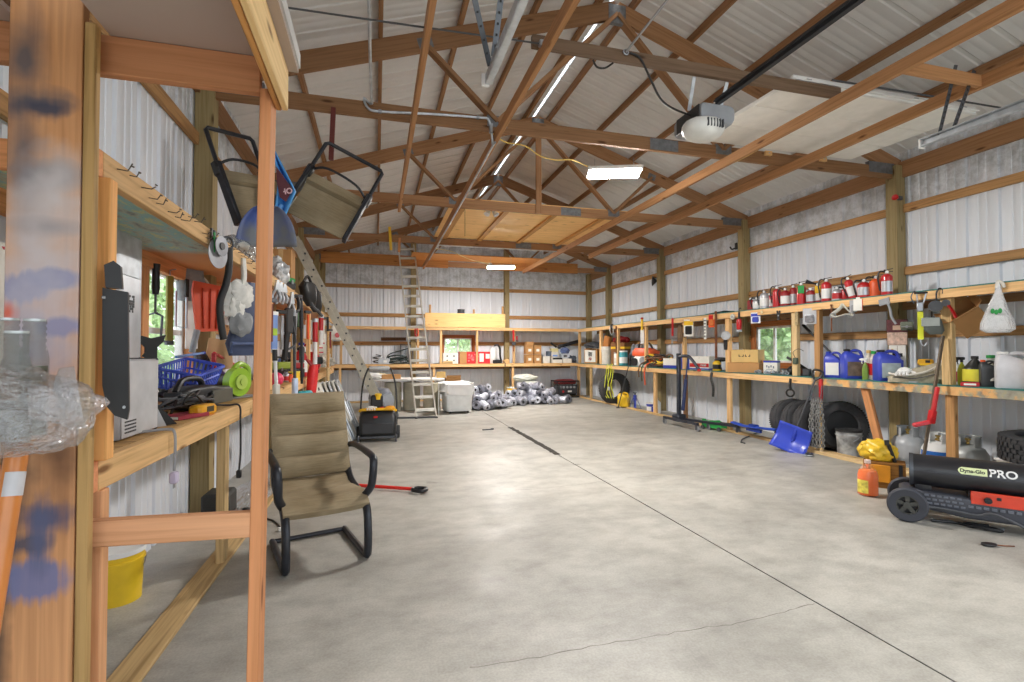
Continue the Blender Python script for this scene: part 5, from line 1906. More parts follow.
# orange washer fluid
p = FLR(868, 495)
t = thing('washer_fluid_jug', 'clear jug of orange fluid standing on the floor before the heater', 'jug', p, R(-100))
mb = MB(); s = .084
prof = [(s * .9, 0), (s, .01), (s, .19), (s * .86, .235), (s * .5, .272), (s * .24, .295), (s * .22, .31)]
part('jug_shell', MB().lathe(prof, n=24), clear_mat((250, 190, 150), .18, .08), t)
part('orange_fluid', MB().lathe([(s * .86, .006), (s * .95, .014), (s * .95, .188), (s * .8, .232), (.001, .232)], n=24), mat((255, 116, 44), .25, 0, .05, spec=.6), t)
part('cap', MB().lathe([(.026, .3), (.027, .325), (.022, .33)], n=16), mat((226, 200, 190), .4), t)
mb = MB()
for i in range(8):
    a, b = -PI * .62 + i * .16, -PI * .62 + (i + 1) * .16
    k = s * 1.01
    mb.quad((k * math.cos(a), k * math.sin(a), .03), (k * math.cos(b), k * math.sin(b), .03), (k * math.cos(b), k * math.sin(b), .15), (k * math.cos(a), k * math.sin(a), .15))
part('paper_label', mb, mat((232, 206, 90), .5, 0, .4, 30.), t)
part('handle', MB().tube([(-.04, .03, .285), (-.06, .045, .25), (-.07, .045, .2)], .014, 8, smooth=4), clear_mat((240, 170, 130), .5, .1), t)

# propane tanks
propane('grey propane tank left of the leaning jack bar', (6.08, ax(908, 440, 6.08).y, 0), FR + R(30), s=1.08, paint=mat((176, 180, 184), .4, .1, .1))
propane('propane tank with a blue label behind the heater', (6.08, ax(938, 440, 6.08).y, 0), FR + R(20), lab=mat((40, 110, 196), .45, 0, .25, 14.), s=1.0, paint=WHITE)
propane('plain silver grey propane tank right of the bench leg', (6.02, ax(968, 440, 6.02).y, 0), FR + R(30), s=1.08, paint=mat((164, 166, 164), .4, .2, .12))
t = thing('plastic_crate', 'white plastic crate supporting the knobby tyre', 'crate', (5.92, 3.2, 0), FR)
part('crate_body', MB().box((0, 0, .16), (.44, .36, .32), bev=.012), OFFW, t)
mb = MB()
for i in range(6):
    mb.box((-.18 + i * .072, -.181, .16), (.03, .004, .22))
part('slots', mb, mat((150, 150, 146), .6), t)
part('rim', MB().box((0, 0, .315), (.46, .38, .02), bev=.004), WHITE, t)
tyre('knobby tyre lying flat on the white crate', .31, .25, (5.9, 3.13, .325 + .125), (R(3), R(-3), 0), BLACK, 'knobby')
# high-lift jack
t = thing('farm_jack', 'tall rusty farm jack with a red lever leaning on the bench', 'jack', (0, 0, 0))
a = az(919, 455, 0)
a = Vector((5.36, ax(919, 455, 5.36).y, 0.0)); b = ax(943, 336, SX - .02)
part('rack_bar', MB().bar(a, b, .034, .016), mat((104, 92, 78), .6, .4, .3), t)
dd = (b - a).normalized()
m1, m2 = a + dd * .62, a + dd * .98
part('runner_housing', MB().bar(m1 + Vector((-.02, -.03, 0)), m1 + dd * .14 + Vector((-.02, -.03, 0)), .07, .05, bev=.01), RED, t)
part('lever', MB().bar(m1 + Vector((-.03, -.05, .06)), m2 + Vector((-.03, -.05, .02)), .04, .03, bev=.006), RED, t)
part('lift_nose', MB().bar(m1 + Vector((-.02, -.03, .02)), m1 + Vector((-.16, .04, -.02)), .05, .04, bev=.008), mat((214, 60, 70), .4), t)
part('foot_plate', MB().box(a + Vector((0, 0, .01)), (.12, .1, .02), bev=.003), DSTEEL, t)

# torpedo heater
t = thing('torpedo_heater', 'black forced air torpedo heater on wheels with a red control panel', 'heater', (4.22, 3.15, 0), R(-53))
t.scale = (.86, .86, .86)
HB = mat((34, 34, 38), .34, 0, .2, 12., coat=.2)
r0 = .146
zc = .445
mb = MB()
mb.lathe([(r0 * .93, -.02), (r0, -.02), (r0 * 1.0, .01), (r0, .96), (r0 * 1.02, .98)], base=(.07, 0, zc), axis=(1, 0, 0), n=36, caps=False)
mb.lathe([(r0 * .93, -.02), (r0 * .93, .3), (.0, .3)], base=(.07, 0, zc), axis=(1, 0, 0), n=36, caps=False)
part('barrel', mb, HB, t)
part('seam', MB().bar((.07, -r0 - .001, zc + .012), (.92, -r0 - .001, zc + .012), .008, .012), mat((54, 54, 60), .35, .2), t)
part('nozzle_ring', MB().ringlathe([(r0 * .9, -.03), (r0 * 1.03, -.03), (r0 * 1.03, .0), (r0 * .9, .0), (r0 * .9, -.03)], base=(.07, 0, zc), axis=(1, 0, 0), n=36), DSTEEL, t)
part('rear_guard', MB().ringlathe([(r0 * .2, 0), (r0 * 1.02, 0), (r0 * 1.02, .05), (r0 * .2, .02), (r0 * .2, 0)], base=(.93, 0, zc), axis=(1, 0, 0), n=30), DGREY, t)
TANKM = mat((62, 64, 72), .45, 0, .15)
mb = MB()
secs = []
for x, z0, z1, w in ((-.04, .17, .27, .26), (.0, .12, .285, .3), (.3, .1, .28, .32), (.42, .085, .27, .32), (.9, .09, .25, .3), (.98, .12, .22, .26)):
    ring = [(x, y, z) for y, z in rounded(w, z1 - z0, .03)]
    secs.append([(x, y, z + (z0 + z1) / 2) for (x, y, z) in ring])
part('fuel_tank', mb.loft(secs), TANKM, t)
mb = MB()
for i in range(6):
    for j in range(3):
        mb.box((.16 + i * .045 + j * .012, -.158, .25 - j * .035), (.03, .008, .018), bev=.002)
part('tank_ribs', mb, mat((104, 108, 118), .5), t)
mb = MB()
for i in range(9):
    mb.box((.46 + i * .05, -.162, .198), (.034, .008, .022), bev=.002)
part('tank_ribs', mb, mat((104, 108, 118), .5), t)
part('control_panel', MB().box((.72, -.145, .28), (.52, .03, .11), bev=.004), mat((224, 70, 44), .35), t)
part('thermostat_knob', MB().cyl((.57, -.16, .275), (.57, -.195, .275), .026, n=16).bar((.545, -.198, .275), (.595, -.198, .275), .012, .01), BLACK, t)
part('power_switch', MB().box((.64, -.163, .295), (.03, .01, .024), bev=.002), BLACK, t)
mb = MB()
mb.bar((.1, -.02, .28), (.1, -.02, .3), .2, .1)
part('barrel_support', MB().box((.14, 0, .3), (.12, .16, .06)).box((.7, 0, .285), (.5, .2, .07)), HB, t)
for y in (-.24, .24):
    wl = part('wheel', MB().ringlathe([(.085, -.03), (.14, -.034), (.153, -.022), (.155, 0), (.153, .022), (.14, .034), (.085, .03), (.085, -.03)], base=(.02, y, .155), axis=(0, 1, 0), n=36), mat((58, 60, 68), .6), t)
    mb = MB().cyl((.02, y - .024, .155), (.02, y + .024, .155), .03, n=14)
    mb.ringlathe([(.074, -.02), (.09, -.02), (.09, .02), (.074, .02), (.074, -.02)], base=(.02, y, .155), axis=(0, 1, 0), n=30)
    for k in range(5):
        aa = k * 2 * PI / 5 + .3
        mb.bar((.02 + .02 * math.cos(aa), y, .155 + .02 * math.sin(aa)), (.02 + .085 * math.cos(aa), y, .155 + .085 * math.sin(aa)), .034, .03, up=(0, 1, 0))
    part('wheel_hub', mb, mat((74, 74, 70), .4, .3), wl)
    part('hub_back', MB().cyl((.02, y + (.012 if y < 0 else -.012), .155), (.02, y + (.014 if y < 0 else -.014), .155), .08, n=24), mat((30, 30, 32), .6), wl)
part('axle', MB().cyl((.02, -.25, .155), (.02, .25, .155), .01, n=10), DSTEEL, t)
part('frame_tube', MB().tube([(.02, -.19, .15), (.3, -.19, .15), (.5, -.2, .14), (.62, -.21, .17), (.95, -.21, .02), (1.0, -.2, .02)], .011, 8, smooth=4), DGREY, t)
part('frame_tube', MB().tube([(.02, .19, .15), (.3, .19, .15), (.5, .2, .14), (.62, .21, .17), (.95, .21, .02), (1.0, .2, .02)], .011, 8, smooth=4), DGREY, t)
def curved(body, size, m, x, z_ang, parent, bold=.0, name='lettering', r=r0 + .0018):
    me = text_mesh(body, size, .0003, bold)
    bmx = bmesh.new(); bmx.from_mesh(me)
    bmesh.ops.triangulate(bmx, faces=bmx.faces[:])
    for v in bmx.verts:
        a = z_ang + v.co.y / r
        rr = r + v.co.z
        v.co = Vector((x + v.co.x, -rr * math.cos(a), zc + rr * math.sin(a)))
    bmx.to_mesh(me); bmx.free()
    me.materials.append(m)
    o = bpy.data.objects.new(name, me); C.objects.link(o); o.parent = parent
    return o
mb = MB()
la = R(24)
for i in range(8):
    a, b = la + (i / 8 - .5) * .44, la + ((i + 1) / 8 - .5) * .44
    k = r0 + .001
    e0 = .012 * abs((i + .0) / 8 - .5) ** 2 * 8
    e1 = .012 * abs((i + 1.) / 8 - .5) ** 2 * 8
    mb.quad((.38 + e0, -k * math.cos(a), zc + k * math.sin(a)), (.572, -k * math.cos(a), zc + k * math.sin(a)), (.572, -k * math.cos(b), zc + k * math.sin(b)), (.38 + e1, -k * math.cos(b), zc + k * math.sin(b)))
part('name_badge', mb, mat((222, 232, 176), .4), t)
curved('Dyna-Glo', .042, BLACK, .475, la, t, .0014)
curved('PRO', .094, WHITE, .672, la - .0, t, .0022)
mb = MB().blob((.86, -r0 * .92 - .002, zc + r0 * .42), (.03, .004, .04), 2)
part('flame_mark', mb, WHITE, t)
part('warning_label', MB().box((.92, -r0 * .9, zc + r0 * .5), (.06, .004, .05), rot=(R(-28), 0, 0)), WHITE, t)
# floor litter by the heater
a = FLR(948, 524)
t = thing('cable_scraps', 'black strap with metal clips lying on the floor before the heater', 'strap', a, R(-47))
part('strap', MB().tube([(-.1, 0, .012), (.05, .03, .012), (.14, -.02, .014), (.22, .03, .012), (.3, -.04, .012), (.2, -.05, .02), (.1, .02, .02), (.24, .02, .025)], .011, 8, smooth=6), BLACK, t)
part('metal_clip', MB().box((.02, .04, .012), (.09, .02, .018), bev=.004).box((.3, .02, .01), (.07, .02, .016), rot=(0, 0, .6), bev=.004), STEEL, t)
p = FLR(989, 546)
t = thing('rubber_plug', 'black oval rubber piece lying on the open floor', 'plug', p, R(-20))
part('plug', MB().blob((0, 0, .012), (.1, .06, .024), 3, noise=.05), BLACK, t)
part('pigtail', MB().tube([(.05, 0, .008), (.1, -.005, .006), (.16, -.004, .005)], .004, 6), RUST, t)
# ================================================================== BACK WALL SHELVES AND FLOOR
def BX(u, Y, z=1.0):
    return Vector((ay(u, 350, Y).x, Y, z))


def bw(u0, u1, Y):
    return abs(ay(u1, 350, Y).x - ay(u0, 350, Y).x)


YS = 13.74
t = carton('white carton with four dark marks standing in the back window', .42, .24, .3, PAPER, False, None, BX(450, 13.72), 0, printed=((-.22, .7, .1, .14, DGREY), (.22, .7, .1, .14, DGREY), (-.22, .3, .1, .14, DGREY), (.22, .3, .1, .14, DGREY)))
t = thing('timber_offcut', 'short timber offcut lying below the back window', 'offcut', BX(447, 13.58), 0)
part('block', MB().box((0, 0, .03), (.3, .1, .06), bev=.004), OLDW, t)
part('stick', MB().box((.04, 0, .07), (.22, .05, .02), bev=.003), PINE_L, t)
t = carton('red carton with a brown end and a white label on the back shelf', bw(458, 490, YS) * .95, .26, .33, mat((206, 36, 44), .5, 0, .06), False, None, BX(474, 13.72), 0, printed=((-.38, .5, .23, .98, CARD), (.22, .5, .14, .7, PAPER), (.42, .62, .13, .4, PAPER), (-.12, .5, .2, .2, mat((224, 90, 96), .5))))
mb = MB()
for x, z, w_, h_ in ((-.16, .24, .05, .05), (-.09, .22, .04, .06), (.0, .25, .03, .03), (-.06, .11, .07, .05), (-.17, .08, .04, .04), (.06, .12, .02, .2)):
    mb.box((x, -.132, z), (w_, .002, h_), rot=(0, .4, 0))
part('pale_print', mb, mat((236, 130, 130), .6), t)
t = thing('garden_sprayer', 'white tank sprayer with a black curved handle right of the red carton', 'sprayer', BX(495, 13.7), 0)
part('tank', MB().lathe([(.1, 0), (.115, .02), (.115, .34), (.06, .42), (.05, .44)], base=(-.06, .05, 0), n=20), WHITE, t)
part('handle', MB().tube([(-.04, -.05, .5), (.06, -.06, .52), (.12, -.07, .42), (.13, -.08, .2), (.16, -.1, .06)], .028, 8, smooth=5), BLACK, t)
part('pump_base', MB().box((.05, -.06, .05), (.26, .12, .1), bev=.02), BLACK, t)
part('spout', MB().tube([(.2, -.12, .04), (.24, -.19, .03), (.24, -.225, -.08)], .014, 6, smooth=3), BLACK, t)
t = thing('wood_block', 'small tan wood block beside the tank sprayer', 'block', BX(506, 13.65), 0)
part('block', MB().box((0, 0, .05), (.17, .12, .1), bev=.004).box((.03, 0, .11), (.08, .08, .02)), PINE, t)
PAK = ((-.0, .45, .42, .3, PAPER), (0, .86, .7, .02, mat((110, 76, 46), .8)))
for i, (u, z, l) in enumerate(((528.5, 0, 'lower left brown carton of the four stacked on the back shelf'), (536.5, 0, 'lower right brown carton of the four stacked on the back shelf'), (528.5, .26, 'upper left brown carton of the four stacked on the back shelf'), (536.5, .26, 'upper right brown carton of the four stacked on the back shelf'))):
    carton(l, .21, .26, .25, CARD, True, None, BX(u, 13.7, 1.0 + z), 0, group='brown cartons on the back shelf', printed=PAK)
carton('narrow brown carton on top of the four stacked cartons', .2, .24, .1, CARD, True, None, BX(529, 13.7, 1.515), 0)
for u, z, w, d, h, l, m, pr in ((545.5, 0, .2, .2, .2, 'small white box left of the boxed parts on the back shelf', PAPER, ()), (554, .17, .22, .2, .15, 'white box in the middle of the boxed parts stack', OFFW, ((0, .3, .7, .3, LBLUE),)),
                                (556, .0, .3, .24, .16, 'white box with a black band at the bottom of the parts stack', PAPER, ((0, .8, .98, .3, BLACK),)), (566, .0, .26, .24, .13, 'white box at the right end of the parts stack', PAPER, ()),
                                (554, .325, .2, .18, .1, 'yellowish box on top of the parts stack', mat((214, 204, 150), .6), ()), (564, .135, .2, .2, .14, 'white and grey box second from the right in the parts stack', mat((190, 196, 204), .5), ((0, .5, .5, .4, DGREY),)), (549, .205, .14, .16, .14, 'small slate grey box on the small white box', mat((96, 108, 124), .5), ())):
    carton(l, w, d, h, m, False, None, BX(u, 13.72, 1.0 + z), 0, printed=pr)
cloth_heap('blue_rag', 'crumpled blue grey rag on the parts boxes', 'rag', BX(565, 13.7, 1.277), (.26, .2, .2), mat((92, 108, 150), .8, 0, .3, 20.), 41)
cloth_heap('dark_filter', 'dark spiky gasket pile at the right end of the back shelf', 'gaskets', BX(572, 13.72), (.26, .2, .24), mat((70, 78, 92), .6), 43, noise=.25)
t = thing('grease_gun', 'black grease gun lying on top of the parts boxes', 'grease gun', BX(554, 13.7, 1.43), 0)
part('barrel', MB().cyl((-.1, 0, .16), (.08, 0, .03), .03, n=12), BLACK, t)
part('lever', MB().bar((-.02, 0, .1), (.12, 0, .12), .02, .014), BLACK, t)
t = thing('hose_pipe', 'black pipe laid across the wall girt above the parts boxes', 'pipe', (0, 0, 0))
a, b = ay(562, 346, 14.0), ay(579, 341, 14.02)
part('pipe', MB().cyl(a, b, .05, n=10), BLACK, t)
part('elbow', MB().tube([a, a + Vector((-.08, -.02, .0)), a + Vector((-.12, -.06, -.06))], .05, 10, smooth=3), DGREY, t)
p = ay(513.5, 330, BY - .01)
t = thing('squeegee', 'red handled bar hung on the back shelf upright', 'tool', p)
part('handle', MB().bar((0, 0, 0), (0, 0, -.3), .05, .03, bev=.006), RED, t)
part('head', MB().box((.01, -.0, -.38), (.12, .04, .1), bev=.02), DGREY, t)
part('shaft', MB().cyl((0, 0, -.3), (0, 0, -.6), .015, n=8), RUST, t)
p = ay(517, 337, BY + .0)
t = thing('dust_brush', 'small pink red brush hung beside the red handled bar', 'brush', p)
part('back', MB().box((0, 0, -.03), (.05, .03, .12), bev=.008), REDD, t)
part('bristles', MB().box((0, 0, -.11), (.06, .03, .05), bev=.004), DGREY, t)
# left part of the back shelf
t = thing('cable_coil', 'coil of dark green hose on the back shelf left of the tall ladder', 'hose', BX(397, 13.7), 0)
HG = mat((48, 62, 62), .5)
for k in range(4):
    part('coil', MB().tube([(.30 * math.cos(a) * (1 - k * .08), .16 * math.sin(a), .03 + k * .035 + .1 * (1 + math.sin(a + k)) / 2) for a in [i * PI / 6 for i in range(12)]], .02, 8, True, smooth=3), HG, t)
part('loose_end', MB().tube([(-.28, 0, .1), (-.2, .1, .26), (.1, .2, .36), (.3, .3, .42)], .016, 8, smooth=5), HG, t)
carton('light grey box on the back shelf left of the hose coil', .3, .22, .15, mat((190, 196, 204), .5), False, None, BX(384, 13.68), 0, printed=((.1, .5, .3, .4, WHITE),))
t = thing('cable_coil', 'small dark cable coil at the left end of the back shelf', 'cable', BX(377, 13.7), 0)
part('coil', MB().tube([(.1 * math.cos(a), .1 * math.sin(a), .02 + .01 * i) for i, a in enumerate([i * PI / 5 for i in range(24)])], .014, 6), BLACK, t)
part('plug', MB().box((.1, -.08, .02), (.06, .03, .03), bev=.006), BLACK, t)
a, b = ay(381, 339, 14.05), ay(406, 339, 14.05)
o = lumber('stored_plank', a, b, .04, .09, wood((110, 76, 52), key='sp')); tag(o, 'dark brown plank resting on the back girt', 'plank')
t = thing('leaning_grille', 'grey wire grille leaning on the back wall behind the tall ladder', 'grille', BX(407, 13.9), 0)
mb = MB()
for i in range(7):
    mb.bar((-.15 + i * .05, 0, .0), (-.15 + i * .05, .14, .52), .012, .006)
part('wires', mb, DSTEEL, t)
part('grille_border', MB().tube([(-.17, 0, .006), (.17, 0, .006), (.17, .14, .53), (-.17, .14, .53)], .012, 6, True), DSTEEL, t)
p = ay(416, 327, BY - .01)
t = thing('pliers', 'red handled bolt cutter hung on the upright behind the tall ladder', 'cutter', p)
part('handle', MB().tube([(-.01, 0, -.0), (-.03, 0, -.15), (-.0, 0, -.26)], .016, 8, smooth=3), RED, t)
part('handle', MB().tube([(.02, 0, -.0), (.06, 0, -.15), (.02, 0, -.26)], .016, 8, smooth=3), RED, t)
part('jaw', MB().box((.01, 0, -.3), (.05, .03, .1), bev=.012), DSTEEL, t)
bucket('small dark tin on the upper back shelf behind the plywood panel', .09, .1, .5, DGREY, Vector((ay(461, 310, 13.75).x, 13.75, 2.0)), 0, None, None, 'tin', False)

# ---- floor at the back
t = thing('folding_table', 'white topped folding table loaded with boxes before the back shelf', 'table', (.62, 11.75, 0), 0)
part('table_top', MB().box((0, 0, .70), (1.75, .74, .045), bev=.01), WHITE, t)
for sx in (-.72, .72):
    part('leg', MB().tube([(sx, -.28, .68), (sx, -.3, .0), ], .014, 8), GALV, t)
    part('leg', MB().tube([(sx, .28, .68), (sx, .3, .0), ], .014, 8), GALV, t)
    part('leg_brace', MB().cyl((sx, -.29, .3), (sx, .29, .3), .01, n=8), GALV, t)
BAR = mat((176, 172, 156), .5, 0, .08)
for i, (x, y, m, l) in enumerate(((.36, 11.63, BAR, 'grey drum under the left half of the white topped table'), (.78, 11.65, BAR, 'grey drum under the white topped table behind the ladder foot'), (1.2, 11.28, mat((190, 182, 158), .5), 'tan drum at the right end of the white topped table'))):
    t = thing('drum', l, 'drum', (x, y, 0), 0, 'drums under the table')
    part('barrel', MB().lathe([(.17, 0), (.19, .015), (.19, .2), (.198, .21), (.19, .22), (.19, .42), (.198, .43), (.19, .44), (.185, .63), (.17, .64), (.165, .632), (.001, .632)], n=26), m, t)
    part('bung', MB().cyl((.08, -.05, .632), (.08, -.05, .645), .025, n=12), GREY, t)
def on_table(u, y, z=.7225):
    return Vector((ay(u, 383, y).x, y, z))
carton('brown carton on the table behind the black snow blower handle', .42, .3, .1, CARD, True, None, on_table(390, 11.6), R(10))
carton('open cardboard carton standing at the right end of the table', .2, .18, .14, CARDL, False, None, on_table(441, 11.75), R(-12))
cloth_heap('paper_heap', 'heap of white plastic wrapping on the left end of the table', 'wrapping', on_table(372, 11.55), (.5, .4, .16), WHITE, 51)
cloth_heap('paper_heap', 'crumpled paper with yellow edges next to the wrapping on the table', 'paper', on_table(381, 11.7), (.36, .3, .14), mat((222, 206, 160), .7, 0, .2, 12.), 52)
t = thing('shop_vacuum', 'grey shop vacuum half hidden behind the black snow blower', 'vacuum', (.08, 10.2, 0), 0)
part('drum', MB().lathe([(.2, .06), (.22, .1), (.23, .4), (.235, .42)], n=24), mat((170, 174, 182), .5), t)
part('motor_head', MB().lathe([(.235, .42), (.22, .5), (.16, .6), (.1, .62), (.001, .62)], n=24), mat((120, 124, 134), .45), t)
part('hose', MB().tube([(.05, -.22, .3), (.2, -.36, .3), (.32, -.3, .12), (.26, -.1, .04)], .026, 8, smooth=5), GREY, t)
for a in (0.6, 2.4, 4.0, 5.4):
    part('caster', MB().cyl((.19 * math.cos(a), .19 * math.sin(a) - .012, .03), (.19 * math.cos(a), .19 * math.sin(a) + .012, .03), .03, n=12).cyl((.19 * math.cos(a), .19 * math.sin(a), .03), (.19 * math.cos(a), .19 * math.sin(a), .08), .012, n=8), BLACK, t)
# white tote
t = thing('white_bin', 'big white bin on small casters covered by a crumpled sheet, right of the drums', 'bin', (1.72, 11.0, 0), R(6))
mb = MB()
rloft(mb, [(.04, .54, .5, .05, 0, 0), (.08, .56, .52, .06, 0, 0), (.6, .6, .56, .06, 0, 0)])
part('bin_body', mb, mat((226, 228, 228), .5, 0, .06), t)
mb = MB()
rg = random.Random(4)
ring0 = rounded(.66, .62, .07, 8)
rings = []
for k, z in enumerate((.42, .5, .58, .64, .665)):
    s = (1.0, .985, .98, .97, .6)[k]
    rings.append([(x * s * (1 + (.035 * math.sin(i * 1.9) if k < 3 else 0)), y * s * (1 + (.035 * math.cos(i * 2.3) if k < 3 else 0)), z + rg.uniform(-.02, .02) + (.05 * math.sin(i * 1.1) if k == 0 else 0)) for i, (x, y) in enumerate(ring0)])
part('cover_sheet', mb.loft(rings), mat((236, 236, 236), .5, 0, .04), t)
for sx in (-1, 1):
    for sy in (-1, 1):
        part('caster', MB().cyl((sx * .2 - .012, sy * .2, .03), (sx * .2 + .012, sy * .2, .03), .03, n=14).box((sx * .2, sy * .2, .05), (.034, .03, .03)), BLACK, t)
mb = MB().box((0, 0, .3), (.03, .5, .56), bev=.006)
t = thing('white_board', 'white sheet panel standing on edge left of the white bin', 'sheet', (1.30, 10.84, 0), R(84))
part('sheet', MB().box((0, 0, .33), (.42, .02, .66), bev=.003), WHITE, t)
part('top_fold', MB().box((0, -.03, .655), (.42, .08, .014), bev=.003), WHITE, t)
t = thing('tall_carton', 'tall brown carton behind the white bin on the floor', 'carton', (1.74, 11.76, 0), 0)
part('box_body', MB().box((0, 0, .36), (.34, .3, .72), bev=.004), CARD, t)
part('flap', MB().box((0, -.16, .74), (.33, .004, .1), rot=(R(30), 0, 0)), CARD, t)
# pile of silver rolls
ROLL = [mat((158, 160, 172), .35, .2, .55, 12., .4, key='r1'), mat((190, 192, 202), .35, .15, .5, 12., .4, key='r2'), mat((120, 122, 132), .35, .3, .6, 12., .4, key='r3')]
CORE = mat((40, 40, 44), .8)
def roll_proto(r, L, m, wob):
    t = thing('foil_roll', 'x', 'roll')
    mb = MB()
    n = 18
    rings = []
    for k, (rr, y) in enumerate(((.34, -.46), (.40, -.5), (.92, -.5), (1., -.46), (.97, -.2), (1.03, .1), (.98, .3), (1., .46), (.92, .5), (.4, .5), (.34, .46))):
        rings.append([(r * rr * (1 + wob * math.sin(3 * a + k) + wob * .6 * math.sin(7 * a + 2 * k)) * math.cos(a), L * y, r * rr * (1 + wob * math.sin(3 * a + k)) * math.sin(a)) for a in [2 * PI * i / n for i in range(n)]])
    mb.loft(rings, caps=False)
    part('wrapped_sheet', mb, m, t)
    mb = MB()
    mb.loft([[(r * .43 * math.cos(a), y, r * .43 * math.sin(a)) for a in [2 * PI * i / n for i in range(n)]] for y in (-.45 * L, .45 * L)])
    part('dark_core', mb, CORE, t)
    return t
protos = [roll_proto(.098, .28, ROLL[0], .07), roll_proto(.085, .24, ROLL[1], .09), roll_proto(.108, .22, ROLL[2], .08), roll_proto(.08, .34, ROLL[1], .08)]
used = set()
rg = random.Random(12)
spots = []
def heap(x0, x1, y0, y1, z, n):
    for i in range(n):
        x = x0 + (x1 - x0) * (i + .5) / n + rg.uniform(-.03, .03)
        y = y0 + (y1 - y0) * (i + .5) / n + rg.uniform(-.06, .06)
        spots.append((x, y, z))

heap(2.15, 3.05, 11.12, 11.42, .11, 6)
heap(2.08, 2.9, 11.4, 11.7, .11, 6)
heap(2.2, 2.8, 11.3, 11.55, .28, 5)
heap(2.15, 2.6, 11.5, 11.65, .44, 3)
heap(3.05, 4.85, 12.1, 12.05, .1, 11)
heap(3.0, 4.7, 12.4, 12.4, .1, 10)
heap(3.2, 4.5, 12.3, 12.3, .26, 8)
heap(3.5, 4.2, 12.4, 12.4, .42, 5)
heap(3.0, 3.5, 11.7, 11.95, .115, 3)
WH = ('in the heap beside the white bin', 'in the heap before the generator')
for i, (x, y, z) in enumerate(spots):
    k = i % 4
    g = WH[0] if i < 20 else WH[1]
    lev = 'bottom layer' if z < .2 else 'second layer' if z < .4 else 'top'
    lab = 'silver wrapped dark cored roll %s, %s' % (g, lev)
    rot = (rg.uniform(-.5, .5), rg.uniform(-.5, .5), rg.uniform(-1.1, 1.1))
    if k not in used:
        used.add(k); o = protos[k]
        o['label'] = lab; o['group'] = 'silver rolls ' + g + ', ' + lev
        o.location = (x, y, z); o.rotation_euler = rot
    else:
        dup(protos[k], lab, (x, y, z), rot=rot, group='silver rolls ' + g + ', ' + lev)
# white sacks and tub
bucket('yellow tub with a white lid in front of the back shelf leg', .13, .15, .34, YELLOW, Vector((3.62, 13.3, 0)), 0, WHITE, None)
for i, (x, y, z, l, d) in enumerate(((3.95, 13.05, .0, 'white sack at the bottom of the pile beside the yellow tub', (.6, .5, .36)), (4.0, 13.0, .33, 'white sack in the middle of the pile beside the yellow tub', (.62, .5, .22)), (3.9, 13.05, .52, 'white sack on top of the pile beside the yellow tub', (.66, .44, .2)))):
    t = thing('plastic_sack', l, 'sack', (x, y, z), rg.uniform(-.3, .3))
    mb = MB().blob((0, 0, d[2] * .5), d, 4, noise=.1, seed=60 + i)
    part('sack_film', mb, mat((214, 216, 206), .4, 0, .14, 12.), t)
    part('tied_end', MB().blob((d[0] * .5, 0, d[2] * .55), (.12, .09, .07), 2, noise=.2, seed=i), WHITE, t)
# generator
t = thing('generator', 'black portable generator with a red top under the back shelf', 'generator', (5.3, 13.62, 0), R(4))
DR = mat((120, 34, 36), .45)
part('frame', MB().tube([(-.34, -.22, .03), (.34, -.22, .03), (.34, -.22, .48), (-.34, -.22, .48)], .02, 8, True).tube([(-.34, .22, .03), (.34, .22, .03), (.34, .22, .48), (-.34, .22, .48)], .02, 8, True).cyl((-.34, -.22, .48), (-.34, .22, .48), .02, n=8).cyl((.34, -.22, .48), (.34, .22, .48), .02, n=8).cyl((-.34, -.22, .03), (-.34, .22, .03), .02, n=8).cyl((.34, -.22, .03), (.34, .22, .03), .02, n=8), BLACK, t)
part('engine_block', MB().box((-.14, 0, .2), (.3, .34, .3), bev=.02), DGREY, t)
part('alternator', MB().cyl((.02, 0, .18), (.3, 0, .18), .15, n=20), BLACK, t)
mb = MB(); rloft(mb, [(.39, .56, .34, .06, 0, 0), (.42, .6, .38, .08, 0, 0), (.5, .58, .36, .08, 0, 0), (.53, .4, .24, .06, 0, 0)])
part('fuel_tank', mb, DR, t)
part('control_panel', MB().box((0.02, -.2, .25), (.56, .03, .26), bev=.008), mat((52, 52, 56), .5), t)
mb = MB()
for x in (-.14, -.03, .08, .19):
    mb.cyl((x, -.216, .31), (x, -.228, .31), .035, n=12)
part('outlets', mb, GREY, t)
part('choke_knob', MB().cyl((-.16, -.216, .19), (-.16, -.235, .19), .03, n=12), RED, t)
part('gauge', MB().box((.05, -.218, .19), (.12, .008, .05)), OFFW, t)
# ---- tall ladder
t = thing('tall_ladder', 'tall aluminium ladder leaning up against the last truss', 'ladder', (0, 0, 0))
A0, A1 = az(414, 418, 0), az(435, 417, 0)
A0.y = A1.y = 10.15
A0.x, A1.x = .77, 1.17
Dl = Vector((-.56, 2.42, 3.66))
T0 = ay(398, 247, 12.72); T1 = ay(413, 247, 12.72)
T0.y = T1.y = 12.52
for a, b in ((A0, T0), (A1, T1)):
    part('side_rail', MB().bar(a + Vector((0, 0, .02)), b, .028, .07, up=(0, -1, .6)), ALU, t)
    part('rubber_foot', MB().box(a + Vector((0, 0, .012)), (.06, .1, .024), bev=.006), BLACK, t)
for k in range(16):
    f = .04 + k * .0622
    a, b = A0 + (T0 - A0) * f, A1 + (T1 - A1) * f
    part('rung', MB().cyl(a, b, .02, n=10).bar(a, b, .06, .022, up=(0, -1, .4)), ALU, t)
part('foot_brace', MB().bar(A0 + Vector((-.55, .05, .02)), A0 + Vector((.38, -.02, .02)), .05, .03), DGREY, t)
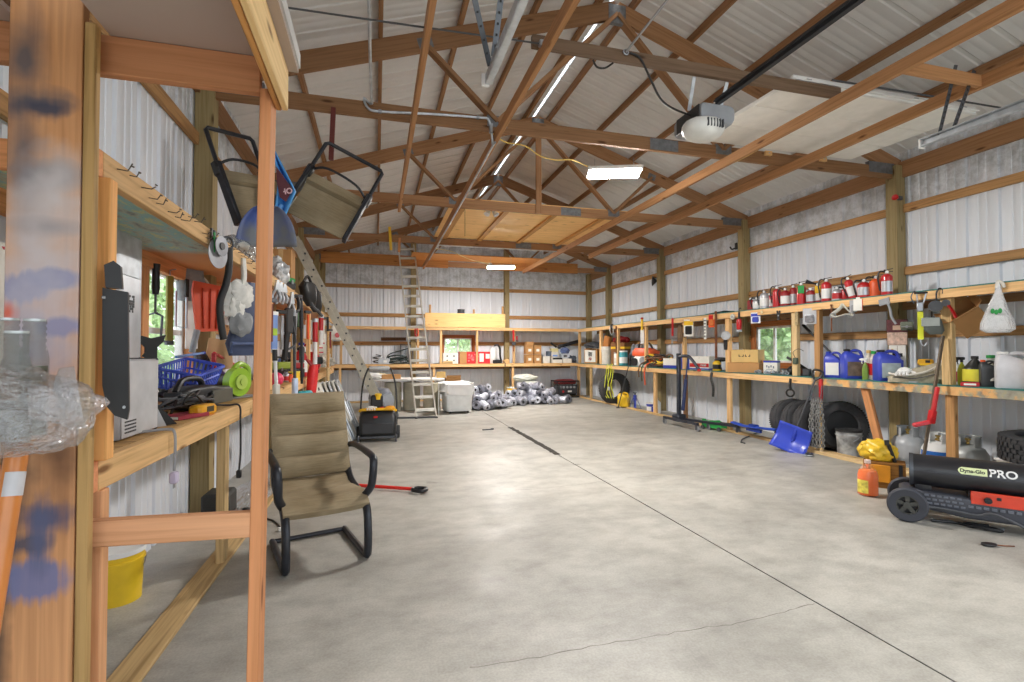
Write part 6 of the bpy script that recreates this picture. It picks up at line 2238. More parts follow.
# ---- extension ladder on the left
LAD = mat((190, 184, 168), .42, .4, .12)
t = thing('extension_ladder', 'long aluminium extension ladder leaning on the left wall', 'ladder', (0, 0, 0))
F0, F1 = Vector((.22, 9.25, 0)), Vector((-1.34, 9.0, 3.16))
dl = (F1 - F0).normalized()
for dy in (0, .4):
    o = Vector((0, dy, 0))
    part('side_rail', MB().bar(F0 + o, F1 + o, .03, .085, up=(1, 0, .4)), LAD, t)
    part('fly_rail', MB().bar(F0 + o + dl * .5 + Vector((.07, .03 if dy == 0 else -.03, .03)), F1 + o + dl * .1 + Vector((.07, .03 if dy == 0 else -.03, .03)), .026, .07, up=(1, 0, .4)), LAD, t)
L = (F1 - F0).length
for k in range(11):
    q = F0 + dl * (.22 + k * .3)
    part('rung', MB().cyl(q + Vector((0, -.022, 0)), q + Vector((0, .42, 0)), .016, n=10), DGREY, t)
    q2 = q + Vector((.07, 0, .03)) + dl * .1
    part('rung', MB().cyl(q2 + Vector((0, -.02, 0)), q2 + Vector((0, .4, 0)), .016, n=10), DGREY, t)
for dy in (0, .4):
    part('foot_pad', MB().box(F0 + Vector((0, dy, .015)), (.12, .06, .03), bev=.006), BLACK, t)
# ---- snow blower
t = thing('snow_blower', 'black snow blower with a tall loop handle on the open floor', 'snow blower', (.03, 7.9, 0), R(-3))
mb = MB()
rloft(mb, [(.08, .5, .42, .05, 0, .0), (.14, .54, .46, .06, 0, 0), (.36, .54, .44, .06, 0, .02), (.44, .5, .36, .08, 0, .03), (.47, .42, .28, .08, 0, .04)])
part('auger_housing', mb, mat((30, 31, 33), .4, 0, .15), t)
part('front_opening', MB().box((0, -.232, .2), (.44, .02, .16), bev=.02), mat((48, 49, 52), .5), t)
part('scraper_bar', MB().box((0, -.22, .07), (.5, .05, .03), bev=.004), DSTEEL, t)
part('yellow_trim', MB().tube([(-.26, -.14, .45), (-.2, -.16, .475), (.2, -.16, .475), (.26, -.14, .45)], .022, 8, smooth=3), mat((232, 176, 30), .4), t)
part('engine_cover', MB().blob((.02, .05, .54), (.3, .26, .24), 3), mat((120, 122, 124), .4), t)
part('fuel_cap', MB().cyl((.0, -.05, .62), (.0, -.06, .7), .05, n=14), YELLOW, t)
part('engine', MB().box((-.02, -.02, .58), (.18, .14, .2), bev=.02), BLACK, t)
part('recoil_start', MB().cyl((.14, -.06, .6), (.14, -.0, .6), .1, n=18), mat((150, 156, 164), .4), t)
part('loop_handle', MB().tube([(-.27, .12, .2), (-.27, .16, .5), (-.25, .2, .8), (-.2, .24, 1.0), (-.13, .26, 1.09), (.13, .26, 1.09), (.2, .24, 1.0), (.25, .2, .8), (.27, .16, .5), (.27, .12, .2)], .014, 8, smooth=5), BLACK, t)
part('control_bar', MB().box((0, .24, 1.08), (.32, .06, .06), bev=.02), mat((196, 198, 200), .4), t)
part('badge', MB().box((-.03, -.225, .37), (.06, .01, .03), bev=.004), RED, t)
part('badge', MB().box((.0, -.236, .25), (.12, .004, .018)), OFFW, t)
for sx in (-1, 1):
    part('wheel', MB().ringlathe([(.05, -.03), (.09, -.032), (.1, 0), (.09, .032), (.05, .03), (.05, -.03)], base=(sx * .29, .1, .1), axis=(1, 0, 0), n=24).cyl((sx * .29 - .02, .1, .1), (sx * .29 + .02, .1, .1), .055, n=16), RUBBER, t)
    part('skid', MB().box((sx * .27, -.2, .05), (.03, .12, .1), bev=.01), DSTEEL, t)
for i, (x, y, c, l) in enumerate(((-.1, -.12, WHITE, 'white gloves lying on top of the snow blower'), (.17, -.12, mat((232, 160, 30), .5), 'orange yellow gloves lying on top of the snow blower'), (.05, -.13, RED, 'small red cap lying on top of the snow blower'))):
    q = t.matrix_basis @ Vector((x, y, .465))
    tt = thing('work_gloves' if i < 2 else 'gas_cap', l, 'gloves' if i < 2 else 'cap', (x + .03, 7.9 + y, .463))
    if i < 2:
        mb = MB().blob((0, 0, .03), (.15, .09, .06), 3, noise=.15, seed=i)
        for k in range(4):
            mb.tube([(-.05 + k * .03, -.03, .02), (-.055 + k * .034, -.07, .025), (-.06 + k * .036, -.09, .015)], .012, 6)
        part('glove_shell', mb, c, tt)
        part('cuff', MB().box((.05, .03, .03), (.06, .05, .04), bev=.012), mat((90, 90, 94), .7), tt)
    else:
        part('cap_top', MB().lathe([(.035, 0), (.04, .02), (.03, .045), (.001, .05)], n=14), c, tt)
        part('rim', MB().lathe([(.045, 0), (.045, .012)], n=14), BLACK, tt)
# ---- folded chairs and folded table leaning on the left bench
def folded_chair(label, y, lean, xfoot, m):
    t = thing('folding_chair', label, 'chair', (xfoot, y, 0), 0, 'folded chairs leaning on the left bench', (0, -lean, 0))
    # local: z along the chair, y across, x thickness
    part('front_frame', MB().tube([(0, -.22, .012), (0, -.22, .9), (0, -.19, .95), (0, .19, .95), (0, .22, .9), (0, .22, .012)], .017, 8), m, t)
    part('rear_leg', MB().tube([(.028, -.19, .012), (.028, -.19, .6), (.028, .19, .6), (.028, .19, .012)], .015, 8), m, t)
    part('seat', MB().box((-.02, 0, .52), (.02, .4, .38), bev=.008), mat((150, 148, 140), .5), t)
    part('backrest', MB().box((-.004, 0, .84), (.02, .42, .16), bev=.008), mat((168, 166, 158), .5), t)
    part('cross_rung', MB().cyl((0, -.22, .2), (0, .22, .2), .009, n=8), m, t)
    return t
for i in range(6):
    folded_chair('folded metal chair leaning on the left bench, %s' % ('nearest the plastic table', 'second from the plastic table', 'third from the plastic table', 'fourth from the plastic table', 'fifth from the plastic table', 'last of the row before the ladder')[i],
                 7.72 + .11 * i, R(23 - i * .3), -.46 + i * .042, (OFFW, GALV)[i % 2])
t = thing('folded_plastic_table', 'folded pale plastic table with a handle slot leaning on the left bench', 'table', (-.585, 7.08, 0), 0, None, (0, -R(15), 0))
part('top_half', MB().box((0, 0, .47), (.045, .7, .92), bev=.014), mat((206, 202, 190), .5), t)
part('top_half', MB().box((.055, 0, .47), (.045, .7, .92), bev=.014), mat((214, 210, 200), .5), t)
part('handle_slot', MB().box((.03, -.354, .86), (.09, .006, .03), bev=.002).box((.08, -.1, .86), (.006, .12, .04), bev=.002), mat((60, 58, 54), .6), t)
part('folded_legs', MB().tube([(.085, -.3, .1), (.085, -.3, .5), (.085, .2, .5), (.085, .2, .1)], .012, 8), GREY, t)
# dark piece on the floor
p = az(488, 430, 0)
t = thing('wood_chip', 'small dark strip lying alone on the open floor', 'offcut', p, R(8))
part('strip', MB().box((0, 0, .008), (.2, .03, .016), bev=.002).box((.08, .01, .012), (.05, .03, .024), bev=.002), DGREY, t)
# ================================================================== OVERHEAD
mb = MB().box((2.6, 8.72, 3.652), (3.0, 2.62, .018))
single('plywood_loft', 'pale plywood sheet laid across the truss chords, nearest lamp', 'plywood', mb, PLY)
for x, l in ((1.3, 'first'), (2.02, 'second'), (2.85, 'third'), (3.72, 'fourth')):
    o = lumber('loft_joist', (x, 7.45, 3.62), (x, 10.0, 3.62), .088, .038, wood((206, 150, 84), key='lj'))
    tag(o, '%s joist from the left under the plywood loft' % l, 'joist')
mb = MB().box((2.5, 12.2, 3.652), (3.4, .84, .018))
single('plywood_loft', 'second plywood sheet farther back across the last trusses', 'plywood', mb, wood((216, 150, 84), dark=.8, key='ply2'))
for a, b, l in ((-1.3, 1.75, 'wide brown board on edge across the left half of the last truss'), (2.9, 5.3, 'wide brown board on edge across the right half of the last truss')):
    o = lumber('edge_board', (a, 12.66, 3.6), (b, 12.66, 3.6), .03, .27, wood((176, 120, 68), key='eb2')); tag(o, l, 'board')
o = lumber('yellow_stick', ay(391, 250, 10.0) - Vector((0, 0, .0)), ay(389.5, 227, 10.0), .05, .04, YELLOW, up=(0, 1, 0)); tag(o, 'yellow stick hanging below the third truss', 'stick')
o = lumber('hanger_stick', ay(399, 252, 10.02), ay(399.5, 238, 10.02), .05, .04, PINE_O, up=(0, 1, 0)); tag(o, 'short orange stick hanging beside the yellow one', 'stick')
# garage door sections stored above the chords
DOOR = mat((244, 242, 236), .5, 0, .05)
t = thing('stored_door_panels', 'white garage door sections lying on the truss chords right of the opener', 'door panels', (4.4, 4.0, 3.615), rot=(R(1.9), 0, 0))
for i in range(3):
    y = -.62 + i * .425
    part('panel', MB().box((0, y + .21, .022), (2.12, .418, .04), bev=.006), DOOR, t)
part('edge_rail', MB().box((0, -.635, .03), (2.12, .03, .07), bev=.004).box((0, -.66, .02), (2.12, .03, .012)), WHITE, t)
mb = MB()
for x in (-.9, -.3, .3, .9):
    mb.box((x, -.652, .035), (.05, .012, .02))
part('hinge', mb, STEEL, t)
o = lumber('cross_brace', (3.73, 2.76, 3.455), (4.55, 2.76, 3.455), .04, .09, BR); tag(o, 'short cross board between the two right hand braces', 'brace')
o = lumber('opener_beam', (1.05, 3.33, 3.545), (3.80, 3.33, 3.545), .04, .09, wood((128, 104, 84), key='ob')); tag(o, 'weathered beam carrying the door opener', 'beam')
# opener
t = thing('door_opener', 'grey and black garage door opener hung below the weathered beam', 'door opener', (2.55, 3.45, 3.1))
mb = MB()
mb.loft([[(x, y, z) for x, z in rounded(.30, h, .04)] for y, h in ((-.17, .13), (-.15, .16), (.15, .17), (.19, .14))])
for v in mb.bm.verts:
    v.co.z += .1
part('motor_cover', mb, mat((150, 154, 160), .4), t)
part('side_grille', MB().box((-.153, .0, .1), (.008, .3, .13), bev=.003).box((0, .196, .1), (.24, .012, .11), bev=.004), mat((52, 54, 58), .5), t)
mb = MB()
for i in range(7):
    mb.box((.153, -.09 + i * .03, .075), (.006, .012, .05))
part('vent_slots', mb, BLACK, t)
mb = MB().blob((-.1, -.12, -.02), (.34, .28, .19), 3)
for v in mb.bm.verts:
    v.co.z = min(v.co.z, .04)
part('lamp_cover', mb, mat((226, 226, 222), .3), t)
mb = MB()
for i in range(6):
    mb.box((-.15 + i * .026, -.25, -.02), (.008, .02, .06))
part('lamp_cover_slots', mb, DGREY, t)
for x in (-.14, .14):
    part('hanger_strap', MB().bar((x, 0, .18), (x * 1.1, -.1, .44), .03, .006, up=(0, 1, 0)), GALV, t)
part('drive_rail', MB().bar((0, -.16, .19), (0, -3.1, .19), .035, .05).bar((-.03, -.16, .19), (-.03, -3.1, .19), .006, .012), mat((60, 62, 66), .4, .6), t)
t = thing('opener_cable', 'black cable looping down to the door opener', 'cable', (0, 0, 0))
part('cable', MB().tube([ay(630, 53, 3.3), ay(640, 58, 3.3), ay(650, 78, 3.32), ay(660, 98, 3.34), ay(672, 108, 3.36), (2.43, 3.42, 3.22)], .008, 8, smooth=6), BLACK, t)
part('loop_end', MB().tube([ay(593, 60, 3.31), ay(597, 67, 3.31), ay(605, 68, 3.31), ay(613, 63, 3.31)], .007, 8, smooth=5), BLACK, t)
part('plug', MB().box((2.44, 3.42, 3.22), (.03, .03, .03), bev=.006), BLACK, t)
t = thing('release_rod', 'thin steel rod running up from the opener beam', 'rod', (0, 0, 0))
part('rod', MB().cyl(ay(626, 52, 3.30), ay(672, -6, 2.9), .009, n=8), STEEL, t)
part('end_eye', MB().tube([ay(626, 52, 3.30) + Vector((.02 * math.cos(a), 0, .02 * math.sin(a))) for a in [i * PI / 4 for i in range(8)]], .006, 6, True), STEEL, t)
t = thing('lift_cable', 'thin dark lift cable stretched across under the roof', 'cable', (0, 0, 0))
part('cable', MB().tube([ay(262, 4, 3.25), ay(400, 24, 3.25), ay(543, 44, 3.27)], .006, 6), DGREY, t)
part('cable', MB().tube([ay(832, 80, 3.30), ay(900, 91, 3.30), ay(1002, 108, 3.30)], .008, 6), DGREY, t)
part('end_fitting', MB().box(ay(543, 44, 3.27), (.06, .05, .04), bev=.006), STEEL, t)
# tracks
for x, l in ((4.31, 'right hand galvanised overhead door track under the braces'), (.65, 'left hand galvanised overhead door track under the braces')):
    t = thing('door_track', l, 'track', (x, 3.02, 3.05))
    s = 1 if x > 2 else -1
    mb = MB()
    path = [(0, 0, 0), (0, -2.2, 0), (0, -2.55, -.08), (0, -2.78, -.3), (0, -2.86, -.6), (0, -2.86, -3.05)]
    for dx, dz, w, h in ((0, 0, .006, .06), (-s * .02, .027, .04, .006), (-s * .02, -.027, .04, .006)):
        for a, b in zip(path, path[1:]):
            mb.bar(Vector(a) + Vector((dx, 0, dz)), Vector(b) + Vector((dx, 0, dz)), w, h, up=(0, .01, 1))
    part('channel', mb, GALV, t)
    part('end_stop', MB().box((0, .012, 0), (.05, .02, .08), bev=.004), WHITE, t)
    part('bolt_plate', MB().box((s * .006, -.28, 0), (.006, .16, .05)).cyl((s * .006, -.22, 0), (s * .014, -.22, 0), .009, n=8).cyl((s * .006, -.34, 0), (s * .014, -.34, 0), .009, n=8), STEEL, t)
    tops = ((-.02, -.26, .5), (.16, -.27, .48)) if x > 2 else ((-.33, -.62, .62), (.03, -.5, .62))
    for k, q in enumerate(tops):
        mb = MB()
        a, b = Vector((0.0, -.12 - .1 * k, .02)), Vector(q)
        mb.bar(a, b, .034, .004, up=(0, 1, 0))
        n = 12
        hang = part('hanger_angle', mb, DSTEEL, t)
        mb = MB()
        for i in range(1, n):
            c = a + (b - a) * i / n
            mb.box(c + Vector((0, -.003, 0)), (.011, .002, .02))
        part('slots', mb, BLACK, hang)
# conduit and cords
t = thing('conduit', 'thin steel conduit bent along the first truss and the brace', 'conduit', (0, 0, 0))
CY = 4.69
pts = [(-.06, 1.6, 3.62), (-.06, 4.3, 3.62), (-.055, CY - .03, 3.6)]
pts += [ay(364, 98, CY), ay(368, 108, CY), ay(380, 111.5, CY), ay(430, 114, CY), ay(478, 117.5, CY), ay(489, 121, CY), (1.09, 4.74, 3.385), (1.10, 4.9, 3.385), (1.12, 7.5, 3.388), (1.12, 11.2, 3.388)]
part('pipe', MB().tube(pts, .012, 8, smooth=4), GALV, t)
for q in (pts[5], pts[7], (1.12, 6.2, 3.388), (1.12, 9, 3.388)):
    part('clip', MB().box(q, (.03, .03, .03), bev=.004), STEEL, t)
part('fitting', MB().cyl(ay(491, 124, 4.70), ay(491, 133, 4.70), .02, n=10), STEEL, t)
t = thing('power_lead', 'yellow electric cord sagging from the conduit to the bright lamp', 'cord', (0, 0, 0))
part('cord', MB().tube([ay(492, 133, 4.72), ay(505, 142, 4.8), ay(525, 146, 4.9), ay(540, 156, 5.0), ay(556, 160, 5.05), ay(572, 160, 5.1), (2.36, 5.28, 3.47)], .006, 8, smooth=6), mat((226, 196, 96), .5), t)
part('plug', MB().box((2.36, 5.28, 3.475), (.04, .03, .03), bev=.006), WHITE, t)
t = thing('pale_cord', 'pale cord sagging from the brace to the far lamp', 'cord', (0, 0, 0))
part('cord', MB().tube([(1.12, 9.9, 3.38), (1.5, 10.3, 3.42), (2.0, 10.8, 3.36), (2.5, 11.2, 3.37)], .008, 8, smooth=6), mat((226, 206, 150), .5), t)
part('plug', MB().box((2.5, 11.2, 3.372), (.04, .03, .03), bev=.006), WHITE, t)
t = thing('conduit', 'level steel conduit under the third truss', 'conduit', (0, 0, 0))
part('pipe', MB().tube([(1.14, 9.98, 3.47), (2.2, 9.98, 3.475), (3.7, 9.98, 3.475)], .012, 8), GALV, t)
part('box', MB().box((1.16, 9.98, 3.44), (.07, .05, .07), bev=.006), STEEL, t)
t = thing('cable_run', 'yellow cable stapled along the brace beside the door opener', 'cable', (0, 0, 0))
part('cable', MB().tube([(3.765, .5, 3.43), (3.765, 1.6, 3.46), (3.765, 2.4, 3.42), (3.77, 3.0, 3.45), (3.765, 4.4, 3.41), (3.765, 4.7, 3.43)], .006, 6, smooth=5), mat((214, 180, 96), .5), t)
part('clamp', MB().box((3.76, 4.66, 3.43), (.03, .09, .05), bev=.006), GALV, t)
t = thing('twin_floodlight', 'white twin head floodlight fixed under the plywood loft', 'floodlight', ay(491, 208, 7.7))
t.location.z = 3.64
part('mount', MB().cyl((0, 0, -.02), (0, 0, 0), .05, n=14), WHITE, t)
for s in (-1, 1):
    part('lamp_head', MB().lathe([(.02, 0), (.035, .03), (.045, .1), (.048, .12), (.001, .12)], base=(s * .03, 0, -.03), axis=(s * .5, -.4, -1), n=16), WHITE, t)
    part('arm', MB().cyl((0, 0, -.02), (s * .03, 0, -.05), .01, n=8), GREY, t)
t = thing('pull_cord', 'thin brown pull cord hanging from the plywood loft', 'cord', ay(465, 207, 7.6))
t.location.z = 3.64
part('string', MB().cyl((0, 0, 0), (0, 0, -.5), .004, n=6), mat((110, 80, 50), .8), t)
part('pull_knob', MB().blob((0, 0, -.5), (.02, .02, .03), 2), PINE, t)
for (u, v, l) in ((768, 153.5, 'small pale wood block on the first truss chord, left one'), (823, 159.5, 'small pale wood block on the first truss chord, right one')):
    q = ay(u, v, 4.69)
    t = thing('chord_block', l, 'block', q)
    part('block', MB().box((0, 0, 0), (.09, .036, .05), bev=.003), PINE, t)
    part('screw_head', MB().cyl((0, -.018, 0), (0, -.022, 0), .008, n=8), STEEL, t)
q = ax(887, 201, 6.19); q.y = 4.64
t = thing('wall_siren', 'small red siren on the wall post under the first truss', 'siren', (6.2, 4.655, q.z), 0)
part('horn', MB().lathe([(.014, 0), (.02, .03), (.034, .06), (.036, .07), (.001, .05)], axis=(-1, -.3, 0), n=16), RED, t)
part('bracket', MB().box((.03, .0, -.0), (.06, .05, .05), bev=.006), DGREY, t)
q = ax(654, 281, 6.28)
t = thing('wall_speaker', 'black round speaker on the right steel wall near the back', 'speaker', (6.33, q.y, q.z), FR)
part('cone', MB().lathe([(.04, 0), (.09, .06), (.12, .08), (.09, .05), (.001, .04)], axis=(-.4, -1, 0), n=20), BLACK, t)
part('bracket', MB().box((0, .0, 0), (.06, .04, .06)), DGREY, t)
q = ax(735, 246, 6.3)
t = thing('wall_hook', 'black hook on the steel wall left of the second post', 'hook', (6.335, q.y, q.z), FR)
part('plate', MB().box((0, -.01, 0), (.06, .02, .12), bev=.004), BLACK, t)
part('prong', MB().tube([(0, -.02, -.03), (-.06, -.05, -.05), (-.1, -.06, 0)], .014, 8, smooth=3), BLACK, t)

# ================================================================== PATIO CHAIRS
SLING = None
def sling_mat():
    m, nt, b = nodes('sling_fabric')
    tc = N(nt, 'ShaderNodeTexCoord')
    mp = N(nt, 'ShaderNodeMapping'); mp.inputs['Scale'].default_value = (4., 90., 90.)
    nt.links.new(tc.outputs['Object'], mp.inputs[0])
    n = N(nt, 'ShaderNodeTexNoise', Scale=2., Detail=4.)
    nt.links.new(mp.outputs[0], n.inputs['Vector'])
    n2 = N(nt, 'ShaderNodeTexNoise', Scale=3., Detail=5.)
    nt.links.new(tc.outputs['Object'], n2.inputs['Vector'])
    col = ramp(nt, n.outputs['Fac'], [(.3, lin((146, 131, 104))), (.7, lin((168, 152, 123)))])
    st = ramp(nt, n2.outputs['Fac'], [(.3, lin((190, 176, 150))), (.6, lin((255, 255, 255)))])
    nt.links.new(mixc(nt, .7, col, st, 'MULTIPLY'), b.inputs['Base Color'])
    b.inputs['Roughness'].default_value = .9
    return m


SLING = sling_mat()
FRAME = mat((44, 46, 52), .38, .25, .25, 20.)
def patio_chair(label, loc, rot):
    t = thing('patio_chair', label, 'chair', loc, rot=rot)
    W = .245
    for s in (-1, 1):
        x = s * W
        side = [(x * .92, .44, 1.0), (x * .94, .37, .8), (x * .97, .29, .6), (x, .22, .47), (x, .10, .41), (x, -.08, .39), (x, -.20, .37), (x, -.275, .31), (x, -.30, .2), (x, -.30, .08), (x, -.27, .025), (x, -.16, .018), (x, .30, .018)]
        part('side_frame', MB().tube(side, .022, 10, smooth=4, flat=1.25), FRAME, t)
        xo = s * (W + .035)
        arm = [(x, .31, .645), (xo + s * .01, .25, .655), (xo + s * .015, .1, .66), (xo + s * .015, -.08, .655), (xo + s * .015, -.22, .645), (xo + s * .01, -.265, .61), (xo + s * .005, -.265, .53), (xo, -.24, .45), (x + s * .005, -.19, .385)]
        part('armrest', MB().tube(arm, .026, 10, smooth=4, flat=.8), FRAME, t)
    part('rear_bar', MB().cyl((-W, .30, .02), (W, .30, .02), .016, n=10), FRAME, t)
    part('top_bar', MB().cyl((-W * .92, .44, 1.0), (W * .92, .44, 1.0), .014, n=10), FRAME, t)

    def sling(prof, name, th=.046):
        mb = MB()
        rows_t, rows_b = [], []
        n = 14
        for k, (y, z, puff) in enumerate(prof):
            y0, z0 = prof[max(k - 1, 0)][:2]
            y1, z1 = prof[min(k + 1, len(prof) - 1)][:2]
            d = Vector((0, y1 - y0, z1 - z0)).normalized()
            nn = Vector((0, -d.z, d.y))
            if nn.z < 0 and nn.y > 0:
                nn = -nn
            sag = [(.014 * (1 - (2 * i / n - 1) ** 2)) for i in range(n + 1)]
            w = W + .014
            rows_t.append([Vector((-w + 2 * w * i / n, y, z)) + nn * (puff * (1 - (2 * i / n - 1) ** 6) + th * .5 - sag[i]) for i in range(n + 1)])
            rows_b.append([Vector((-w + 2 * w * i / n, y, z)) - nn * (th * .5 + sag[i]) for i in range(n + 1)])
        for A, B in zip(rows_t, rows_t[1:]):
            for i in range(n):
                mb.quad(A[i], A[i + 1], B[i + 1], B[i])
        for A, B in zip(rows_b, rows_b[1:]):
            for i in range(n):
                mb.quad(A[i], B[i], B[i + 1], A[i + 1])
        for A, B in ((rows_t[0], rows_b[0]), (rows_t[-1], rows_b[-1])):
            for i in range(n):
                mb.quad(A[i], A[i + 1], B[i + 1], B[i])
        for k in range(len(prof) - 1):
            for i in (0, n):
                mb.quad(rows_t[k][i], rows_t[k + 1][i], rows_b[k + 1][i], rows_b[k][i])
        return part(name, mb, SLING, t)
    back = []
    N_ = 40
    for k in range(N_ + 1):
        f = k / N_
        y = .225 + (.445 - .225) * f ** 1.05
        z = .465 + (1.03 - .465) * f
        puff = .034 * abs(math.sin(f * PI * 4)) ** .55 if f < .99 else .004
        back.append((y, z, puff))
    sling(back, 'backrest')
    for f in (.25, .5, .75):
        yy, zz = .225 + .22 * f ** 1.05, .465 + .54 * f
        part('seam_piping', MB().tube([(-.24, yy - .018, zz + .004), (-.12, yy - .008, zz), (.12, yy - .008, zz), (.24, yy - .018, zz + .004)], .005, 6, smooth=3), mat((104, 92, 70), .9), t)
    seat = []
    for k in range(25):
        f = k / 24
        y = -.275 + (.235 + .275) * f
        z = .345 + .06 * min(1, f * 4) ** .7 - .012 * math.sin(f * PI) + (.045 * max(0, f - .8) / .2)
        seat.append((y, z, .012 * abs(math.sin(f * PI * 3)) ** .5))
    sling(seat, 'seat')
    return t


patio_chair('tan padded patio chair with a black sled frame standing on the floor', (-.37, 3.60, 0), (0, 0, R(17)))
def hung_chair(label, TL, TR, BL, Y, dyr=0., dyb=-.15):
    """folded sling chair hung by its leg loop; local x across, y down along the chair, z away from the room"""
    p, q, r = ay(TL[0], TL[1], Y), ay(TR[0], TR[1], Y + dyr), ay(BL[0], BL[1], Y + dyb)
    x = (q - p).normalized(); y = (r - p); y = (y - x * y.dot(x)); L = y.length; y = y / L; z = x.cross(y)
    W = (q - p).length
    t = thing('sling_chair', label, 'chair')
    M = Matrix((x, y, z)).transposed().to_4x4(); M.translation = p
    t.matrix_world = M
    part('leg_loop', MB().tube([(W, L * .45, .0), (W, .02, 0), (W - .02, 0, 0), (.02, 0, 0), (0, .02, 0), (0, L * .45, 0)], .017, 8), FRAME, t)
    for xx in (.0, W):
        part('side_rail', MB().bar((xx, L * .36, .0), (xx, L * 1.0, -.02), .036, .075, up=(0, 0, 1), bev=.006), FRAME, t)
        part('hinge', MB().box((xx, L * .42, .01), (.06, .12, .07), bev=.012), BLACK, t)
    part('cross_bow', MB().tube([(0, L * .38, .03), (W * .25, L * .34, -.06), (W * .75, L * .36, -.06), (W, L * .42, .03)], .011, 8, smooth=5), FRAME, t)
    part('seat', MB().loft([[(w, yy, zz + dz) for w in (.02, W - .02) for dz in ((0, .014) if w < .1 else (.014, 0))] for yy, zz in ((L * .40, .03), (L * .46, .012), (L * .52, .0), (L * .545, .035))]), SLING, t)
    part('backrest', MB().loft([[(w, yy, zz + dz) for w in (.02, W - .02) for dz in ((0, .014) if w < .1 else (.014, 0))] for yy, zz in ((L * .55, .03), (L * .7, .05), (L * .85, .04), (L * .97, .0))]), SLING, t)
    return t


hung_chair('tan sling chair hung tilted under the first truss', (327, 142), (383, 172), (288, 215), 4.58, .0, -.2)
hung_chair('tan sling chair hung behind the orange stud', (205, 127), (252, 139), (196, 222), 4.3, .30, -.3)
o = lumber('hanger_strap', ay(331, 160, 4.66), ay(333.5, 108, 4.66), .04, .045, mat((104, 40, 34), .6), up=(0, 1, 0)); tag(o, 'dark red strap hanging from the first truss chord above the tilted chair', 'strap')

# blue shovel blades
t = thing('blue_scoop', 'bright blue plastic scoop with a dark red label hung beside the orange stud', 'scoop', (0, 0, 0))
Y = 4.25
P2 = lambda u, v, dy=0: ay(u, v, Y + dy)
mb = MB()
rows = []
for k in range(9):
    f = k / 8
    L = Vector((271 + f * 12 - (f > .6) * (f - .6) * 6, 150 + f * 42)) if f <= .62 else Vector((278.5 - (f - .62) * 14, 176 + (f - .62) * 118))
    Rr = Vector((274 + f * 36, 148 + f * 70)) if f <= .62 else Vector((296.3 - (f - .62) * 34, 191.4 + (f - .62) * 80))
    rows.append([P2(L.x + (Rr.x - L.x) * j / 6, L.y + (Rr.y - L.y) * j / 6, .09 * math.sin(PI * j / 6)) for j in range(7)])
for A, B in zip(rows, rows[1:]):
    for j in range(6):
        mb.quad(A[j], A[j + 1], B[j + 1], B[j])
o = part('scoop_blade', mb, mat((84, 160, 226), .35, 0, .1), t)
so = o.modifiers.new('thick', 'SOLIDIFY'); so.thickness = .012
mb = MB()
lab = [(276, 166), (292.5, 189), (286, 202), (279.5, 197), (277, 182)]
mb.loft([[P2(u, v, -.012 + dy) for u, v in lab] for dy in (0, -.004)])
part('label', mb, mat((92, 34, 44), .5), t)
c0, c1 = P2(281, 193, -.02), P2(292, 190, -.02)
lettering('HO', .06, mat((226, 190, 196), .5), t, MX(*((c0 + c1) / 2), c1 - c0, (0, 0, 1)), .002)
part('socket', MB().cyl(P2(281.5, 205, .03), P2(275.5, 222, .03), .022, .014, n=12), mat((84, 150, 214), .4), t)
part('handle', MB().cyl(P2(280.5, 207, .035), P2(273, 229, .05), .014, n=10), LBLUE, t)
t = thing('snow_scoop', 'blue grey half round shovel blade lying over the left upper shelf', 'shovel', (0, 0, 0))
mb = MB()
rows = []
Y = 4.0
for k in range(12):
    f = k / 11
    hw = math.sqrt(max(0, 1 - (f - .0) ** 2)) 
    rows.append([ay(266 + 31 * (j / 5 - 1) * 1.0 * hw if j < 5 else 266 + 31 * (j / 5 - 1) * hw, 247 - 44 * f, Y + .12 * math.sin(PI * j / 10) * (1 - .3 * f)) for j in range(11)])
for A, B in zip(rows, rows[1:]):
    for j in range(10):
        mb.quad(A[j], A[j + 1], B[j + 1], B[j])
def scoop_mat():
    m, nt, b = nodes('scoop_reflection')
    tc = N(nt, 'ShaderNodeTexCoord'); n = N(nt, 'ShaderNodeTexNoise', Scale=3.2, Detail=3.)
    nt.links.new(tc.outputs['Object'], n.inputs['Vector'])
    nt.links.new(ramp(nt, n.outputs['Fac'], [(.46, lin((116, 120, 126))), (.64, lin((74, 94, 158)))]), b.inputs['Base Color'])  # blue reflection on the grey aluminium, blended into the colour in patches
    b.inputs['Roughness'].default_value = .35
    return m
o = part('scoop_blade', mb, scoop_mat(), t)
so = o.modifiers.new('thick', 'SOLIDIFY'); so.thickness = .006
part('handle_socket', MB().cyl(ay(266, 206, 4.05), ay(266, 190, 4.05), .02, n=10), GREY, t)

# ================================================================== LEFT: HUNG FROM THE UPPER SHELF BEAM
LXF = LX + .006
def hl(u, v):
    p = ax(u, v, LXF)
    return Vector((LXF, p.y, p.z))


VL = FL - R(35)
def lpx(n, p):
    return n * dep(p) / FPX


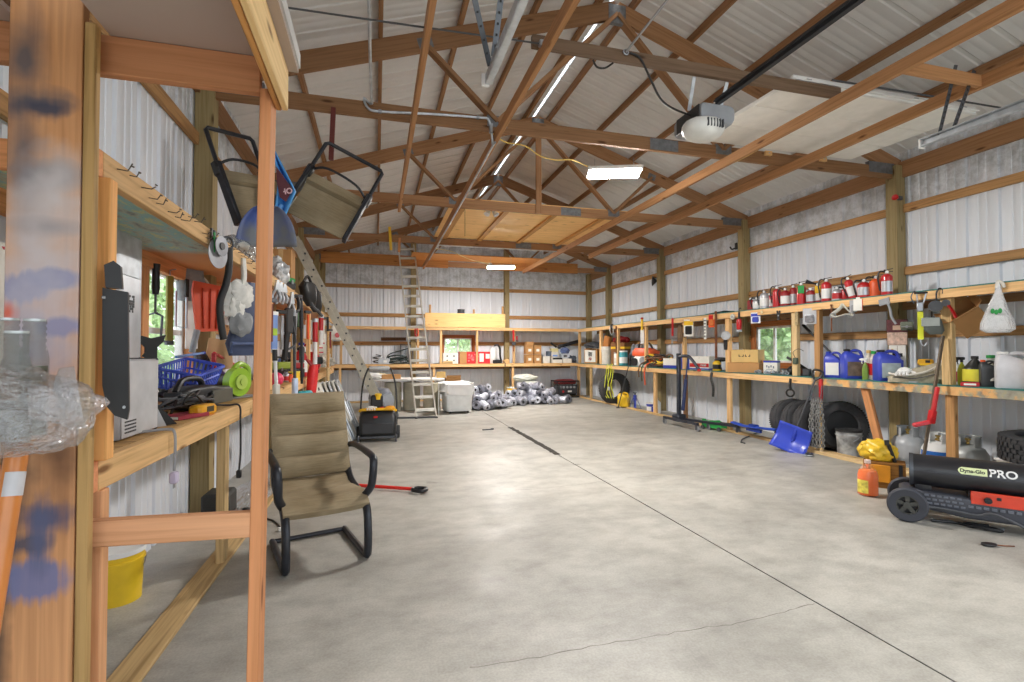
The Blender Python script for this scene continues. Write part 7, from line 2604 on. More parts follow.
p = hl(212, 240)
t = thing('cutting_wheels', 'silver cutting wheels on a green and black holder hung on the nailed beam', 'wheels', (LXF + .02, p.y, p.z), FL - R(18))
t.scale = (.9, .9, .9)
part('wheel', MB().cyl((0, -.01, -.08), (0, -.014, -.08), .088, n=30), mat((150, 152, 158), .35, .6, .15), t)
part('wheel', MB().cyl((.004, -.03, -.035), (.004, -.034, -.035), .06, n=26), mat((120, 122, 128), .4, .6, .2), t)
part('hub', MB().cyl((.004, -.034, -.035), (.004, -.04, -.035), .022, n=16), BLACK, t)
part('holder', MB().box((-.02, .0, .01), (.03, .02, .09), bev=.006).box((-.05, -.005, -.01), (.012, .012, .14)), BLACK, t)
part('green_band', MB().box((-.035, -.008, -.02), (.012, .016, .12), bev=.003), GREEN, t)
p = hl(228, 245)
t = thing('bent_bar', 'thick black bent handle hung by a ring on the nailed beam', 'handle', p, VL)
part('bar', MB().tube([(.0, -.01, -.02), (-.0, -.01, -.14), (-.02, -.01, -.24), (-.055, -.01, -.34), (-.05, -.01, -.46), (-.03, -.01, -.56)], .02, 10, smooth=5), mat((34, 32, 32), .5), t)
part('ring', MB().tube([(.035 * math.cos(a), -.0, .012 + .035 * math.sin(a)) for a in [i * PI / 7 for i in range(14)]], .008, 8, True), DSTEEL, t)
p = hl(243, 262)
t = thing('tied_rag', 'white rag knotted and hanging on the nailed beam beside the orange stud', 'rag', p, VL)
mb = MB()
mb.tube([(0, 0, .02), (.0, -.01, -.1), (-.02, -.01, -.2), (-.06, -.01, -.28)], .035, 10, smooth=4, flat=.5)
mb.blob((-.04, -.02, -.22), (.2, .08, .18), 3, noise=.2, seed=4)
mb.blob((-.08, -.02, -.3), (.14, .07, .16), 3, noise=.2, seed=5)
part('cloth', mb, mat((214, 212, 206), .85, 0, .15, 20.), t)
part('grey_end', MB().blob((-.03, -.02, -.41), (.16, .1, .16), 3, noise=.18, seed=6), mat((140, 142, 144), .8, 0, .2, 16.), t)
p = hl(247, 285)
t = thing('blue_dustpan', 'slate blue plastic pan hung beside the orange stud', 'pan', p, VL)
mb = MB()
rloft(mb, [(-.48, .26, .03, .012, .0, 0), (-.4, .3, .06, .02, 0, 0), (-.1, .16, .05, .02, .03, 0), (.02, .06, .03, .012, .04, 0)])
part('pan', mb, mat((56, 68, 98), .5), t)
part('rim', MB().tube([(-.14, -.02, -.46), (-.15, -.04, -.4), (.15, -.04, -.4), (.14, -.02, -.46)], .012, 8), mat((70, 86, 124), .5), t)
# tools in front of the left window, on the wall ledger
WLX = XL + .075
def hw(u, v):
    p = ax(u, v, WLX)
    return Vector((WLX, p.y, p.z))


p = hw(156, 264)
t = thing('wire_tool', 'black handled wire tool with a square loop hung before the left window', 'tool', p, FL - R(30))
part('handle', MB().lathe([(.018, -.2), (.024, -.16), (.022, -.04), (.026, 0)], n=12), BLACK, t)
part('wire', MB().tube([(0, 0, -.2), (0, 0, -.32), (-.05, 0, -.34), (-.06, 0, -.5), (.04, 0, -.5), (.05, 0, -.34), (0, 0, -.32)], .008, 6), DSTEEL, t)
part('cross_wire', MB().cyl((-.05, 0, -.5), (.1, 0, -.51), .007, n=6), DSTEEL, t)
p = hw(170, 276)
t = thing('folding_rule', 'olive yellow stick hung before the left window', 'rule', p, FL - R(30))
part('stick', MB().bar((0, 0, 0), (0, 0, -.46), .05, .02, bev=.003), mat((150, 144, 66), .5), t)
part('end_cap', MB().box((0, 0, -.47), (.055, .026, .03), bev=.003), DSTEEL, t)
part('hook', MB().tube([(0, 0, .0), (0, -.0, .04), (.02, -.03, .05)], .005, 6), STEEL, t)
p = hw(181, 278)
t = thing('hacksaw', 'narrow hacksaw frame hung at the right side of the left window', 'saw', p, FL - R(30))
part('frame', MB().tube([(-.04, 0, -.1), (-.04, 0, -.36), (.05, 0, -.37), (.05, 0, -.05)], .009, 8), STEEL, t)
part('grip', MB().bar((.05, 0, 0), (.05, 0, -.14), .03, .024, bev=.006), BLACK, t)
p = hw(191, 268)
t = thing('grey_mitt', 'grey square mitt hung above a white strip right of the left window', 'mitt', p, FL - R(30))
mb = MB(); rloft(mb, [(-.26, .2, .07, .03, 0, 0), (-.1, .22, .09, .04, 0, 0), (0, .2, .06, .03, 0, 0)])
part('mitt_shell', mb, mat((142, 146, 150), .85, 0, .15, 26.), t)
part('loop', MB().tube([(.1, 0, -.05), (.16, -.01, -.12), (.17, -.01, -.24), (.1, -.01, -.3)], .01, 8, smooth=4), OFFW, t)
p = hw(192, 298)
t = thing('white_strip', 'white flat strip hanging below the grey mitt', 'strip', p, FL - R(30))
part('strip', MB().box((0, .0, -.2), (.11, .012, .4), bev=.003), WHITE, t)
part('clip', MB().box((0, -.01, .0), (.06, .02, .04), bev=.004), STEEL, t)
p = ax(209, 283, -1.18)
t = thing('red_pan', 'red orange plastic shovel blade hung on the left wall under the shelf', 'shovel', p, FL - R(36))
t.scale = (.62, .8, .72)
mb = MB()
mb.prism([(-.2, 0), (.16, -.02), (.2, -.1), (.17, -.48), (-.16, -.5), (-.22, -.1)], .02, Matrix.Rotation(PI / 2, 4, 'X'))
part('blade', mb, mat((226, 84, 48), .45, 0, .08), t)
for x in (-.1, 0, .1):
    part('rib', MB().bar((x, -.026, -.06), (x * .8, -.026, -.46), .016, .012), mat((206, 70, 40), .45), t)
part('socket', MB().cyl((-.14, -.0, -.48), (-.2, -.0, -.7), .03, n=10), GREY, t)
# bench corner: black sheath and post things
p = hl(118, 262)
t = thing('black_sheath', 'long black flat sheath hung on the pine corner upright', 'sheath', (-.787, 1.835, 1.515), R(14))
t.scale = (.78, 1, 1)
mb = MB()
pl = [(-.045, .03), (.036, .02), (.045, -.35), (.04, -.38), (.0, -.365), (-.026, -.335), (-.04, -.27)]
mb.prism(pl, .022, Matrix.Rotation(PI / 2, 4, 'X'))
part('sheath_body', mb, mat((30, 31, 33), .5, 0, .15), t)
mb = MB()
mb.prism([(-.034, .03), (.018, .03), (.012, .10), (-.01, .115), (-.04, .10)], .03, Matrix.Translation((0, .004, 0)) @ Matrix.Rotation(PI / 2, 4, 'X'))
part('belt_flap', mb, BLACK, t)
part('rivet', MB().cyl((-.035, -.022, .0), (-.045, -.026, .0), .005, n=8).cyl((.03, -.022, -.34), (.03, -.026, -.34), .005, n=8), STEEL, t)

# ================================================================== LEFT WORKBENCH
def LB(u, X, z=1.0):
    return Vector((X, ax(u, 400, X).y, z))


t = thing('computer_case', 'pale grey steel computer case on the near end of the left workbench', 'computer case', (-1.05, 2.41, 1.0), FL)
part('case_shell', MB().box((0, 0, .16), (.34, .2, .31), bev=.006), mat((190, 192, 196), .45, .2), t)
part('front_panel', MB().box((.176, 0, .16), (.014, .2, .32), bev=.005), mat((60, 62, 66), .5), t)
part('side_cover', MB().box((0, -.103, .16), (.325, .006, .30), bev=.002), mat((196, 198, 202), .4, .2), t)
mb = MB()
for j in range(4):
    for i in range(7):
        mb.box((-.135 + i * .014, -.1065, .03 + j * .014), (.009, .002, .006))
part('vent_slots', mb, BLACK, t)
t = thing('cabinet_door', 'galvanised cabinet door standing on the bench before the left window', 'cabinet panel', (-1.16, 2.76, 1.0), FL)
part('sheet', MB().box((0, 0, .46), (.32, .02, .90), bev=.003), GALV, t)
part('raised_field', MB().box((.0, -.014, .40), (.25, .012, .62), bev=.005), mat((206, 210, 216), .32, .6, .15), t)
mb = MB()
rg = random.Random(9)
for i in range(6):
    for j in range(7):
        if rg.random() < .55:
            mb.box((.0 + i * .01, -.0215, .54 + j * .012), (.009, .002, .011))
part('printed_plate', mb, DGREY, t)
part('latch', MB().lathe([(.035, 0), (.04, .01), (.02, .02), (.001, .02)], base=(.1, -.02, .28), axis=(0, -1, 0), n=18), DSTEEL, t)
t = thing('saw_blade_stand', 'black toothed stand with a forked top on the bench below the window', 'stand', (-1.2, 3.16, 1.0), FL - R(40))
poly = [(-.03, 0), (.03, 0), (.03, .37), (.06, .40), (.075, .44), (.04, .43), (.0, .42), (-.04, .43), (-.075, .44), (-.06, .40), (-.03, .37)]
for i in range(7):
    z = .34 - i * .045
    poly.append((-.03, z)); poly.append((-.045, z - .02)); poly.append((-.03, z - .024))
part('toothed_plate', MB().prism(poly, .012, Matrix.Rotation(PI / 2, 4, 'X')), BLACK, t)
part('foot', MB().box((0, 0, .006), (.14, .1, .012), bev=.003), BLACK, t)
# black machines and cables
t = thing('weed_trimmer', 'black electric tool body lying across the left workbench', 'power tool', LB(198, -1.06), FL - R(10))
t.scale = (.85, .8, .72)
mb = MB()
mb.loft([[(x, y, z + .1) for y, z in rounded(w, h, .03)] for x, w, h in ((-.3, .1, .1), (-.22, .18, .18), (.05, .2, .19), (.2, .14, .14), (.4, .1, .12))])
part('motor_housing', mb, mat((40, 40, 42), .45, 0, .2), t)
part('guard', MB().box((.12, -.12, .09), (.3, .02, .12), bev=.006), mat((84, 82, 72), .5), t)
part('grip', MB().tube([(-.28, 0, .16), (-.2, 0, .25), (.0, 0, .25), (.06, 0, .18)], .022, 8, smooth=4), BLACK, t)
part('end_cap', MB().box((-.31, 0, .1), (.02, .12, .12), bev=.006), DGREY, t)
t = thing('cable_tangle', 'tangle of black cables lying on the left workbench', 'cables', LB(200, -.98), 0)
rg = random.Random(21)
for k in range(4):
    pts = [(rg.uniform(-.12, .06), rg.uniform(-.36, .36), .012 + rg.uniform(0, .12)) for _ in range(6)]
    part('cable', MB().tube(pts, rg.uniform(.005, .008), 6, smooth=7), BLACK if k % 3 else DGREY, t)
t = thing('extension_lead', 'grey cord with a white plug hanging over the edge of the left workbench', 'cord', (LX, ax(170, 440, LX).y, 1.0))
part('cord', MB().tube([(-.2, -.14, .03), (-.1, -.06, .012), (-.02, .0, .012), (.014, .004, .0), (.018, .006, -.08), (.014, .01, -.17)], .006, 8, smooth=6), GREY, t)
part('plug', MB().box((.014, .011, -.2), (.03, .034, .05), bev=.006), mat((200, 190, 214), .5), t)
part('plug_pins', MB().box((.014, .004, -.235), (.003, .006, .02)).box((.014, .018, -.235), (.003, .006, .02)), STEEL, t)
t = thing('extension_lead', 'black cable hanging from the left workbench behind the orange stud', 'cord', (LX, ax(236, 430, LX).y, 1.0))
part('cord', MB().tube([(-.2, -.2, .04), (-.05, -.05, .012), (.016, 0, .004), (.02, .02, -.1), (.016, .05, -.3), (.01, .04, -.42)], .006, 8, smooth=6), BLACK, t)
part('plug', MB().box((.01, .04, -.44), (.03, .03, .05), bev=.006), BLACK, t)
t = thing('metal_sheet', 'pointed black and silver sheet leaning at the bench edge beside the computer case', 'sheet', LB(165, -.95), FL - R(40))
part('silver_leaf', MB().prism([(-.05, 0), (.01, 0), (-.06, .15)], .008, Matrix.Translation((0, .01, 0)) @ Matrix.Rotation(PI / 2, 4, 'X')), SILV, t)
part('black_leaf', MB().prism([(-.02, 0), (.07, 0), (-.06, .15)], .008, Matrix.Translation((0, .03, 0)) @ Matrix.Rotation(PI / 2, 4, 'X')), BLACK, t)
t = thing('multimeter', 'yellow multimeter lying at the edge of the left workbench', 'meter', LB(203, -.91), FL - R(15))
part('meter_case', MB().box((0, 0, .03), (.16, .07, .06), bev=.014), mat((226, 160, 30), .45), t)
part('screen', MB().box((.01, -.036, .035), (.06, .003, .03)), mat((70, 60, 40), .4), t)
part('test_leads', MB().tube([(-.08, 0, .02), (-.14, -.01, .012), (-.18, .03, .012), (-.12, .06, .014)], .006, 6, smooth=4), RED, t)
t = thing('red_booklet', 'dark red booklet lying on the left workbench before the multimeter', 'booklet', LB(184, -.97), FL - R(25))
part('cover', MB().box((0, 0, .012), (.2, .13, .02), rot=(R(0), R(0), 0), bev=.002), mat((150, 42, 56), .6), t)
part('pages', MB().box((0, 0, .012), (.203, .122, .013)), PAPER, t)
t = thing('blue_basket', 'blue slotted plastic basket tilted on the left workbench', 'basket', LB(188, -1.2, 1.12), rot=(R(12), R(-8), FL - R(8)))
BK = mat((72, 96, 206), .4, 0, .08)
W_, D_, H_ = .36, .24, .13
part('basket_floor', MB().box((0, 0, .006), (W_ * .88, D_ * .85, .008)), BK, t)
mb = MB()
for s in (-1, 1):
    for i in range(13):
        f = i / 12 - .5
        mb.bar((f * W_ * .88, s * D_ * .43, 0), (f * W_, s * D_ * .5, H_), .011, .005, up=(0, 1, 0))
    for i in range(9):
        f = i / 8 - .5
        mb.bar((s * W_ * .44, f * D_ * .85, 0), (s * W_ * .5, f * D_, H_), .011, .005, up=(1, 0, 0))
part('slotted_side', mb, BK, t)
part('rim', MB().tube([(x, y, H_) for x, y in rounded(W_ + .02, D_ + .02, .03)], .011, 8, True), BK, t)
part('mid_band', MB().tube([(x, y, H_ * .55) for x, y in rounded(W_ * .96, D_ * .94, .03)], .007, 6, True), BK, t)
cloth_heap('cable_heap', 'heap of dark cables and parts under the blue basket', 'cables', (-1.2, LB(190, -1.2).y, 1.0), (.3, .5, .18), mat((60, 56, 66), .6, 0, .5, 20.), 71, noise=.2)
t = thing('circular_saw', 'lime green circular saw on the left workbench beside the orange stud', 'saw', LB(237, -1.0), FL - R(30))
LM = mat((150, 190, 50), .4)
part('blade_guard', MB().cyl((0, -.03, .12), (0, .03, .12), .105, n=28), LM, t)
part('guard_hub', MB().cyl((0, -.03, .12), (0, -.045, .12), .055, n=20).cyl((0, -.045, .12), (0, -.055, .12), .022, n=14), mat((180, 206, 96), .4), t)
part('motor', MB().cyl((0, .03, .13), (0, .16, .13), .05, n=18), BLACK, t)
part('base_plate', MB().box((.02, .02, .01), (.28, .17, .01)), STEEL, t)
part('grip', MB().tube([(.02, .06, .2), (.08, .06, .25), (.16, .06, .22), (.17, .06, .14)], .022, 8, smooth=4), LM, t)
t = thing('bottle_jack', 'dark floor jack standing against the left wall behind the basket', 'jack', LB(205, -1.3), FL - R(20))
part('body', MB().lathe([(.06, 0), (.06, .04), (.04, .05), (.045, .25), (.03, .28), (.02, .34)], n=16), mat((54, 56, 74), .4), t)
part('clamp_arm', MB().box((-.05, 0, .3), (.1, .06, .05), bev=.01).cyl((-.1, 0, .15), (-.1, 0, .32), .016, n=8), DSTEEL, t)
part('gauge', MB().cyl((0, -.045, .2), (0, -.06, .2), .03, n=14), BLUE, t)
t = thing('blue_rod', 'thin blue rod lying across the things below the left window', 'rod', (0, 0, 0))
a, b = ax(176, 357, -1.2), ax(203, 353, -1.25)
part('rod', MB().cyl(a, b, .009, n=8), LBLUE, t)
part('tip', MB().cyl(b, b + (b - a).normalized() * .04, .012, n=8), BLUE, t)
p = ax(220, 338, -1.2)
t = thing('cardboard_tag', 'brown cardboard tag hung low on the left wall', 'tag', p, FL - R(35))
part('card', MB().prism([(-.1, 0), (.1, -.02), (.12, -.24), (-.02, -.26), (-.12, -.12)], .006, Matrix.Rotation(PI / 2, 4, 'X')), mat((186, 150, 110), .8), t)
part('string', MB().cyl((0, 0, -.01), (.0, 0, .08), .004, n=6), OFFW, t)
CL = [mat((190, 40, 50), .4), mat((120, 90, 170), .4), BLUE, DGREY, mat((170, 196, 70), .4), OFFW, mat((220, 70, 110), .4), BLACK, TEAL, YELLOW]
def case(label, u, X, dims, m, m2, k=0, z=1.0):
    t = thing('tool_case', label, 'case', LB(u, X, z), FL - R(25))
    w, d, h = dims
    part('lower_shell', MB().box((0, 0, h * .3), (w, d, h * .6), bev=.012), m, t)
    part('upper_shell', MB().box((0, 0, h * .79), (w * .98, d * .98, h * .4), bev=.014), m2, t)
    part('carry_handle', MB().tube([(-w * .2, 0, h * .97), (-w * .16, 0, h * 1.22), (w * .16, 0, h * 1.22), (w * .2, 0, h * .97)], .012, 8, smooth=3), BLACK, t)
    part('latch', MB().box((-w * .25, -d / 2 - .003, h * .6), (.03, .008, .04)).box((w * .25, -d / 2 - .003, h * .6), (.03, .008, .04)), STEEL, t)
    return t


cloth_heap('purple_cord', 'purple and dark cord heap beside the blue basket', 'cord', (-1.2, LB(222, -1.2).y, 1.0), (.3, .3, .2), mat((110, 92, 150), .6, 0, .5, 20.), 73, noise=.22)
t = thing('red_tool', 'red bar clamp lying above the cord heap', 'clamp', (0, 0, 0))
a, b = ax(214, 353, -1.2), ax(240, 368, -1.15)
part('bar', MB().cyl(a, b, .012, n=8), RED, t)
part('jaw', MB().bar(a, a + Vector((0, .0, -.12)), .03, .03, bev=.004), REDD, t)
case('black and grey tool case with a lime top behind the orange stud', 278, -1.15, (.36, .22, .22), BLACK, mat((150, 170, 70), .4))
case('black tool case with a red lid among the left bench clutter', 289, -1.1, (.34, .24, .2), BLACK, REDD)
case('big black tool case beside the yellow tag on the left bench', 301, -1.22, (.38, .28, .34), BLACK, DGREY)
t = thing('pink_ball', 'pink red ball lying on the left bench', 'ball', LB(276, -.96), 0)
part('ball', MB().blob((0, 0, .07), (.14, .14, .14), 3), mat((222, 60, 100), .4), t)
part('valve', MB().cyl((-.0, -.066, .08), (0, -.071, .08), .008, n=8), WHITE, t)
t = thing('yellow_note', 'yellow square box at the left bench edge', 'box', LB(294, -.93), FL - R(20))
part('box_body', MB().box((0, 0, .05), (.12, .08, .1), bev=.004), YELLOW, t)
part('lid', MB().box((0, 0, .105), (.124, .084, .014), bev=.003), mat((236, 220, 90), .5), t)
bottle('cleaner_jug', 'white and blue jug on the left bench behind the black case', 'jug', .1, .5, WHITE, BLUE, BLUE, .4, LB(301, -1.28))
bottle('cleaner_jug', 'white jug with a red cap behind the black case on the left bench', 'jug', .1, .48, WHITE, RED, RED, .4, LB(306, -1.22))
bottle('cleaner_jug', 'red jug with a white label on the left bench', 'jug', .09, .4, RED, BLACK, WHITE, .4, LB(300, -1.0))
t = thing('welding_helmet', 'red and black helmet on the left bench beside the hanging wood bar', 'helmet', LB(311, -1.0), FL - R(40))
mb = MB().blob((0, 0, .17), (.28, .32, .34), 3)
part('shell', mb, RED, t)
part('visor', MB().box((0, -.15, .2), (.18, .04, .12), bev=.02), BLACK, t)
part('neck_rim', MB().ringlathe([(.09, 0), (.12, 0), (.12, .05), (.09, .05), (.09, 0)], n=20), BLACK, t)
t = thing('red_bag', 'long red tool bag hanging off the edge of the left bench', 'bag', (LX + .09, LB(304, LX).y, 1.12), FL - R(20))
mb = MB(); rloft(mb, [(-.62, .06, .06, .02, -.06, 0), (-.5, .09, .08, .03, -.05, 0), (-.3, .12, .1, .04, -.02, 0), (-.05, .15, .11, .05, .02, 0), (.06, .1, .09, .04, .04, 0)])
part('bag_shell', mb, mat((206, 32, 36), .5, 0, .15, 14.), t)
part('white_end', MB().box((-.06, 0, -.64), (.07, .07, .05), bev=.012), WHITE, t)
part('strap', MB().tube([(0, .0, .04), (-.04, .05, .12), (.06, .06, .1), (.08, .02, .03)], .014, 8, smooth=4), REDD, t)
cloth_heap('white_cloth', 'white cloth heap at the far end of the left bench', 'cloth', (-1.1, LB(324, -1.1).y, 1.0), (.4, .6, .34), OFFW, 77, noise=.2)
t = thing('paper_sign', 'white printed paper leaning among the jugs on the left bench', 'paper', LB(319, -1.2, 1.0), FL - R(50))
part('sheet', MB().box((0, 0, .36), (.34, .01, .72), bev=.002), PAPER, t)
mb = MB()
for i in range(5):
    mb.box((0.03 * (i % 2), -.006, .62 - i * .1), (.22 - .03 * i, .002, .03))
part('print', mb, mat((210, 80, 90), .6), t)
for u, X, r, h, b_, c_, lb_, l in ((266, -1.15, .05, .2, RED, BLACK, WHITE, 'red bottle just right of the orange stud on the left bench'), (270, -1.22, .05, .26, OFFW, RED, BLUE, 'white bottle with a blue label behind the red bottle'), (282, -1.3, .06, .3, LBLUE, WHITE, WHITE, 'pale blue bottle at the wall end of the left bench'), (286, -.98, .035, .12, STEEL, GREY, RED, 'small steel can at the left bench edge beside the pink ball'),
    (297, -1.3, .055, .34, YELLOW, BLACK, None, 'yellow bottle behind the red jug on the left bench'), (312, -1.25, .06, .3, OFFW, GREEN, GREEN, 'white bottle with a green label behind the red helmet'), (316, -1.1, .045, .2, DGREY, ORANGE, None, 'dark can with an orange cap beside the red helmet'), (326, -1.25, .05, .26, TEAL, WHITE, WHITE, 'teal bottle at the far end of the left bench'), (290, -.94, .03, .1, ORANGE, BLACK, None, 'small orange can beside the yellow box on the left bench')):
    bottle('bench_bottle', l, 'bottle', r, h, b_, c_, lb_, .45, LB(u, X), shoulder=.72)
for u, v, m, l in ((268, 300, mat((120, 60, 40), .6), 'brown wooden mallet hung just right of the orange stud'), (279, 312, STEEL, 'short steel hammer hung behind the launcher'), (296, 296, mat((60, 90, 60), .6), 'green handled hammer hung beside the hand saw'), (306, 312, ORANGE, 'orange handled hammer hung beside the pouches'), (322, 318, PAPER, 'white handled hammer hung beside the wooden bar'), (329, 330, REDD, 'dark red hammer hung at the far end of the tool row')):
    p = hl(u, v)
    t = thing('hammer', l, 'hammer', (LXF + .025, p.y, p.z), VL)
    part('handle', MB().bar((0, 0, -.03), (0, 0, -.34), .03, .022, bev=.005), m, t)
    part('head', MB().bar((-.06, 0, 0), (.05, 0, 0), .034, .034, bev=.006), DSTEEL if m is not STEEL else BLACK, t)
# ---- long handled tools hanging behind the orange stud
def hang_tool(label, name, u, v0, v1, x_off, maker, cat):
    p = hl(u, v0)
    q = hl(u, v1)
    t = thing(name, label, cat, (LXF + .03 + x_off, p.y, p.z), VL)
    maker(t, p.z - q.z)
    return t


def mk_level(t, L):
    part('beam', MB().box((0, 0, -L * .5), (.06, .028, L), bev=.003), mat((122, 150, 206), .4), t)
    part('vial', MB().box((0, -.012, -L * .5), (.05, .012, .06), bev=.004), LIME, t)
    part('end_cap', MB().box((0, 0, -L + .01), (.064, .032, .03)).box((0, 0, -.01), (.064, .032, .03)), WHITE, t)


def mk_pole(m, m2, head=None):
    def f(t, L):
        part('pole', MB().cyl((0, 0, .02), (.02, 0, -L * .8), .014, n=10), m, t)
        part('grip', MB().cyl((0, 0, .02), (.004, 0, -L * .2), .02, n=10), BLACK, t)
        if head == 'brush':
            part('brush_head', MB().box((.04, -.02, -L * .93), (.2, .07, .1), bev=.02), m2, t)
            part('bristles', MB().box((.04, -.02, -L * .99), (.18, .05, .05), bev=.006), mat((90, 180, 186), .7), t)
        else:
            part('sleeve', MB().box((.02, 0, -L * .88), (.06, .04, L * .26), bev=.01), m2, t)
    return f


def mk_saw(t, L):
    part('blade', MB().prism([(-.03, -.1), (.05, -.1), (.02, -L), (-.02, -L)], .004, Matrix.Rotation(PI / 2, 4, 'X')), STEEL, t)
    part('handle', MB().tube([(-.05, 0, -.1), (-.06, 0, .0), (.03, 0, .04), (.07, 0, -.04), (.05, 0, -.11)], .018, 8, True, smooth=3), BLACK, t)


def mk_gun(t, L):
    part('barrel', MB().bar((0, 0, -.1), (-.05, 0, -L), .05, .04, bev=.008), BLACK, t)
    part('stock', MB().bar((.0, 0, .02), (0, 0, -.22), .09, .05, bev=.014), mat((52, 50, 50), .5), t)
    part('strap', MB().tube([(.03, 0, -.05), (.08, -.01, -.3), (-.02, 0, -L * .8)], .01, 6, smooth=4), DGREY, t)


def mk_plier(t, L):
    part('handle', MB().tube([(-.012, 0, -L * .45), (-.045, 0, -L * .75), (-.03, 0, -L)], .014, 8, smooth=3), STEEL, t)
    part('handle', MB().tube([(.012, 0, -L * .45), (.045, 0, -L * .75), (.03, 0, -L)], .014, 8, smooth=3), STEEL, t)
    part('jaws', MB().prism([(-.03, -L * .45), (.03, -L * .45), (.012, 0), (-.012, 0)], .02, Matrix.Rotation(PI / 2, 4, 'X')), GALV, t)


def mk_grease(t, L):
    part('tube', MB().cyl((0, 0, -.02), (0, 0, -L * .5), .035, n=14), RED, t)
    part('rod', MB().cyl((0, 0, -L * .5), (.0, 0, -L), .03, n=12), WHITE, t)
    part('cap', MB().cyl((0, 0, .02), (0, 0, -.03), .04, n=14), GALV, t)


def mk_bag(t, L):
    mb = MB(); rloft(mb, [(-L, .1, .06, .02, .06, 0), (-L * .7, .18, .1, .04, .03, 0), (-L * .2, .22, .12, .05, 0, 0), (0, .14, .08, .03, 0, 0)])
    part('pouch', mb, BLACK, t)
    part('strap', MB().tube([(-.06, 0, 0), (0, 0, .07), (.06, 0, .0)], .016, 8, smooth=4), BLACK, t)
    part('tail', MB().tube([(.02, -.02, -L * .8), (.06, -.03, -L), (.12, -.03, -L * 1.15)], .02, 8, smooth=3), DGREY, t)


for args in (('blue aluminium level hanging just right of the orange stud', 'spirit_level', 270, 312, 352, 0, mk_level, 'level'),
             ('long white stick hanging below the blue level', 'white_stick', 268, 352, 395, .02, mk_pole(WHITE, OFFW), 'stick'),
             ('first of three silver pliers hanging in a row past the orange stud', 'hung_pliers', 272.5, 280, 302, 0, mk_plier, 'pliers'),
             ('middle one of three silver pliers hanging in a row past the orange stud', 'hung_pliers', 276, 282, 304, 0, mk_plier, 'pliers'),
             ('last of three silver pliers hanging in a row past the orange stud', 'hung_pliers', 280, 284, 303, 0, mk_plier, 'pliers'),
             ('white handled cutters hanging before the dark long tools', 'hung_cutters', 288, 292, 318, .0, mk_plier, 'cutters'),
             ('long black slanted tool hanging behind the poles', 'black_launcher', 283, 310, 360, .02, mk_gun, 'tool'),
             ('dark pole with a pale blue sleeve hanging over the bench edge', 'sleeved_pole', 285, 318, 398, .05, mk_pole(DGREY, mat((186, 200, 226), .5)), 'pole'),
             ('dark pole ending in a teal brush, hanging to below the bench', 'snow_brush', 293, 310, 402, .05, mk_pole(BLACK, TEAL, 'brush'), 'brush'),
             ('hand saw with a black grip hanging among the poles', 'hand_saw', 291, 300, 350, .0, mk_saw, 'saw'),
             ('grey steel bar hanging straight beside the brush pole', 'steel_bar', 298, 300, 362, .0, mk_pole(STEEL, DGREY), 'bar'),
             ('black pouch with straps hanging in a bunch on the beam', 'black_pouch', 300, 282, 306, .05, mk_bag, 'pouch'),
             ('second black pouch bunched beside the first on the beam', 'black_pouch', 307, 290, 312, .05, mk_bag, 'pouch'),
             ('grease gun with a red tube and white rod, left of the paper tags', 'grease_gun', 313, 320, 364, .0, mk_grease, 'grease gun'),
             ('second red and white gun hanging right of the first one', 'grease_gun', 319, 316, 345, .0, mk_grease, 'grease gun'),
             ('wooden bar hanging at the end of the tool row', 'wooden_bar', 324.5, 318, 384, .02, mk_pole(PINE, PINE_L), 'bar')):
    hang_tool(*args)
p = hl(332, 325)
t = thing('paper_bag', 'white paper bag with a round red and green print hung near the extension ladder', 'bag', (LXF + .05, p.y, p.z), FL - R(60))
mb = MB(); rloft(mb, [(-.3, .32, .05, .02, .04, 0), (-.28, .34, .08, .03, .04, 0), (-.05, .14, .04, .015, 0, 0), (.0, .08, .03, .012, 0, 0)])
part('bag_paper', mb, PAPER, t)
part('round_print', MB().cyl((.03, -.05, -.2), (.03, -.054, -.2), .05, n=16), mat((200, 90, 96), .5), t)
part('green_print', MB().cyl((.12, -.045, -.22), (.12, -.049, -.22), .03, n=14), GREEN, t)
# on the left upper shelf
t = thing('glass_jars_bag', 'crinkled clear bag heaped at the edge of the left upper shelf', 'bag', (-1.02, ax(236, 240, -1.02).y, 2.0), 0)
mb = MB().blob((0, 0, .09), (.26, .5, .2), 4, noise=.16, seed=14)
part('bag_film', mb, film_mat((200, 204, 200), .5), t)
part('knot', MB().blob((.1, -.2, .1), (.08, .08, .06), 2, noise=.2, seed=3), mat((206, 206, 200), .5), t)
case('green topped black box at the edge of the left upper shelf', 278, -.98, (.3, .2, .12), BLACK, GREEN, z=2.0)
p = Vector((-1.05, ax(283, 262, -1.05).y, 2.0))
carton('tall brown carton standing on the left upper shelf', .3, .22, .5, CARD, True, None, p, FL)
t = thing('foil_sack', 'silver foil sack slumped on the left upper shelf', 'sack', (-.98, ax(277, 270, -.98).y, 2.0), 0)
mb = MB().blob((0, 0, .13), (.24, .3, .28), 4, noise=.16, seed=15)
part('sack_film', mb, mat((196, 198, 200), .3, .3, .4, 20.), t)
part('tied_end', MB().blob((0, .0, .28), (.09, .08, .08), 2, noise=.2, seed=2), SILV, t)
for k, (u, y0, l, m) in enumerate(((288, 4.9, 'pale rod leaning on the left wall above the upper shelf', PINE_L), (292, 5.3, 'second pale rod leaning on the left wall above the upper shelf', OFFW))):
    t = thing('leaning_rod', l, 'rod', (0, 0, 0))
    y = ax(u, 285, -.95).y
    part('rod', MB().cyl((-.93, y, 2.0), (-1.36, y + .1, 2.95), .014, n=8), m, t)
    part('tip', MB().cyl((-.93, y, 2.0), (-.94, y, 2.03), .02, n=8), DGREY, t)
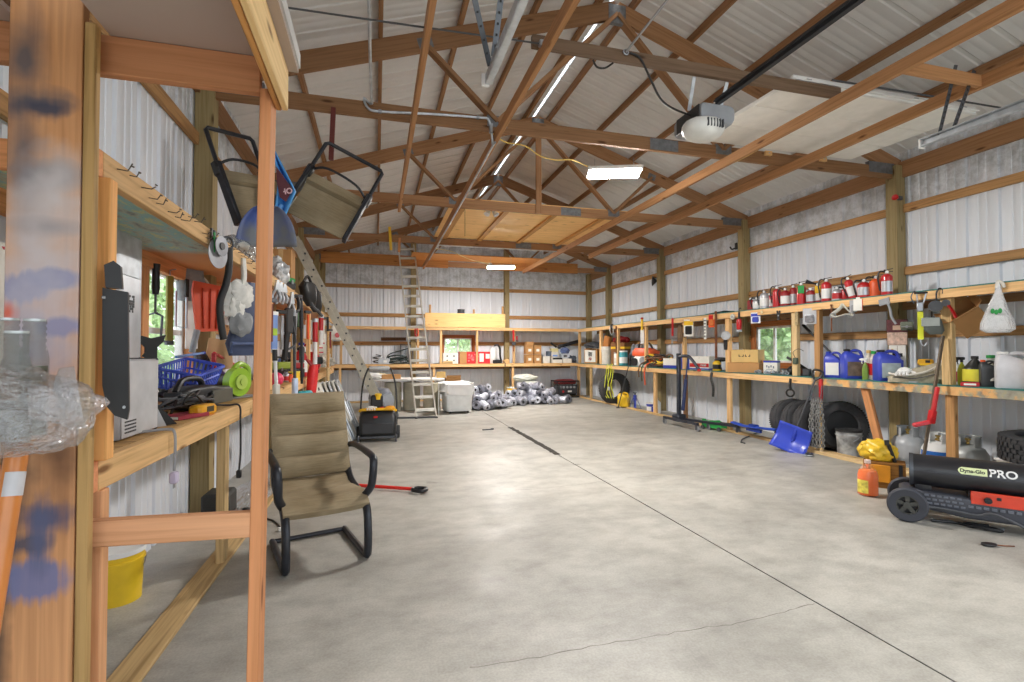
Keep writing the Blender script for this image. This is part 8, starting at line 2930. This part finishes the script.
# under the left bench
p = az(125, 590, 0)
bucket('yellow pail standing on the floor under the left workbench', .105, .118, .27, mat((228, 190, 40), .4, 0, .08), Vector((-1.35, 3.2, 0)), R(40), WHITE, None)
t = thing('plastic_sheet', 'clear plastic sheeting rolled on the floor under the left workbench', 'sheeting', (-1.1, 5.0, 0))
mb = MB().blob((0, 0, .05), (.34, 1.3, .1), 4, noise=.12, seed=33)
part('film', mb, film_mat((206, 208, 210), .45), t)
part('tube_core', MB().cyl((-.02, -.66, .05), (-.02, .62, .05), .02, n=10), GREY, t)
t = thing('cable_reel', 'dark heap of cord with a plug on the floor behind the orange stud', 'cord', (-1.15, 4.35, 0))
rg = random.Random(8)
for k in range(4):
    part('cord', MB().tube([(.16 * math.cos(a + k) * rg.uniform(.7, 1.2), .2 * math.sin(a + k) * rg.uniform(.7, 1.2), .02 + rg.uniform(0, .1)) for a in [i * PI / 4 for i in range(8)]], .012, 8, True, smooth=4), BLACK, t)
part('reel_box', MB().box((-.05, .1, .12), (.2, .24, .24), bev=.02), mat((46, 46, 44), .6), t)
p = az(274, 527, 0)
t = thing('floor_cord', 'black cord with a white plug running on the floor behind the patio chair', 'cord', (0, 0, 0))
part('cord', MB().tube([az(262, 516, .006), az(268, 519, .006), az(274, 521, .006), az(280, 527, .006)], .006, 6, smooth=5), BLACK, t)
part('plug', MB().box(az(281, 529, .014), (.05, .03, .026), rot=(0, 0, .5), bev=.005), WHITE, t)
t = thing('red_shovel', 'spade with a red shaft and black grip lying on the floor behind the patio chair', 'spade', (0, 0, 0))
a, b = az(340, 484, .03), az(413, 489, .03)
part('shaft', MB().cyl(a, b, .016, n=10), mat((214, 44, 36), .4), t)
d = (b - a).normalized(); s = Vector((-d.y, d.x, 0))
part('grip', MB().tube([b, b + d * .03 + s * .045, b + d * .12 + s * .045, b + d * .12 - s * .045, b + d * .03 - s * .045], .018, 8, True, smooth=4), BLACK, t)
mb = MB()
c = a - d * .16
mb.loft([[c + d * x + s * y + Vector((0, 0, z)) for x, y, z in ((.16, -.1, .0), (.16, .1, .0), (-.06, .11, -.012), (-.18, .0, -.02), (-.06, -.11, -.012))], [c + d * x + s * y + Vector((0, 0, z + .004)) for x, y, z in ((.16, -.1, .0), (.16, .1, .0), (-.06, .11, -.012), (-.18, .0, -.02), (-.06, -.11, -.012))]])
part('blade', mb, DGREY, t)
part('socket', MB().cyl(a - d * .06, a + d * .12, .022, .018, n=10), BLACK, t)
# ================================================================== JARS AND PLASTIC AT THE LEFT EDGE
mb = MB().box((-1.26, 1.40, 1.13), (.26, .22, .04), bev=.004)
single('side_ledge', 'wooden ledge at the left edge carrying the wrapped jars', 'ledge', mb, OLDW)
lumber_post = lumber('ledge_post', (-1.33, 1.40, 0), (-1.33, 1.40, 1.11), .05, .088, OLDW, up=(0, 1, 0)); tag(lumber_post, 'post holding the ledge beyond the left edge', 'post')
JG = clear_mat((120, 128, 124), .34, .05, 'jar')
for i, (u, v, Yj, l) in enumerate(((8, 318, 1.44, 'leftmost of the three threaded glass jars in the plastic wrap'), (17, 331, 1.33, 'front one of the three threaded glass jars in the plastic wrap'), (35, 319, 1.42, 'right one of the three threaded glass jars, greenish inside'))):
    q = ay(u, v, Yj)
    H = q.z - 1.15
    t = thing('glass_jar', l, 'jar', (q.x, Yj, 1.15))
    r = .0245
    prof = [(r, 0), (r * 1.08, .01), (r * 1.08, H * .66), (r * .95, H * .74), (r * .8, H * .78)]
    for k in range(4):
        z = H * .80 + k * H * .05
        prof += [(r * .8, z), (r * .88, z + H * .012), (r * .88, z + H * .026), (r * .8, z + H * .038)]
    prof.append((r * .78, H))
    part('jar_glass', MB().lathe(prof, n=26, caps=False), JG, t)
    part('contents', MB().lathe([(r * .95, .006), (r * .98, H * (.3 if i < 2 else .6)), (.001, H * (.3 if i < 2 else .6))], n=18), mat((120, 116, 84) if i == 2 else (150, 152, 152), .4, 0, .4, 30.), t)
    part('rim', MB().ringlathe([(r * .7, H - .006), (r * .84, H - .006), (r * .84, H), (r * .7, H), (r * .7, H - .006)], n=24), mat((190, 196, 196), .2, .2), t)
t = thing('plastic_wrap', 'crumpled clear plastic wrap bulging around the jars at the left edge', 'plastic', (0, 0, 0))
mb = MB()
c = ay(14, 412, 1.34)
mb.blob(c, (.30, .2, .19), 4, noise=.07, seed=19)
for v in mb.bm.verts:
    d = v.co - c
    v.co += d.normalized() * (.007 * math.sin(d.x * 40 + d.z * 26) + .006 * abs(math.sin(d.z * 60 - d.x * 36)))
part('film', mb, film_mat((226, 228, 234), .12), t)
e = ay(66, 388, 1.34)
part('twisted_corner', MB().tube([c + Vector((.12, 0, .03)), (c + e) / 2 + Vector((.03, -.02, .0)), e], [.07, .05, .03, .022], 12, smooth=4), film_mat((226, 228, 234), .25), t)
a, b = ay(-14, 640, 1.5), ay(17, 452, 1.6)
t = thing('wooden_bat', 'round wooden pole with a pale sticker leaning under the plastic wrap', 'pole', (0, 0, 0))
dd = (a - b).normalized()
foot = b + dd * (b.z / -dd.z) if dd.z < 0 else a
part('pole', MB().cyl(Vector((foot.x, foot.y, .01)), b, .024, n=16), mat((206, 128, 62), .35, 0, .15, 6., coat=.3), t)
part('sticker', MB().cyl(b + dd * .05 + Vector((.004, -.003, 0)), b + dd * .11 + Vector((.004, -.003, 0)), .0225, n=16), mat((206, 206, 210), .4), t)
t = thing('feed_sack', 'white printed paper sack standing behind the painted board', 'sack', (-1.32, 2.05, 1.0), FL - R(60))
mb = MB(); rloft(mb, [(0, .2, .1, .03, 0, 0), (.1, .22, .14, .05, 0, 0), (.6, .22, .13, .05, 0, 0), (.72, .2, .04, .015, 0, 0)])
part('sack_body', mb, PAPER, t)
for k, ch in enumerate(('D', 'V', 'R')):
    lettering(ch, .07, BLACK, t, MX(-.02, -.072, .55 - k * .13, (1, 0, 0), (0, 0, 1)), .002)
part('stitched_top', MB().box((0, 0, .70), (.2, .045, .01)), RED, t)
# ================================================================== LIGHT
w = bpy.data.worlds.new('sky')
scn.world = w
w.use_nodes = True
bg = w.node_tree.nodes['Background']
bg.inputs[0].default_value = (.86, .93, 1., 1)
bg.inputs[1].default_value = 1.8
vs = scn.view_settings
vs.view_transform = 'Standard'
vs.look = 'None'
vs.gamma = 1.
vs.use_curve_mapping = False
vs.exposure = .42
scn.cycles.max_bounces = 8
scn.cycles.diffuse_bounces = 5
scn.cycles.glossy_bounces = 3
scn.cycles.transparent_max_bounces = 12
scn.cycles.caustics_reflective = False
scn.cycles.caustics_refractive = False
scn.cycles.sample_clamp_indirect = 6.

sd = bpy.data.lights.new('sun', 'SUN')
sd.energy = 2.8
sd.angle = R(25)
sd.color = (1., .97, .92)
so_ = bpy.data.objects.new('sun', sd)
C.objects.link(so_)
so_.rotation_euler = (R(32), 0, 0)
